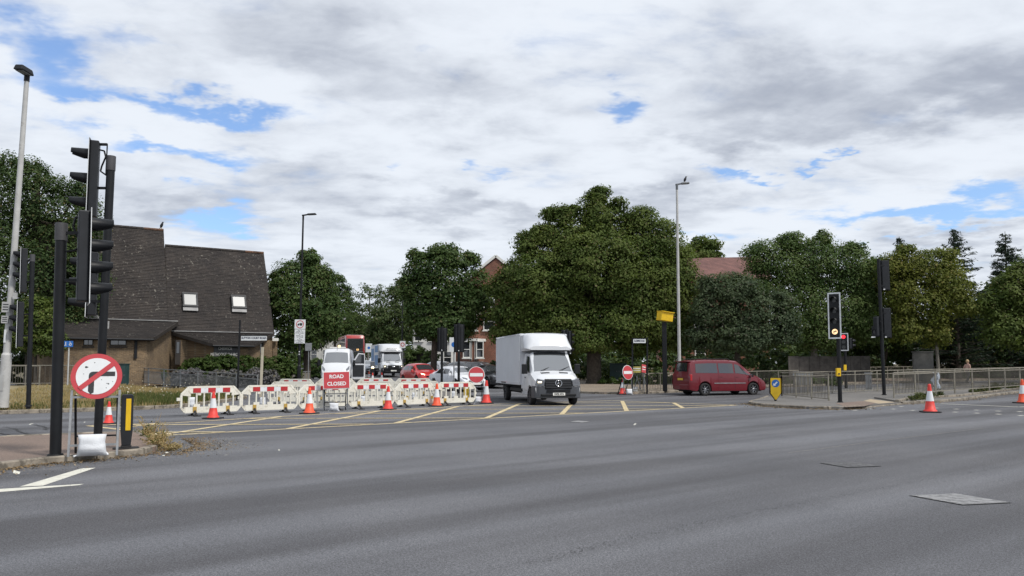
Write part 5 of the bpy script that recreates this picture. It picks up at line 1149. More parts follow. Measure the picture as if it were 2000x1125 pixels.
# ------------------------------------------------------------------ traffic signals
AMBL = mat('lit_arrow_lens', (0.9, 0.6, 0.3), 0.4, emit=((1.0, 0.66, 0.36), .85)); REDL = mat('lit_red_man', (0.9, 0.02, 0.02), 0.4, emit=((1.0, 0.03, 0.05), 1.3)); LENS = mat('unlit_lens', (0.03, 0.032, 0.033), 0.2)
def head(parent, loc, rz, n=3, sec=.33, w=.42, border=True, lean=0.0, hood=.27, lit=None, nolens=False, hood_n=None):
    """signal head facing local -y; origin at its foot"""
    e = sub('signal_head', parent, loc, (0, lean, rz)); H = n * sec + .06
    mb = MB(); mb.box((0, .07, H / 2), (w * .72, .17, H)); mb.build('housing', DKPL, e, bevel=.02)
    mb = MB(); mb.box((0, -.02, H / 2), (w, .012, H + .06)); mb.build('backing_board', BLACK, e)
    if border:
        mb = MB()
        for x, z, dx, dz in ((0, -.012, w, .06), (0, H + .012, w, .06), (-w / 2 + .025, H / 2, .055, H - .036), (w / 2 - .025, H / 2, .055, H - .036)): mb.box((x, -.03, z), (dx, .012, dz))
        mb.build('white_border', SIGNW, e)
    for i in range(n):
        z = .03 + sec * (i + .5); rr = min(.115, sec * .36)
        l = MB(); l.disc((0, z), rr, -.036, -.022, 20)
        lm = lit[1] if lit and lit[0] == i else LENS; lo = l.build('lens', lm, e)
        if lit and lit[0] == i and lm is AMBL:
            a = MB(); a.prism([(-.05, z - .07), (-.015, z - .07), (-.015, z + .0), (.03, z + .0), (.03, z - .035), (.085, z + .02), (.03, z + .07), (.03, z + .035), (-.05, z + .035)], -.042, -.037); a.build('arrow', SIGNK, lo)
        if hood_n is not None and i < n - hood_n: continue
        hd = MB(); vs = []; k_ = 14
        for j in range(k_ + 1):
            a = R(-35) + R(250) * j / k_; ca, sa = math.cos(a), math.sin(a); ln = hood * min(1, max(.35, .35 + .65 * (sa + .57) / .57))
            for q in (rr * 1.12, rr * 1.05): vs += [(q * ca, -.02, z + q * sa), (q * ca * .98, -.02 - ln, z + q * sa * .98 - .01)]
        fs = []
        for j in range(k_): o_ = j * 4; fs += [(o_, o_ + 1, o_ + 5, o_ + 4), (o_ + 3, o_ + 2, o_ + 6, o_ + 7), (o_ + 1, o_ + 3, o_ + 7, o_ + 5)]
        hd.add(vs, fs, 0, True); hd.build('hood', BLACK, e)
    return e
def signal_pole(label, b, H, r_=.075, cap=.0, lean=0.0, name='traffic_light'):
    r = thing(name, label, 'traffic light', b, rot=(0, lean, 0))
    mb = MB(); mb.tube((0, 0, -.1), (0, 0, H - cap), r_, n=16); mb.build('pole', BLACK, r)
    if cap: mb = MB(); mb.tube((0, 0, H - cap), (0, 0, H), r_ * 1.12, n=16); mb.build('pole_cap', CAPM, r)
    mb = MB(); mb.tube((0, 0, -.02), (0, 0, .04), r_ * 1.5, r_ * 1.35, 16); mb.build('base_collar', BLACK, r)
    return r
def arm(r, z, x0, x1, y=0.0): mb = MB(); mb.bar((x0, 0, z), (x1, y, z), .05, .05); mb.build('bracket', BLACK, r)
def cable(r, pts): mb = MB(); mb.path([Vector(p) for p in pts], .018, 6); mb.build('cable', BLACK, r)
FR = math.pi / 2
# near pole with the large head facing right
b, H = dims(108, 891, 436, .105); Y1 = b.y; s1 = Y1 / F
T1 = signal_pole('thick black signal pole nearest at the left, grey capped, its head facing right', b, H, .088, .30, R(-.7))
def lx(u, b): return (u - (1000 + b.x / b.y * F)) * b.y / F * .985
z0 = ZV(590, Y1) - b.z; sec = (ZV(413, Y1) - ZV(590, Y1)) / 4 - .02
head(T1, (.46, 0, z0), FR + R(32), 4, sec, .50, True, hood=.36)
arm(T1, z0 + sec * 3.2, .05, .42); arm(T1, z0 + sec * 1.0, .05, .42)
cable(T1, [(.40, 0, z0 + sec * 3.9), (.24, 0, z0 + sec * 3.95), (.20, 0, z0 + sec * 3.5), (.30, 0, z0 + sec * 2.9), (.34, 0, z0 + sec * 2.6), (.24, 0, z0 + sec * 2.4), (.1, 0, z0 + sec * 2.35)])
# taller pole behind it
b, H = dims(191, 853, 305, .105); Y2 = b.y
T2 = signal_pole('taller thin black signal mast left of the church with a leaning head facing left', b, H, .085, .32, R(.75))
z0 = ZV(424, Y2) - b.z; sec = (ZV(278, Y2) - ZV(424, Y2)) / 3 - .02
head(T2, (-.43, 0, z0), -FR + R(23), 3, sec, .46, True, lean=R(2.8), hood=.36); arm(T2, z0 + sec * 3.02, -.4, -.10); arm(T2, z0 + sec * 1.2, -.35, .0)
cable(T2, [(-.28, 0, z0 + sec * 2.8), (-.16, 0, z0 + sec * 2.75), (-.12, 0, z0 + sec * 2.5), (-.2, 0, z0 + sec * 2.1), (-.22, 0, z0 + sec * 1.9), (-.1, 0, z0 + sec * 1.75), (0, 0, z0 + sec * 1.72)])
mb = MB(); mb.bar((-.10, 0, z0 + sec * 3.02), (-.10, 0, z0 + sec * 1.72), .02, .02); mb.build('stay', BLACK, T2)
z0 = ZV(616, Y2) - b.z; head(T2, (-.40, .1, z0), -FR + R(24), 3, .44, .46, True, hood=.36); arm(T2, z0 + 1.0, -.35, .0); arm(T2, z0 + .3, -.35, .0)
# signal on the verge at the far left
b = P(55, 802, 26.5); b.z = .25; Y3 = b.y
T3 = signal_pole('slim black signal pole on the dry verge with two white edged heads facing left', b, ZV(497, Y3) - b.z, .075, .25, R(-.8))
z0 = ZV(571, Y3) - b.z; s_ = (ZV(486, Y3) - ZV(571, Y3)) / 4 - .012; head(T3, (lx(40, b), 0, z0), -FR + R(29), 4, s_, .40, True, hood=.24, lit=None, hood_n=3); arm(T3, z0 + s_ * 3, lx(47, b), 0); arm(T3, z0 + s_, lx(47, b), 0)
z0 = ZV(677, Y3) - b.z; s_ = (ZV(590, Y3) - ZV(677, Y3)) / 4 - .012; head(T3, (lx(36, b), 0, z0), -FR + R(29), 4, s_, .40, True, hood=.24, hood_n=3); arm(T3, z0 + s_ * 3, lx(44, b), 0); arm(T3, z0 + s_, lx(44, b), 0)
# signals in the middle, seen from behind
for u, vb, vt, vf, Yq, lab in ((863, 768, 641, 686, 43.0, 'left of two black signals seen from behind, in front of the white car'), (896, 774, 634, 687, 41.0, 'taller right one of two black signals seen from behind, by the white car')):
    b = GX(u, Yq); b.z += .08; r = signal_pole(lab, b, ZV(vt - 3, Yq) - b.z, .07); z0 = ZV(vf, Yq) - b.z; s_ = (ZV(vt, Yq) - ZV(vf, Yq)) / 3 - .02
    head(r, (0, .18, z0), math.pi + R(8), 3, s_, .56, False); mb = MB(); mb.box((0, .05, z0 + s_ * 1.5), (.24, .10, s_ * 2.8)); mb.build('control_box', BLACK, r, bevel=.02); arm(r, z0 + .2, -.05, .05); simple('white_stud', r, (0, -.08, z0 + .06), (.05, .02, .05), SIGNW)
surface('refuge_island', px([(840, 776), (875, 780), (925, 777), (905, 770), (860, 768)]), .10, PAVE, .2)
b = GX(1108, 44); b.z += .1; r = signal_pole('black signal mostly hidden behind the white box van roof', b, ZV(643, 44) - b.z, .075); z0 = ZV(690, 44) - b.z
head(r, (-.12, .15, z0), math.pi + R(20), 3, .42, .42, False); head(r, (.14, .1, z0 - .05), math.pi - R(50), 3, .42, .36, False); simple('white_stud', r, (.18, -.06, z0 + .0), (.05, .03, .05), SIGNW)
# right: white edged signal with a lit filter arrow
b, H = dims(1641, 786, 590, .10); Y4 = b.y
T5 = signal_pole('black signal with white edging and a glowing right turn arrow on the crossing island', b, H, .085)
z0 = ZV(660, Y4) - b.z; s_ = (ZV(574, Y4) - ZV(660, Y4)) / 4 - .015; wd = .52
head(T5, (lx(1629, b) * 1.0, -.12, z0), math.atan2(-b.x, b.y) + R(-16), 4, s_, wd, True, hood=.26, lit=(0, AMBL), hood_n=3); arm(T5, z0 + s_ * 1, 0, -.1); arm(T5, z0 + s_ * 3, 0, -.1)
simple('push_button_box', T5, (lx(1634, b), -.08, ZV(727, Y4) - b.z), (.17, .14, .34), SIGNY, bevel=.01)
simple('push_button', T5, (lx(1634, b), -.16, ZV(730, Y4) - b.z), (.06, .02, .06), SIGNK)
b = GX(1651.5, 49); b.z += .12; T6 = signal_pole('pedestrian crossing signal showing a red light behind the white edged signal', b, ZV(652, 49) - b.z, .08)
z0 = ZV(684, 49) - b.z; s_ = (ZV(653, 49) - ZV(684, 49)) / 3 - .01; head(T6, (-.12, -.1, z0), math.atan2(-b.x, b.y) - R(8), 3, s_, .56, True, hood=.08, lit=(2, REDL), hood_n=0)
head(T6, (.42, 0, z0 + .1), FR, 2, .30, .30, False, hood=.2); arm(T6, z0 + .4, 0, .36); simple('push_button_box', T6, (-.08, -.1, ZV(718, 49) - b.z), (.16, .12, .36), SIGNY, bevel=.01)
b, H = dims(1727, 772.5, 506, .10, 39.5); b.z = gz(39.5) + .1; Y5 = 39.5
T7 = signal_pole('tall black signal mast on the crossing island with heads seen from behind', b, ZV(506, Y5) - b.z, .085, 0, R(-.6))
for vt, vf, dx in ((509, 566, .36), (602, 659, .34)):
    z0 = ZV(vf, Y5) - b.z; s_ = (ZV(vt, Y5) - ZV(vf, Y5)) / 3 - .02; head(T7, (dx, .12, z0), math.pi + math.atan2(-b.x, b.y) + R(14), 3, s_, .46, False); arm(T7, z0 + s_ * 2.6, 0, dx); arm(T7, z0 + s_ * .4, 0, dx); simple('white_stud', T7, (dx - .14, -.02, z0 + .02), (.09, .03, .05), SIGNW)
z0 = ZV(656, Y5) - b.z; head(T7, (-.20, 0, z0), FR + R(20), 2, .46, .36, False, hood=.24); head(T7, (-.32, .0, z0 - .02), -FR + R(45), 1, .44, .34, False, hood=.1)
simple('white_stud', T7, (-.46, -.05, z0 - .06), (.2, .03, .06), SIGNW)

# ------------------------------------------------------------------ work-zone barriers, cones, signs
FB = 'red and white banded plastic barriers round the closure'
BW, BH = 2.0, .93
def make_barrier(label, loc, rz, strip=True, foot=GOLD):
    r = thing('safety_barrier', label, 'barrier', loc, rz, FB); z0, z1 = .13, BH
    mb = MB(); L = BW / 2 - .02; c = .24
    out = [(-L, z0 + .14), (-L + .12, z0), (L - .12, z0), (L, z0 + .14), (L, z1 - c), (L - c, z1), (-L + c, z1), (-L, z1 - c)]
    def rail(a, b_, w=.06, d=.055): mb.bar((a[0], 0, a[1]), (b_[0], 0, b_[1]), d, w)
    for i in range(8): rail(out[i], out[(i + 1) % 8], .065, .06)
    mb.box((0, 0, z1 - .105), (2 * (L - c) + .12, .048, .19)); mb.box((0, 0, z0 + .09), (2 * L - .18, .05, .14))
    n = 7
    for i in range(1, n + 1):
        x = -L + 2 * L * i / (n + 1); mb.box((x, 0, (z0 + .16 + z1 - .2) / 2), (.042, .05, z1 - z0 - .35))
    for x in (-L + .5, 0, L - .5): mb.box((x, 0, z0 + .20), (.2, .046, .10)); mb.box((x + .08, 0, z1 - .23), (.10, .046, .07))
    for sgn in (-1, 1): mb.add([(sgn * (L - c - .04), -.02, z1 - .03), (sgn * (L - .02), -.02, z1 - c - .02), (sgn * (L - .30), -.02, z1 - c - .06), (sgn * (L - c - .06), -.02, z1 - .2)], [(0, 1, 2, 3)]); mb.add([(sgn * (L - c - .04), .02, z1 - .03), (sgn * (L - .02), .02, z1 - c - .02), (sgn * (L - .30), .02, z1 - c - .06), (sgn * (L - c - .06), .02, z1 - .2)], [(0, 1, 2, 3)])
    mb.build('panel', BARW, r)
    mb = MB(); mb.box((-L - .07, 0, .55), (.14, .05, .10)); mb.box((L + .03, 0, .48), (.08, .05, .09)); mb.build('hinge_lug', BARW, r)
    if strip:
        s_ = MB(); s_.box((0, -.027, z1 - .105), (1.22, .006, .155)); s_.build('white_band', REFW, r)
        for x in (-.49, 0, .49): s_ = MB(); s_.box((x, -.032, z1 - .105), (.25, .006, .15)); s_.build('red_band', REDR, r)
    else:
        for z in (z1 - .16, z1 - .22): s_ = MB(); s_.box((0, -.03, z), (1.3, .02, .02)); s_.build('rib', BARW, r)
    for x in (-.55, .55):
        f = MB(); f.box((x, -.0, z0 + .08), (.12, .09, .17)); cl = f.build('clip', foot, r)
        g = MB(); g.bar((x, -.02, z0 + .04), (x - .05, -.36, .02), .06, .04); g.bar((x, .02, z0 + .04), (x + .05, .36, .02), .06, .04); g.box((x - .05, -.36, .015), (.2, .12, .03)); g.box((x + .05, .36, .015), (.2, .12, .03)); g.build('foot', YFOOT if foot is YFOOT else RUBB, cl)
    return r
q0, q1_ = G(350, 813.5), G(927, 789.5); dvec = (q1_ - q0) / 6
rowrz = math.atan2(dvec.y, dvec.x)
FRONTL = ['leftmost front barrier, beside the grass verge', 'second front barrier from the left, one foot clip bright yellow', 'third front barrier, just left of the road closed sign', 'fourth front barrier, touching the right of the road closed sign', 'fifth front barrier from the left, in front of the red car', 'rightmost front barrier, in front of the white car and beside the no entry disc']
barr = []
proto = None
for i in range(6):
    c = q0 + dvec * (i + .5); c = c + Vector((0, .0, 0)); rz = rowrz + R((2, -3, 3, -2, 2, -3)[i])
    if i == 0: proto = make_barrier(FRONTL[0], c, rz); o = proto
    else: o = dup(proto, FRONTL[i], c, rz)
    barr.append(o)
YB = make_barrier('plain backed barrier at the left of the inner row, turned away', GX(571, 33.2), math.pi + R(4), False)
PL = ['plain backed barrier behind the road closed sign, turned away', 'plain backed barrier in the inner row in front of the lorry, turned away', 'plain backed barrier in the inner row in front of the red car, turned away']
for u, Yq, a, l in ((655, 33.6, 4, PL[0]), (738, 34.0, 3, PL[1]), (820, 34.4, 6, PL[2])): dup(YB, l, GX(u, Yq), math.pi + R(a))
for u, Yq, a, l in ((578, 38.5, -12, 'rear barrier by the low wall, its red bands showing above the inner row'), (657, 39.6, 6, 'rear barrier hidden mostly by the road closed sign'), (735, 39.6, 3, 'rear barrier with red bands below the blue and white lorry'), (808, 39.4, 3, 'rear barrier with red bands below the red hatchback')): dup(proto, l, GX(u, Yq), R(a))
def make_cone(label, loc, H=1.0, m=CONER, cat='traffic cone', g='traffic cones on the road'):
    r = thing('traffic_cone', label, cat, loc, RND.uniform(-.6, .6), g); s_ = H
    mb = MB(); k_ = .31 * s_; mb.plan([(-k_, -k_ * .75), (-k_ * .75, -k_), (k_ * .75, -k_), (k_, -k_ * .75), (k_, k_ * .75), (k_ * .75, k_), (-k_ * .75, k_), (-k_, k_ * .75)], 0, .045 * s_); mb.build('base', RUBB, r, bevel=.008)
    mb = MB(); mb.lathe([(.225 * s_, .045 * s_), (.215 * s_, .09 * s_), (.178 * s_, .10 * s_), (.128 * s_, .40 * s_)], 24); mb.build('lower_cone', m, r)
    mb = MB(); mb.lathe([(.132 * s_, .40 * s_), (.075 * s_, .76 * s_)], 24); mb.build('white_sleeve', REFW, r)
    mb = MB(); mb.lathe([(.078 * s_, .755 * s_), (.052 * s_, .94 * s_), (.05 * s_, .985 * s_), (.03 * s_, 1.0 * s_), (0, 1.0 * s_)], 24); mb.build('tip', m, r)
    return r
def cone_px(label, u, vb, vt, m=CONER, h=0.0):
    b = G(u, vb - 1.5, h); return make_cone(label, b, (ZV(vt, b.y) - b.z), m)
cone_px('cone in front of the leftmost barrier', 416, 819, 765)
cone_px('bright orange cone in front of the third barrier, left of the road closed sign', 604, 809.5, 757, CONEO)
cone_px('cone in front of the fourth and fifth barriers, right of the road closed sign', 758, 801.5, 754)
cone_px('dull orange cone in front of the rightmost barrier', 853, 795, 749, CONEO)
cone_px('cone between the no entry disc and the white box van', 950, 789.5, 743)
cone_px('cone behind the no right turn sign, against the tall signal mast', 212, 829, 784)
cone_px('small cone beside the turned no entry sign at the far pavement', 1216, 772, 738.5)
cone_px('scuffed cone standing alone on the road at the right', 1817, 807, 750)
cone_px('cone cut off by the right edge of the view', 1998, 789, 741, CONEO)
for u, Yq, l in ((712, 60, 'distant cone nearest the open van door'), (721, 61, 'distant cone beside the scooter'), (728, 57, 'leaning distant cone in front of the scooter'), (746, 58, 'distant cone in front of the lorry grille'), (786, 57, 'distant cone between the lorry and the red hatchback')): make_cone(l, GX(u, Yq), .78, CONEO if u % 2 else CONER)
# filled white sacks
def sack(label, loc, w, h, d=.22, rz=0.0, seed=1, group='white sandbags holding things down', lean=0.0):
    rg = random.Random(seed); n, m_ = 14, 10; vs = []; fs = []
    for sgn in (-1, 1):
        for j in range(m_ + 1):
            for i in range(n + 1):
                a, b_ = i / n * 2 - 1, j / m_ * 2 - 1; bul = (1 - a * a) ** .5 * (1 - b_ * b_) ** .5; pin = 1 - .10 * (1 - b_ * b_) * abs(a) ** 3 - .06 * (b_ > 0) * abs(a)
                wr = .006 * math.sin(a * 5 + seed) * math.cos(b_ * 4 + seed * 2) * (bul > .05); sag = 1.15 if b_ < 0 else .85
                vs.append((a * w / 2 * pin, sgn * (d / 2 * bul * sag + .004) + wr * bul, h / 2 * (b_ + 1) + .02 * h * math.sin(a * 5 + seed) * (1 - abs(b_))))
    k_ = (n + 1) * (m_ + 1)
    for s0 in (0, 1):
        for j in range(m_):
            for i in range(n):
                q = s0 * k_ + j * (n + 1) + i; f = (q, q + 1, q + n + 2, q + n + 1); fs.append(f if s0 == 0 else f[::-1])
    mb = MB(); mb.add(vs, fs, 0, True); o = mb.build('sandbag', SACK, None, loc, (lean, 0, rz)); tag(o, label, 'sandbag', group)
    t_ = MB(); t_.tube((-w * .49, 0, h * .05), (-w * .58, -.02, -.0), .012, .02, 6); t_.tube((w * .47, 0, h * .15), (w * .53, -.02, h * .02), .012, .02, 6); t_.build('tied_corner', SACK, o)
    return o
# metal A-frame stand
def frame_stand(r, w, z_top, lean=.10, foot_spread=.35, bars=(.35,), m=STEEL, rear=True):
    mb = MB(); t_ = .035
    for x in (-w / 2, w / 2): mb.bar((x, -.12, 0), (x, -.12 + lean, z_top), t_, t_)
    for z in bars: mb.bar((-w / 2, -.12 + lean * z / z_top, z), (w / 2, -.12 + lean * z / z_top, z), t_, t_)
    mb.build('front_frame', m, r)
    if rear:
        mb = MB()
        for x in (-w / 2 + .04, w / 2 - .04): mb.bar((x, foot_spread, 0), (x, lean, z_top * .92), t_, t_)
        mb.bar((-w / 2 + .04, foot_spread * .75, .3), (w / 2 - .04, foot_spread * .75, .3), t_ * .8, t_ * .8); mb.build('rear_frame', BLACK, r)
# no right turn
b = G(183, 889, .105); rzs = face_cam(b) + R(-6)
r = thing('road_sign', 'round no right turn sign on a grey frame beside the near signal pole', 'road sign', b, rzs)
zc = ZV(735, b.y) - b.z; rad = 45.5 * b.y / F * .98
frame_stand(r, .72, zc - rad * .60, .14, .42, (.18, .98), GALV)
D = sub('sign_disc', r, (0, -.12 + .15, zc), (R(-10), 0, 0))
mb = MB(); mb.disc((0, 0), rad, -.012, .012, 40); mb.build('red_disc', SIGNR, D)
mb = MB(); mb.disc((0, 0), rad * .80, -.017, -.013, 40); mb.build('white_disc', SIGNW, D)
k_ = rad / .5
arrow = [(-.15, -.33), (-.15, -.0)] + [(-.07 - .08 * math.cos(a), .08 * math.sin(a) + .0 + .02) for a in (R(0), R(30), R(60), R(90))] + [(.36, .10), (.36, .0), (-.03, .0), (-.04, -.01), (-.04, -.36), (-.10, -.39)]
mb = MB(); mb.prism([(x * k_, z * k_) for x, z in arrow], -.021, -.0175); mb.build('black_arrow', SIGNK, D, fix=True)
mb = MB(); a = R(41); L_ = rad * .84; n_ = .05 * k_
mb.prism([(-L_ * math.cos(a) - n_ * math.sin(a), -L_ * math.sin(a) + n_ * math.cos(a)), (-L_ * math.cos(a) + n_ * math.sin(a), -L_ * math.sin(a) - n_ * math.cos(a)), (L_ * math.cos(a) + n_ * math.sin(a), L_ * math.sin(a) - n_ * math.cos(a)), (L_ * math.cos(a) - n_ * math.sin(a), L_ * math.sin(a) + n_ * math.cos(a))], -.025, -.0215); mb.build('red_bar', SIGNR, D)
mb = MB()
for x, z, s_ in ((-.21, .20, .018), (-.18, .20, .01), (.24, -.17, .012), (.21, -.16, .008), (-.05, .30, .008), (.10, -.08, .006), (.2, -.26, .007), (.32, -.12, .006), (-.25, .05, .006)): mb.disc((x * k_, z * k_), s_, -.0195, -.0172, 8)
mb.build('rust_spots', SIGNK, D)
sack('large white sandbag on the foot of the no right turn sign', b + Vector((.02, -.10, .0)), .46, .36, .24, rzs, 3)
# black bollard with yellow reflector
b, H = dims(246, 876.5, 770, .105); r = thing('bollard', 'black plastic bollard with a yellow reflective panel on the near island', 'bollard', b, face_cam(b))
mb = MB(); mb.plan([(-.20, -.12), (.20, -.12), (.22, 0), (.20, .12), (-.20, .12), (-.22, 0)], 0, .03); mb.plan([(-.09, -.08), (.09, -.08), (.09, .08), (-.09, .08)], .03, .06); mb.build('base_plate', RUBB, r, bevel=.01)
mb = MB(); w = .088
mb.prism([(-w * .85, .06), (w * .85, .06), (w * 1.15, .34), (w * 1.15, H - .03), (w * .9, H), (-w * .9, H), (-w * 1.15, H - .03), (-w * 1.15, .34)], -.05, .05); mb.build('body', DKPL, r, bevel=.012)
simple('yellow_reflector', r, (.022, -.053, H * .63), (.082, .008, H * .58), SIGNY)
# road closed sign
b = G(655, 802.5); r = thing('road_sign', 'red road closed sign with white lettering in front of the barriers', 'road sign', b, face_cam(b) + R(3)); s_ = b.y / F
frame_stand(r, .84, ZV(757, b.y) - b.z, .08, .4, (.16, .62), STEEL)
D = sub('sign_board', r, (.02, -.10, ZV(742.5, b.y) - b.z), (R(-6), R(-1.6), 0)); w, h = 51 * s_, 34 * s_
mb = MB(); mb.box((0, 0, 0), (w, .03, h)); mb.build('white_edge', SIGNW, D, bevel=.01)
mb = MB(); mb.box((0, -.018, 0), (w * .945, .012, h * .92)); f = mb.build('red_face', SIGNR, D, bevel=.004)
text('lettering', 'ROAD', .29 * h, D, (0, -.026, h * .20), SIGNW, bold=.006, sx=.98); text('lettering', 'CLOSED', .29 * h, D, (0, -.026, -h * .21), SIGNW, bold=.006, sx=.98)
sack('white sandbag on the road closed sign foot', b + Vector((.0, -.22, .0)), .36, .30, .18, 0, 5)
# no entry discs
def no_entry(label, b, v_c, rpx, turn, cone_lab):
    r = thing('road_sign', label, 'road sign', b, face_cam(b) + turn); s_ = b.y / F; rad = rpx * s_; zc = ZV(v_c, b.y) - b.z
    frame_stand(r, .62, zc - rad * .7, .08, .4, (.16, .55), STEEL); D = sub('sign_disc', r, (0, -.09, zc), (R(-6), 0, 0))
    mb = MB(); mb.disc((0, 0), rad, -.01, .01, 36); mb.build('white_edge', SIGNW, D); mb = MB(); mb.disc((0, 0), rad * .94, -.016, -.0105, 36); mb.build('red_disc', SIGNR, D)
    mb = MB(); mb.box((0, -.019, 0), (rad * 1.56, .005, rad * .40)); mb.build('white_bar', SIGNW, D)
    sack(cone_lab, b + Vector((.12, -.16, 0)), .36, .30, .2, .2, int(rpx * 3)); return r
no_entry('no entry sign disc facing the camera at the right end of the barriers', G(930, 787.5), 732, 16.2, R(4), 'white sandbag under the no entry disc by the barriers')
no_entry('no entry sign disc turned sideways at the edge of the far pavement', G(1224, 770.5, .0), 727.5, 14.2, R(46), 'white sandbag beside the turned no entry sign')
for u, v, w, h, l in ((433 - 56, 803, .22, .40, 'white sandbag behind the cone at the leftmost barrier'), (515, 803, .26, .34, 'white sandbag hung on the second front barrier'), (711, 794, .24, .30, 'white sandbag hung on the fourth front barrier'), (810, 781, .22, .32, 'white sandbag hung inside the fifth front barrier'), (887, 785, .24, .34, 'white sandbag hung on the rightmost front barrier'), (1240, 764, .4, .36, 'white sandbag bundle below the folded signs'), (301, 748, .26, .36, 'white sandbag under the folded red signs, left of two'), (318, 749, .26, .36, 'white sandbag under the folded red signs, right of two')):
    if v > 780: bb = G(u, 805 - (u - 350) * .031); lo = Vector((bb.x, bb.y - .12, .12 if v > 790 else .2))
    else: lo = G(u, v + 4)
    sack(l, lo, w, h, .18, RND.uniform(-.4, .4), int(u))
simple_y = simple('yellow_crate', None, (0, 0, 0), (.3, .12, .62), YFOOT); bb = G(912, 788); simple_y.location = (bb.x, bb.y + .25, .48); tag(simple_y, 'yellow and black plastic barrier foot stowed on the rightmost barrier', 'barrier foot'); simple('black_top', simple_y, (0, -.01, .34), (.28, .12, .22), RUBB)
# folded red sign frames by the church railings, and yellow/red signs on the far pavement
def folded(label, b, w, h, z, m, turn=0.0, skew=R(10)):
    r = thing('road_sign', label, 'folded sign', b, face_cam(b) + turn); D = sub('sign_board', r, (0, -.05, z), (R(-12), skew, 0))
    mb = MB(); mb.box((0, 0, 0), (w, .03, h)); mb.build('board', m, D); mb = MB(); mb.box((0, -.02, h * .18), (w * .8, .008, h * .1)); mb.box((0, -.02, -.12 * h), (w * .8, .008, h * .08)); mb.build('white_band', SIGNW, D)
    mb = MB()
    for s_ in (-1, 1): mb.bar((s_ * w * .45, -.3, 0), (-s_ * w * .3, .1, z), .03, .03); mb.bar((s_ * w * .5, .3, 0), (s_ * w * .3, 0, z), .03, .03)
    mb.build('stand', STEEL, r)
b = G(320, 744.5); folded('folded red sign frame by the church railing, left of a pair', b, .46, .58, ZV(713, b.y) - b.z, SIGNR); b = G(334, 744.5); folded('folded red sign frame by the church railing, right of a pair', b, .46, .58, ZV(713, b.y) - b.z, SIGNR)
b = G(1244, 765, .1); folded('yellow and grey folded sign behind the turned no entry disc', b, .50, .36, ZV(722, b.y) - b.z, mat('dull_olive_board', (.28, .24, .05), .6, var=.3), R(10), 0); b = G(1257, 765, .1); folded('red folded sign beside the yellow one on the far pavement', b, .26, .46, ZV(720, b.y) - b.z, SIGNR, R(30))
# ------------------------------------------------------------------ guard rails
def railing(label, a, b, H, m, panel=2.0, gap=.11, zoff=(0, 0), bar=.017, mid=None, group='pedestrian guard rails', low=.08, top_w=.05):
    """guard rail between two ground points: posts and rails each a part, upright bars each a part of the nearest panels"""
    a, b = Vector(a), Vector(b); a.z = gz(a.y) + zoff[0]; b.z = gz(b.y) + zoff[1]
    r = thing('railing', label, 'railing', a, group=group); d = b - a; L = d.length; n = max(1, round(L / panel)); u = d / L
    for i in range(n + 1):
        p = u * (L * i / n); mb = MB(); mb.bar(p + Vector((0, 0, -.1)), p + Vector((0, 0, H - .02)), top_w, top_w); mb.build('post', m, r)
    mb = MB(); mb.bar(Vector((0, 0, H)), d + Vector((0, 0, H)), top_w, top_w * .9); mb.build('top_rail', m, r)
    for z in ([low] + ([mid] if mid else [])): mb = MB(); mb.bar(Vector((0, 0, z)), d + Vector((0, 0, z)), top_w * .7, top_w * .7); mb.build('rail', m, r)
    zt = mid if mid else H - .02; me = None; cnt = 0
    mb0 = MB(); mb0.bar((0, 0, low), (0, 0, zt), bar, bar); me = mb0.mesh('upright_bar', RAILB if m is RAILP else m); ex = MB()
    for i in range(n):
        for j in range(1, int(L / n / gap)):
            p = u * (L * i / n + j * gap * (L / n) / (int(L / n / gap) * gap))
            if cnt < 290: o = bpy.data.objects.new('upright_bar', me); COL.objects.link(o); o.parent = r; o.location = p
            else: ex.bar(p + Vector((0, 0, low)), p + Vector((0, 0, zt)), bar, bar)
            cnt += 1
    if ex.v: ex.build('upright_bars', RAILB if m is RAILP else m, r)['kind'] = 'stuff'
    return r
railing('cream guard rail along the back of the crossing island at the right', G(1527, 773, .1), G(2190, 742.5, .1), 1.16, RAILP, 2.0, .13, (.1, .12), mid=.98)
railing('short guard rail return beside the keep left bollard', G(1527, 773, .1), G(1619, 783, .1), 1.18, RAILP, 1.9, .13, (.1, .1), mid=1.02)
railing('guard rail on the raised bed with weeds behind the lone cone', G(1746, 771.5, .32), G(2160, 746, .32), 1.05, RAILP, 2.0, .13, (.28, .42), mid=.96)
railing('guard rail along the far pavement behind the maroon car', G(1236, 764.5, .12), G(1560, 752, .12), .98, RAILP, 2.0, .12, (.12, .12), mid=None)
railing('far guard rail along the reddish footway at the right', G(1560, 745, .12), G(2300, 727, .12), 1.0, RAILP, 2.0, .16, (.12, .12))
railing('grey guard rail between the dry verge and the church road', Vector((-13.2, 40.0, 0)), Vector((-29.5, 54.5, 0)), 1.0, RAILG, 2.1, .12, (.1, .40), mid=.80)
railing('cream guard rail at the far left behind the verge', Vector((-26.5, 43.2, 0)), Vector((-44, 39, 0)), 1.08, RAILP, 2.1, .13, (.45, .55))
# diagonal mesh behind the far-left rail
r2 = railing('pale mesh fence behind the far left guard rail', Vector((-25.6, 45.5, 0)), Vector((-45, 41.5, 0)), 1.12, RAILP, 3.0, .24, (.40, .5))
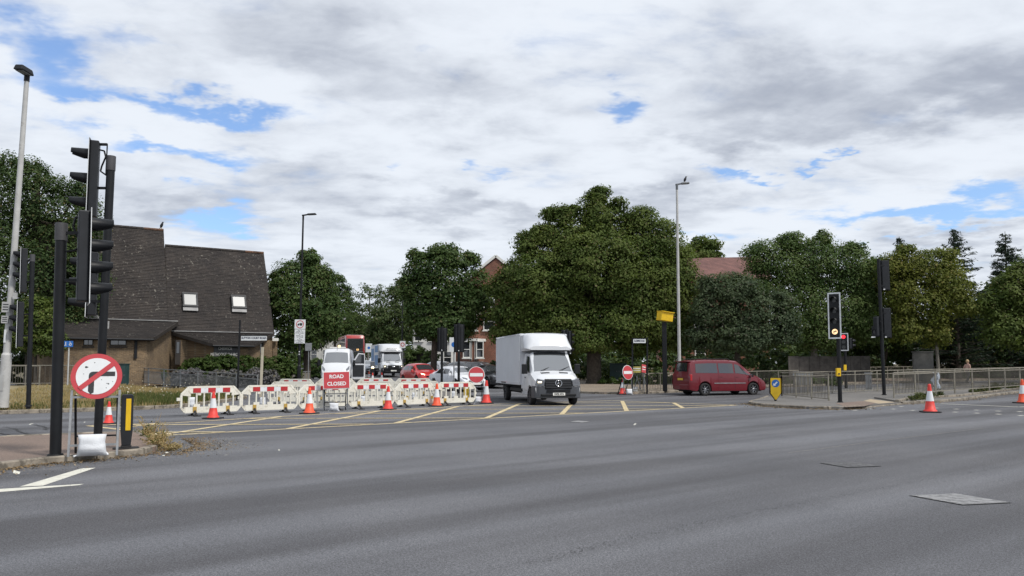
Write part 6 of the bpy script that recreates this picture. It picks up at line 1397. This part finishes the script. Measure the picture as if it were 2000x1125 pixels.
# low wall running back beside the side road
a, b = G(541, 752), GX(606, 60)
W0 = thing('low_wall', 'low grey panel wall running back beside the side road left of the white van', 'wall', a); d = b - a
for i in range(6):
    p0, p1 = d * (i / 6), d * ((i + .94) / 6); mb = MB(); mb.bar(p0 + Vector((0, 0, .36)), p1 + Vector((0, 0, .36)), .06, .74); mb.build('panel', mat('weathered_panel', (.17, .155, .13), .9, var=.25, vscale=2), W0)
    mb = MB(); mb.bar(p0 + Vector((0, 0, -.1)), p0 + Vector((0, 0, .86)), .09, .09); mb.build('post', GALV, W0)
mb = MB(); mb.bar(Vector((0, 0, .82)), d + Vector((0, 0, .82)), .07, .06); mb.build('top_rail', GALV, W0)
# dark boarded fence and pale wall behind the right-hand trees
def boarded(label, u0, u1, Y0, Y1_, h, m, nm='board_fence', cat='fence', bw=.9):
    a, b = GX(u0, Y0), GX(u1, Y1_); r = thing(nm, label, cat, a); d = b - a; n = max(1, int(d.length / bw))
    for i in range(n): mb = MB(); mb.bar(d * (i / n) + Vector((0, 0, h / 2)), d * ((i + .97) / n) + Vector((0, 0, h / 2)), .05, h + RND.uniform(-.04, .04)); mb.build('board', m, r)
    mb = MB(); mb.bar(Vector((0, .06, h * .9)), d + Vector((0, .06, h * .9)), .06, .1); mb.build('rail', m, r)
GREYW = mat('grey_weathered_wood', (.075, .068, .062), .9, var=.3, vscale=3)
boarded('grey boarded fence in the shade under the robinia tree', 1540, 1700, 57, 59, 2.0, GREYW)
boarded('dark boarded fence in the shade beyond the railings at the right', 1850, 2200, 70, 73, 1.7, GREYW)
boarded('dark garden fence beside the side street behind the red hatchback', 786, 842, 80, 78, 2.3, DKWOOD)
for u, Yq, v0, ru, l in ((812, 79, 676, 26, 'garden bush behind the dark fence, left'), (842, 77, 684, 20, 'garden bush behind the dark fence, right'), (612, 66, 700, 26, 'bush by the left pavement beyond the lamp post'), (548, 66, 655, 30, 'tall bush filling the gap beside the right end of the church')):
    g_ = GX(u, Yq); hh = (ZV(v0, Yq) - g_.z) / 1.7; g_r = thing('garden_bush', l, 'bush', g_); C, X, Yv = leaf_cloud([((0, 0, hh * .85), (ru * Yq / F, .9, hh))], 160, .10, u, clump=.4, per=40)
    o = bpy.data.objects.new('foliage', quads_mesh('foliage', C, X, Yv, LF_MAPLE)); COL.objects.link(o); o.parent = g_r
    mb = MB(); mb.tube((0, 0, -.1), (.1, 0, hh), .06, .02, 6); mb.build('stem', BARK, g_r)
a = GX(1803, 58.5); mb = MB(); mb.box((0, 0, 1.15), (1.5, .2, 2.3)); mb.box((0, 0, 2.33), (1.6, .26, .08)); o = mb.build('garden_wall', mat('grey_render', (.13, .13, .125), .9, var=.2, vscale=2), None, a); tag(o, 'pale rendered bit of wall showing through the yellow green tree', 'wall')
# ------------------------------------------------------------------ cabinets, posts, small street furniture
def cabinet(label, b, w, d, h, m, rz=0.0):
    r = thing('utility_cabinet', label, 'cabinet', b, rz); simple('plinth', r, (0, 0, .05), (w + .04, d + .04, .12), CONC); simple('body', r, (0, 0, h / 2 + .06), (w, d, h - .1), m, bevel=.015)
    mb = MB(); mb.box((0, 0, h + .03), (w + .08, d + .08, .05)); mb.build('lid', m, r, bevel=.01)
    n = 2 if w > .8 else 1
    for i in range(n): x = (i - (n - 1) / 2) * w / n; dd = simple('door', r, (x, -d / 2 - .008, h / 2 + .04), (w / n - .05, .014, h - .22), m); simple('handle', dd, (w / n * .36 * (1 if i == 0 else -1), -.015, .05), (.04, .03, .12), STEEL)
    return r
b = G(1207, 744, .1); cabinet('dark green utility cabinet on the far pavement right of the white box van', b, 1.25, .5, ZV(711, b.y) - b.z, GREENC, face_cam(b))
b = P(238, 748, 44); b.z = gz(44) + .2; cabinet('green utility cabinet behind the no right turn sign', b, .62, .4, ZV(712, 44) - b.z, GREENC, 0)
b = G(1697, 764, .1); cabinet('narrow grey cabinet against the island railing', b, .34, .3, ZV(730, b.y) - b.z, mat('grey_cabinet_paint', (.24, .25, .26), .6, var=.15), face_cam(b))
b = P(1568, 768, 41.0); s_ = simple('panel_sign', None, (b.x, b.y - .05, ZV(739, 41)), (1.05, .03, .72), RAILG); tag(s_, 'blank grey panel fixed to the railing beside the keep left bollard', 'panel'); s_['label'] = 'blank grey ribbed panel fixed to the railing beside the keep left bollard'
for i in range(6): simple('rib', s_, (-.44 + i * .176, -.025, 0), (.03, .02, .70), RAILP)
# speed camera
b = G(1299, 764, .1); r = thing('speed_camera', 'yellow speed camera box on a thick black column', 'speed camera', b, face_cam(b)); H = ZV(629, b.y) - b.z
mb = MB(); mb.box((0, 0, H / 2), (.26, .26, H)); mb.build('column', BLACK, r, bevel=.03)
mb = MB(); mb.box((.0, 0, 0), (.74, .62, .50)); bx = mb.build('camera_housing', SIGNY, r, (.04, 0, H + .30), (R(3), R(7), R(28)), bevel=.03)
mb = MB(); mb.box((0, -.03, .27), (.78, .70, .04)); mb.build('hood', SIGNY, bx)
# street names
NAVY = mat('navy_lettering', (.01, .015, .05), .6)
def street_name(label, txt, b, u0, u1, v0, v1, posts, m=BLACK):
    r = thing('street_name_sign', label, 'street sign', b, 0); Y = b.y; s_ = Y / F; x0, x1 = P(u0, 700, Y).x - b.x, P(u1, 700, Y).x - b.x; z0, z1 = ZV(v1, Y) - b.z, ZV(v0, Y) - b.z
    o = simple('name_plate', r, ((x0 + x1) / 2, -.06, (z0 + z1) / 2), (x1 - x0, .025, z1 - z0), SIGNW); text('lettering', txt, (z1 - z0) * .62, o, (0, -.016, 0), NAVY, bold=.004, sx=(x1 - x0) / (len(txt) * (z1 - z0) * .62 * .66))
    simple('top_border', o, (0, .0, (z1 - z0) / 2 + .02), (x1 - x0 + .06, .05, .04), BLACK)
    for u, vt in posts: x = P(u, 700, Y).x - b.x; mb = MB(); mb.tube((x, 0, -.1), (x + .05, 0, ZV(vt, Y) - b.z), .045, n=10); mb.build('post', m, r)
    return r
b = P(465, 772, 36.5); b.z = .12; street_name('Sutton Court Road street name plate on a tall black post', 'SUTTON COURT ROAD', b, 471, 521, 656, 665, ((465, 625),))
b = P(509, 765, 38.5); b.z = gz(38.5) + .05; r = thing('marker_post', 'plain cream wooden post behind the front barriers', 'post', b, rot=(0, R(1.2), 0)); mb = MB(); mb.box((0, 0, (ZV(679, 38.5) - b.z) / 2), (.11, .11, ZV(679, 38.5) - b.z)); mb.build('post', mat('cream_wood', (.46, .42, .33), .8, var=.12), r, bevel=.01); mb = MB(); mb.box((0, 0, ZV(679, 38.5) - b.z + .01), (.12, .12, .03)); mb.build('cap', CREAM, r)
b = G(1247, 766, .1); street_name('Ellesmere Road street name plate on two thin posts', 'ELLESMERE ROAD', b, 1237, 1261, 662, 670, ((1234, 660), (1263, 659)))
# blue parking sign
b = P(132, 750, 43.5); b.z = gz(43.5) + .4; r = thing('parking_sign', 'small blue parking and disabled sign on a pale post at the left', 'road sign', b); z1 = ZV(667, 43.5) - b.z
mb = MB(); mb.tube((0, 0, -.1), (0, 0, z1), .04, n=10); mb.build('post', CONC, r); o = simple('blue_plate', r, (-.02, -.06, z1 - .14), (.56, .02, .34), SIGNB); mb = MB(); mb.box((-.13, -.014, .02), (.04, .006, .2)); mb.box((-.16, -.014, -.08), (.14, .006, .03)); mb.ring((.13, -.03), .05, .075, -.016, -.011, 16); mb.box((.11, -.014, .06), (.03, .006, .16)); mb.box((.15, -.014, .04), (.1, .006, .025)); mb.build('white_symbol', SIGNW, o)
# small side-street signs
for u, Yq, v0, v1, w, l, mm in ((886.5, 44.5, 659, 687, .52, 'white sign plate on a grey post behind the taller central signal', 'blue'), (602, 58, 670, 685, .5, 'grey backed sign on a post at the left pavement', 'none'), (786, 70, 666, 680, .52, 'square no parking style sign beside the lorry roof', 'ring'), (720, 82, 671, 688, .7, 'dark blue round sign between the bus and the lorry', 'blue')):
    b = GX(u, Yq); r = thing('road_sign', l, 'road sign', b); zt, zb = ZV(v0, Yq) - b.z, ZV(v1, Yq) - b.z
    mb = MB(); mb.tube((0, .05, -.1), (0, .05, zt - .05), .04, n=8); mb.build('post', GALV, r); o = simple('sign_plate', r, (0, -.02, (zt + zb) / 2), (w, .02, zt - zb), SIGNW if mm != 'none' else GALV)
    if mm != 'none': mb = MB(); mb.ring((0, 0), .12, .19, -.016, -.010, 20) if mm == 'ring' else mb.disc((0, 0), .15, -.016, -.010, 20); mb.build('roundel', SIGNR if mm == 'ring' else SIGNB, o)
# keep left bollard
b, H = dims(1515, 783, 738, .10); r = thing('keep_left_bollard', 'yellow shield bollard with a blue keep left arrow on the island nose', 'bollard', b, face_cam(b) + R(12)); s_ = b.y / F
wl = 20 * s_; out = [(-wl / 2 + .02, H), (-wl / 2, H - .02), (-wl / 2, .34 * H), (-.03, .06), (.03, .06), (wl / 2, .34 * H), (wl / 2, H - .02), (wl / 2 - .02, H)]
mb = MB(); mb.prism([(x * 1.06, z + (.01 if z > .5 else -.01)) for x, z in out], -.05, .14); mb.build('body', BLACK, r, fix=True)
mb = MB(); mb.prism([(x * .95, z if z < .9 * H else z - .005) for x, z in out], -.06, -.0505); f = mb.build('yellow_face', SIGNY, r, fix=True)
sd = MB(); sd.box((wl / 2 * 1.06 + .006, .045, H * .66), (.01, .15, H * .6)); sd.build('yellow_side', SIGNY, r)
mb = MB(); mb.disc((0, H * .76), wl * .37, -.066, -.0605, 24); dsc = mb.build('blue_disc', SIGNB, f); q = wl * .37
mb = MB(); c_ = H * .76; mb.prism([(-.62 * q, c_ - .62 * q), (.10 * q, c_ - .62 * q), (-.12 * q, c_ - .40 * q), (.55 * q, c_ + .27 * q), (.30 * q, c_ + .52 * q), (-.38 * q, c_ - .14 * q), (-.62 * q, c_ + .08 * q)], -.071, -.0665); mb.build('white_arrow', SIGNW, dsc, fix=True)
mb = MB(); mb.tube((0, .04, -.05), (0, .04, .1), .05, n=10); mb.build('stem', BLACK, r)
# plastic sheet tied to the railing
b = G(1826, 766, .35); mb = MB(); vs = []; fs = []; nx, nz = 5, 10
for j in range(nz + 1):
    for i in range(nx + 1): x = (i / nx - .5) * .36 * (1 - .25 * abs(j / nz - .55)); vs.append((x + .05 * math.sin(j * .9), -.12 - .05 * math.sin(i * 2 + j), 1.02 - .78 * j / nz))
for j in range(nz):
    for i in range(nx): q = j * (nx + 1) + i; fs.append((q, q + 1, q + nx + 2, q + nx + 1))
mb.add(vs, fs, 0, True); o = mb.build('plastic_sheet', mat('translucent_plastic', (.42, .47, .53), .3, var=.3, vscale=9), None, (b.x, b.y - .0, b.z - .05)); tag(o, 'crumpled bluish plastic bag tied to the guard rail behind the lone cone', 'plastic bag')
# ------------------------------------------------------------------ person walking on the far footway
def person(label, b, rz):
    r = thing('person', label, 'person', b, rz); r.scale = (.93, .93, .93)
    J = {'pel': (0, 0, .93), 'bel': (0, 0, 1.08), 'che': (.02, 0, 1.30), 'nk': (.03, 0, 1.46), 'hd0': (.05, 0, 1.55), 'hd1': (.06, 0, 1.66), 'hd2': (.05, 0, 1.74),
         'sL': (.02, .19, 1.40), 'eL': (-.10, .23, 1.14), 'wL': (.02, .24, .92), 'sR': (.02, -.19, 1.40), 'eR': (.03, -.24, 1.14), 'wR': (.20, -.22, .98),
         'hL': (0, .09, .90), 'kL': (.14, .10, .50), 'aL': (.08, .10, .09), 'tL': (.25, .11, .03), 'hR': (0, -.09, .90), 'kR': (-.04, -.10, .49), 'aR': (-.28, -.10, .13), 'tR': (-.17, -.11, .03)}
    Ed = [('pel', 'bel'), ('bel', 'che'), ('che', 'nk'), ('nk', 'hd0'), ('hd0', 'hd1'), ('hd1', 'hd2'), ('che', 'sL'), ('sL', 'eL'), ('eL', 'wL'), ('che', 'sR'), ('sR', 'eR'), ('eR', 'wR'), ('pel', 'hL'), ('hL', 'kL'), ('kL', 'aL'), ('aL', 'tL'), ('pel', 'hR'), ('hR', 'kR'), ('kR', 'aR'), ('aR', 'tR')]
    Rd = dict(pel=.145, bel=.13, che=.155, nk=.06, hd0=.075, hd1=.10, hd2=.06, sL=.075, eL=.045, wL=.03, sR=.075, eR=.045, wR=.03, hL=.10, kL=.065, aL=.042, tL=.035, hR=.10, kR=.065, aR=.042, tR=.035)
    for s_, w in (('L', J['wL']), ('R', J['wR'])):
        sg = 1 if s_ == 'L' else -1; J['p' + s_] = (w[0] + .02, w[1], w[2] - .06); Ed.append(('w' + s_, 'p' + s_)); Rd['p' + s_] = .032
        for k_, (dx, ln) in enumerate(((-.03, .065), (-.01, .075), (.012, .072), (.03, .055))):
            n1, n2 = 'f%s%d' % (s_, k_), 'g%s%d' % (s_, k_); p = J['p' + s_]; J[n1] = (p[0] + dx + .01, p[1], p[2] - ln * .6); J[n2] = (p[0] + dx + .02, p[1] - sg * .012, p[2] - ln * 1.15); Ed += [('p' + s_, n1), (n1, n2)]; Rd[n1] = .009; Rd[n2] = .008
        n1 = 'th' + s_; p = J['p' + s_]; J[n1] = (p[0] + .045, p[1] - sg * .02, p[2] - .01); Ed.append(('p' + s_, n1)); Rd[n1] = .010
    ks = list(J); me = bpy.data.meshes.new('body'); me.from_pydata([J[k_] for k_ in ks], [(ks.index(a), ks.index(b_)) for a, b_ in Ed], []); o = bpy.data.objects.new('body', me); COL.objects.link(o)
    sk = o.modifiers.new('skin', 'SKIN'); sk.use_smooth_shade = True
    for i, k_ in enumerate(ks): me.skin_vertices[0].data[i].radius = (Rd[k_], Rd[k_]); me.skin_vertices[0].data[i].use_root = (k_ == 'pel')
    ss = o.modifiers.new('sub', 'SUBSURF'); ss.levels = 1; ss.render_levels = 1
    dg = bpy.context.evaluated_depsgraph_get(); m2 = bpy.data.meshes.new_from_object(o.evaluated_get(dg)); bpy.data.objects.remove(o)
    SKIN = mat('skin', (.46, .28, .21), .6); TOP = mat('pink_beige_top', (.42, .27, .22), .85, var=.1); TRO = mat('dark_trousers', (.03, .032, .04), .85); SHO = mat('dark_shoes', (.02, .02, .02), .6)
    m2.materials.clear()
    for m in (SKIN, TOP, TRO, SHO): m2.materials.append(m)
    for f in m2.polygons:
        c = f.center; arm_ = abs(c.y) > .17 and c.z < 1.42
        f.material_index = 3 if c.z < .10 else 2 if c.z < .98 and not (abs(c.y) > .185) else 0 if c.z > 1.47 or (abs(c.y) > .185 and c.z < 1.20) else 1
        f.use_smooth = True
    o = bpy.data.objects.new('body', m2); COL.objects.link(o); o.parent = r
    mb = MB(); mb.lathe([(0, .12), (.07, .10), (.108, .04), (.112, -.03), (.10, -.09), (.06, -.12)], 14, M=Matrix.Translation((.03, 0, 1.69)) @ Matrix.Rotation(R(-18), 4, 'Y')); mb.build('hair', mat('blond_hair', (.42, .30, .17), .8, var=.2, vscale=20), r)
    mb = MB(); mb.add([(.15, -.015, 1.64), (.15, .015, 1.64), (.185, 0, 1.635), (.15, 0, 1.69)], [(0, 1, 2), (0, 2, 3), (2, 1, 3)]); mb.build('nose', SKIN, r)
    for y in (-.036, .036): mb = MB(); mb.lathe([(0, .012), (.012, 0), (0, -.012)], 8, M=Matrix.Translation((.145, y, 1.675))); mb.build('eye', SIGNK, r); mb = MB(); mb.box((.05, y * 2.95, 1.655), (.04, .02, .06)); mb.build('ear', SKIN, r)
    mb = MB(); mb.box((.142, 0, 1.597), (.012, .05, .012)); mb.build('mouth', mat('lips', (.35, .12, .11), .6), r)
person('blond person in a pale pink top and dark trousers walking along the far footway', GX(1889, 54) + Vector((0, 0, .112)), R(15))

# ------------------------------------------------------------------ grass, plants, litter
LF_DRY = leaf_mat('dry_grass_blades', (0.23, 0.175, 0.085), (0.38, 0.30, 0.16), (0.10, 0.12, 0.04), trans=.25)
LF_GRN = leaf_mat('green_grass_blades', (0.055, 0.075, 0.022), (0.11, 0.125, 0.045), (0.22, 0.19, 0.09), trans=.25)
LF_LAV = leaf_mat('lavender_sprays', (0.095, 0.098, 0.085), (0.15, 0.14, 0.155), (0.14, 0.125, 0.08), trans=.2)
LF_HED = leaf_mat('hedge_leaves', (0.034, 0.066, 0.014), (0.080, 0.118, 0.030), (0.12, 0.13, 0.05))
def blades(name, pts, zs, hmin, hmax, w, m, seed, parent=None, lean=.35):
    rg = np.random.default_rng(seed); n = len(pts); b = np.column_stack([pts, zs]); h = rg.uniform(hmin, hmax, (n, 1)); a = rg.uniform(0, 2 * math.pi, n)
    t_ = np.column_stack([np.cos(a), np.sin(a), np.zeros(n)]) * rg.uniform(0, lean, (n, 1)) * h + np.array([0, 0, 1]) * h
    X = t_ / 2; a2 = rg.uniform(0, math.pi, n); Yv = np.column_stack([np.cos(a2), np.sin(a2), np.zeros(n)]) * w * rg.uniform(.5, 1.5, (n, 1))
    o = bpy.data.objects.new(name, quads_mesh(name, b + X, X, Yv, m)); COL.objects.link(o)
    if parent is not None: o.parent = parent
    else: tag(o, kind='stuff')
    return o
rg = np.random.default_rng(77)
def verge_pts(n, t0, t1, i0=0, i1=None):
    i1 = (len(VY) - 1) if i1 is None else i1
    f = rg.uniform(i0, i1, n); i = np.minimum(f.astype(int), len(VY) - 2); g = f - i; t_ = rg.uniform(t0, t1, n); out = np.zeros((n, 2)); zs = np.zeros(n)
    for k_ in range(n):
        A, B, C_, D_ = VEDGE[i[k_]], VEDGE[i[k_] + 1], VBACK[i[k_]], VBACK[i[k_] + 1]; p = A.lerp(B, g[k_]).lerp(C_.lerp(D_, g[k_]), t_[k_]); out[k_] = p.x, p.y
        h0 = verge_z(i[k_], t_[k_]); h1 = verge_z(i[k_] + 1, t_[k_]); zs[k_] = gz(p.y) + h0 * (1 - g[k_]) + h1 * g[k_]
    return out, zs
pts, zs = verge_pts(30000, .03, .98, 1); blades('dry_grass', pts, zs - .02, .05, .19, .012, LF_DRY, 1)
pts, zs = verge_pts(6500, .03, .5, 4); blades('green_grass', pts, zs - .02, .12, .36, .014, LF_GRN, 2)
pts, zs = verge_pts(900, .02, .16, 1, 4); blades('green_grass', pts, zs - .02, .08, .22, .014, LF_GRN, 4)
# pale flower heads among the verge grass
pts, zs = verge_pts(170, .2, .95, 3); C = np.column_stack([pts, zs + rg.uniform(.2, .42, len(pts))]); X = unit(rg.normal(size=C.shape)) * .035; Yv = unit(np.cross(X, rg.normal(size=C.shape))) * .035
o = bpy.data.objects.new('wild_flowers', quads_mesh('wild_flowers', C, X, Yv, mat('pale_flower_heads', (.42, .39, .30), .8))); COL.objects.link(o); tag(o, kind='stuff')
# planting in front of the church: hedge, lavender, pampas
def bush(name, label, c, r3, m, dens, leaf, seed, group=None, **kw):
    b = Vector((c[0], c[1], gz(c[1]) + .05)); r = thing(name, label, 'bush', b, group=group); C, X, Yv = leaf_cloud([((0, 0, r3[2] * .85), r3)], dens, leaf, seed, **kw); ok = C[:, 2] > 0
    o = bpy.data.objects.new('foliage', quads_mesh('foliage', C[ok], X[ok], Yv[ok], m)); COL.objects.link(o); o.parent = r
    mb = MB()
    for i in range(4): mb.tube((0, 0, -.1), (RND.uniform(-.6, .6) * r3[0], RND.uniform(-.6, .6) * r3[1], r3[2] * 1.2), .025, .008, 5)
    mb.build('stem', BARK, r); return r
for k_, (u, v0, ru) in enumerate(((262, 716, 24), (300, 712, 20), (378, 704, 24), (405, 699, 26), (440, 697, 26), (475, 698, 26), (510, 700, 24), (540, 700, 24), (565, 702, 22))):
    Yq = 51.5 + (k_ % 3) * .5; c = GX(u, Yq); h = (ZV(v0, Yq) - c.z) / 1.7; s_ = Yq / F
    bush('hedge_bush', ('low green bush at the left end of the church bed', 'second low green bush by the pampas tufts', 'green bush left of the noticeboard', 'green bush below the left edge of the noticeboard', 'green bush right under the noticeboard', 'green bush just right of the noticeboard', 'green bush behind the street name post', 'green bush behind the cream post', 'pale green rounded bush at the right end of the church bed')[k_], c, (ru * s_ * 1.25, .7, max(.45, h)), LF_HED, 330, .07, 60 + k_, 'bushes in the church bed', clump=.22, per=24)
for k_, (u, v0, ru) in enumerate(((380, 716, 20), (425, 718, 22), (460, 719, 24), (500, 716, 26), (525, 718, 22), (352, 719, 16))):
    Yq = 49.8; c = GX(u, Yq); h = (ZV(v0 + 7, Yq) - c.z) / 1.7; s_ = Yq / F
    bush('lavender_bush', ('greyish lavender clump left of the noticeboard', 'lavender clump below the noticeboard', 'lavender clump just left of the street name post', 'purple lavender clump between the two posts', 'purple lavender clump right of the cream post', 'small lavender clump beside the pampas tuft')[k_], c, (ru * s_, .55, max(.38, h)), LF_LAV, 330, .075, 80 + k_, 'lavender in the church bed', clump=.2, per=22, up_bias=-.5)
for k_, (u, l) in enumerate(((267, 'left pale pampas tuft in the church bed'), (283, 'middle pale pampas tuft in the church bed'), (346, 'tall pale pampas tuft right of the folded red signs'))):
    c = GX(u, 50.5); r = thing('ornamental_grass', l, 'grass tuft', c, group='pampas tufts'); a = rg.normal(0, .22, (420, 2)); o = blades('blades', a, np.zeros(420), .5, .95, .014, LF_DRY, 90 + k_, r, lean=.8)
# small white-flowered shrub by the lamp post
# weeds on the near island corner
def weed(label, b, h, n, seed, dry=.6, spread=.35):
    r = thing('weed', label, 'weed', b, group='weeds growing at kerbs'); rr = random.Random(seed); mb = MB(); Cs = []
    for i in range(n):
        a = rr.uniform(0, 6.28); ln = h * rr.uniform(.4, 1); tip = Vector((math.cos(a) * spread * rr.random(), math.sin(a) * spread * rr.random(), ln)); st = Vector((rr.uniform(-.1, .1), rr.uniform(-.06, .06), 0)); mb.tube(st, tip, .006, .003, 4)
        for q in range(12): Cs.append(st.lerp(tip, rr.uniform(.1, 1)) + Vector((rr.gauss(0, .03), rr.gauss(0, .03), rr.gauss(0, .02))))
    mb.build('stem', mat('dry_stem', (.34, .23, .10), .9), r); C = np.array([tuple(c) for c in Cs]); g_ = np.random.default_rng(seed); X = unit(g_.normal(size=C.shape)) * g_.uniform(.015, .045, (len(C), 1)); Yv = unit(np.cross(X, g_.normal(size=C.shape))) * .012
    k_ = int(len(C) * dry); o = bpy.data.objects.new('leaves', quads_mesh('leaves', C[:k_], X[:k_], Yv[:k_], LF_DRY)); COL.objects.link(o); o.parent = r
    o = bpy.data.objects.new('leaves', quads_mesh('leaves', C[k_:], X[k_:], Yv[k_:], LF_GRN)); COL.objects.link(o); o.parent = r
for k_, (u, v, h, n, d_, l) in enumerate(((298, 862, .60, 22, .75, 'tall straggly weed on the kerb corner right of the black bollard'), (312, 872, .30, 24, .95, 'low dry straw weed at the tip of the near island'), (285, 853, .30, 18, .45, 'greener weed at the back of the near island corner'), (330, 880, .16, 26, 1.0, 'flattened dry weed lying on the road by the island tip'), (306, 868, .30, 22, .8, 'small dry weed squeezed between the kerb stones'))): weed(l, G(u, v, .08 if v < 875 else 0), h, n, 100 + k_, d_)
# weeds along the raised bed
lob = []
for k_ in range(46):
    u = RND.choice((RND.uniform(1772, 1842), RND.uniform(1885, 1990), RND.uniform(1900, 2100))); v = 781 - (u - 1770) * .105 + RND.uniform(-1.5, 1.5); h = RND.uniform(.10, .30) * (1.7 if u > 1930 else 1)
    g = G(u, v, .12); lob.append(((g.x, g.y, g.z + h * .3), (RND.uniform(.10, .30), .18, h * .7)))
mass('weeds', lob, leaf_mat('weedy_leaves', (.035, .05, .016), (.085, .10, .035), (.2, .16, .08)), 420, .035, 120, clump=.14, per=40)
# ivy ground cover behind the far pavement rail
lob = []
for u in range(1180, 1640, 14): g = GX(u, 52.5 + RND.uniform(0, 2)); h = RND.uniform(.35, .8); lob.append(((g.x, g.y, g.z + h * .4), (.5, .6, h * .6)))
for u in range(1640, 2200, 16): g = GX(u, 64.5 + RND.uniform(0, 2)); h = RND.uniform(.3, .9); lob.append(((g.x, g.y, g.z + h * .4), (.6, .6, h * .6)))
mass('ground_cover', lob, LF_HED, 150, .09, 121, clump=.25)
# dead leaves and litter along kerbs
def scatter(name, pts, size, m, seed, z=.012):
    g_ = np.random.default_rng(seed); C = np.array([(p[0], p[1], gz(p[1]) + z + g_.uniform(0, .02)) for p in pts]); n = len(C); nn = unit(np.column_stack([g_.normal(0, .35, n), g_.normal(0, .35, n), np.ones(n)])); X = unit(np.cross(nn, g_.normal(size=(n, 3)))); Yv = np.cross(nn, X); s_ = size * g_.uniform(.4, 1.3, (n, 1))
    o = bpy.data.objects.new(name, quads_mesh(name, C, X * s_, Yv * s_ * .6, m)); COL.objects.link(o); tag(o, kind='stuff')
def along(pl, n, wd, sd):
    g_ = random.Random(sd); out = []
    seg = [(Vector(a), Vector(b)) for a, b in zip(pl[:-1], pl[1:])]; ls = [(b - a).length for a, b in seg]
    for _ in range(n):
        a, b = g_.choices(seg, ls)[0]; p = a.lerp(b, g_.random()); d = (b - a).normalized(); q = Vector((d.y, -d.x)); out.append(tuple(p + q * (g_.expovariate(1 / wd) + .08)))
    return out
DEAD = leaf_mat('dead_leaves', (.13, .085, .045), (.24, .17, .09), (.3, .25, .18), trans=.1)
scatter('dead_leaves', along(ISL[0:9], 2600, .16, 1), .022, DEAD, 5)
scatter('dead_leaves', along([tuple(G(u, v)[:2]) for u, v in ((300, 890), (345, 884), (372, 872), (345, 858))], 1300, .22, 8), .022, DEAD, 9)
scatter('dead_leaves', along(RIW[0:6], 700, .22, 2), .035, DEAD, 6)
scatter('dead_leaves', along(RIW[7:11], 400, .2, 3), .035, DEAD, 7)
scatter('road_grit', [tuple((G(RND.gauss(405, 45), RND.gauss(870, 7)))[:2]) for _ in range(3500)], .011, mat('pale_grit', (.22, .21, .19), .9), 21, .004)
scatter('road_grit', along(ISL[0:9], 3000, .5, 31), .009, MATS['pale_grit'], 22, .004)
scatter('paper_litter', [tuple(G(u, v)[:2]) for u, v in ((6, 921), (32, 925), (165, 826), (60, 829), (320, 891), (326, 887), (545, 880), (442, 890), (300, 893), (150, 905), (1240, 830))], .07, WHT, 11, .01)
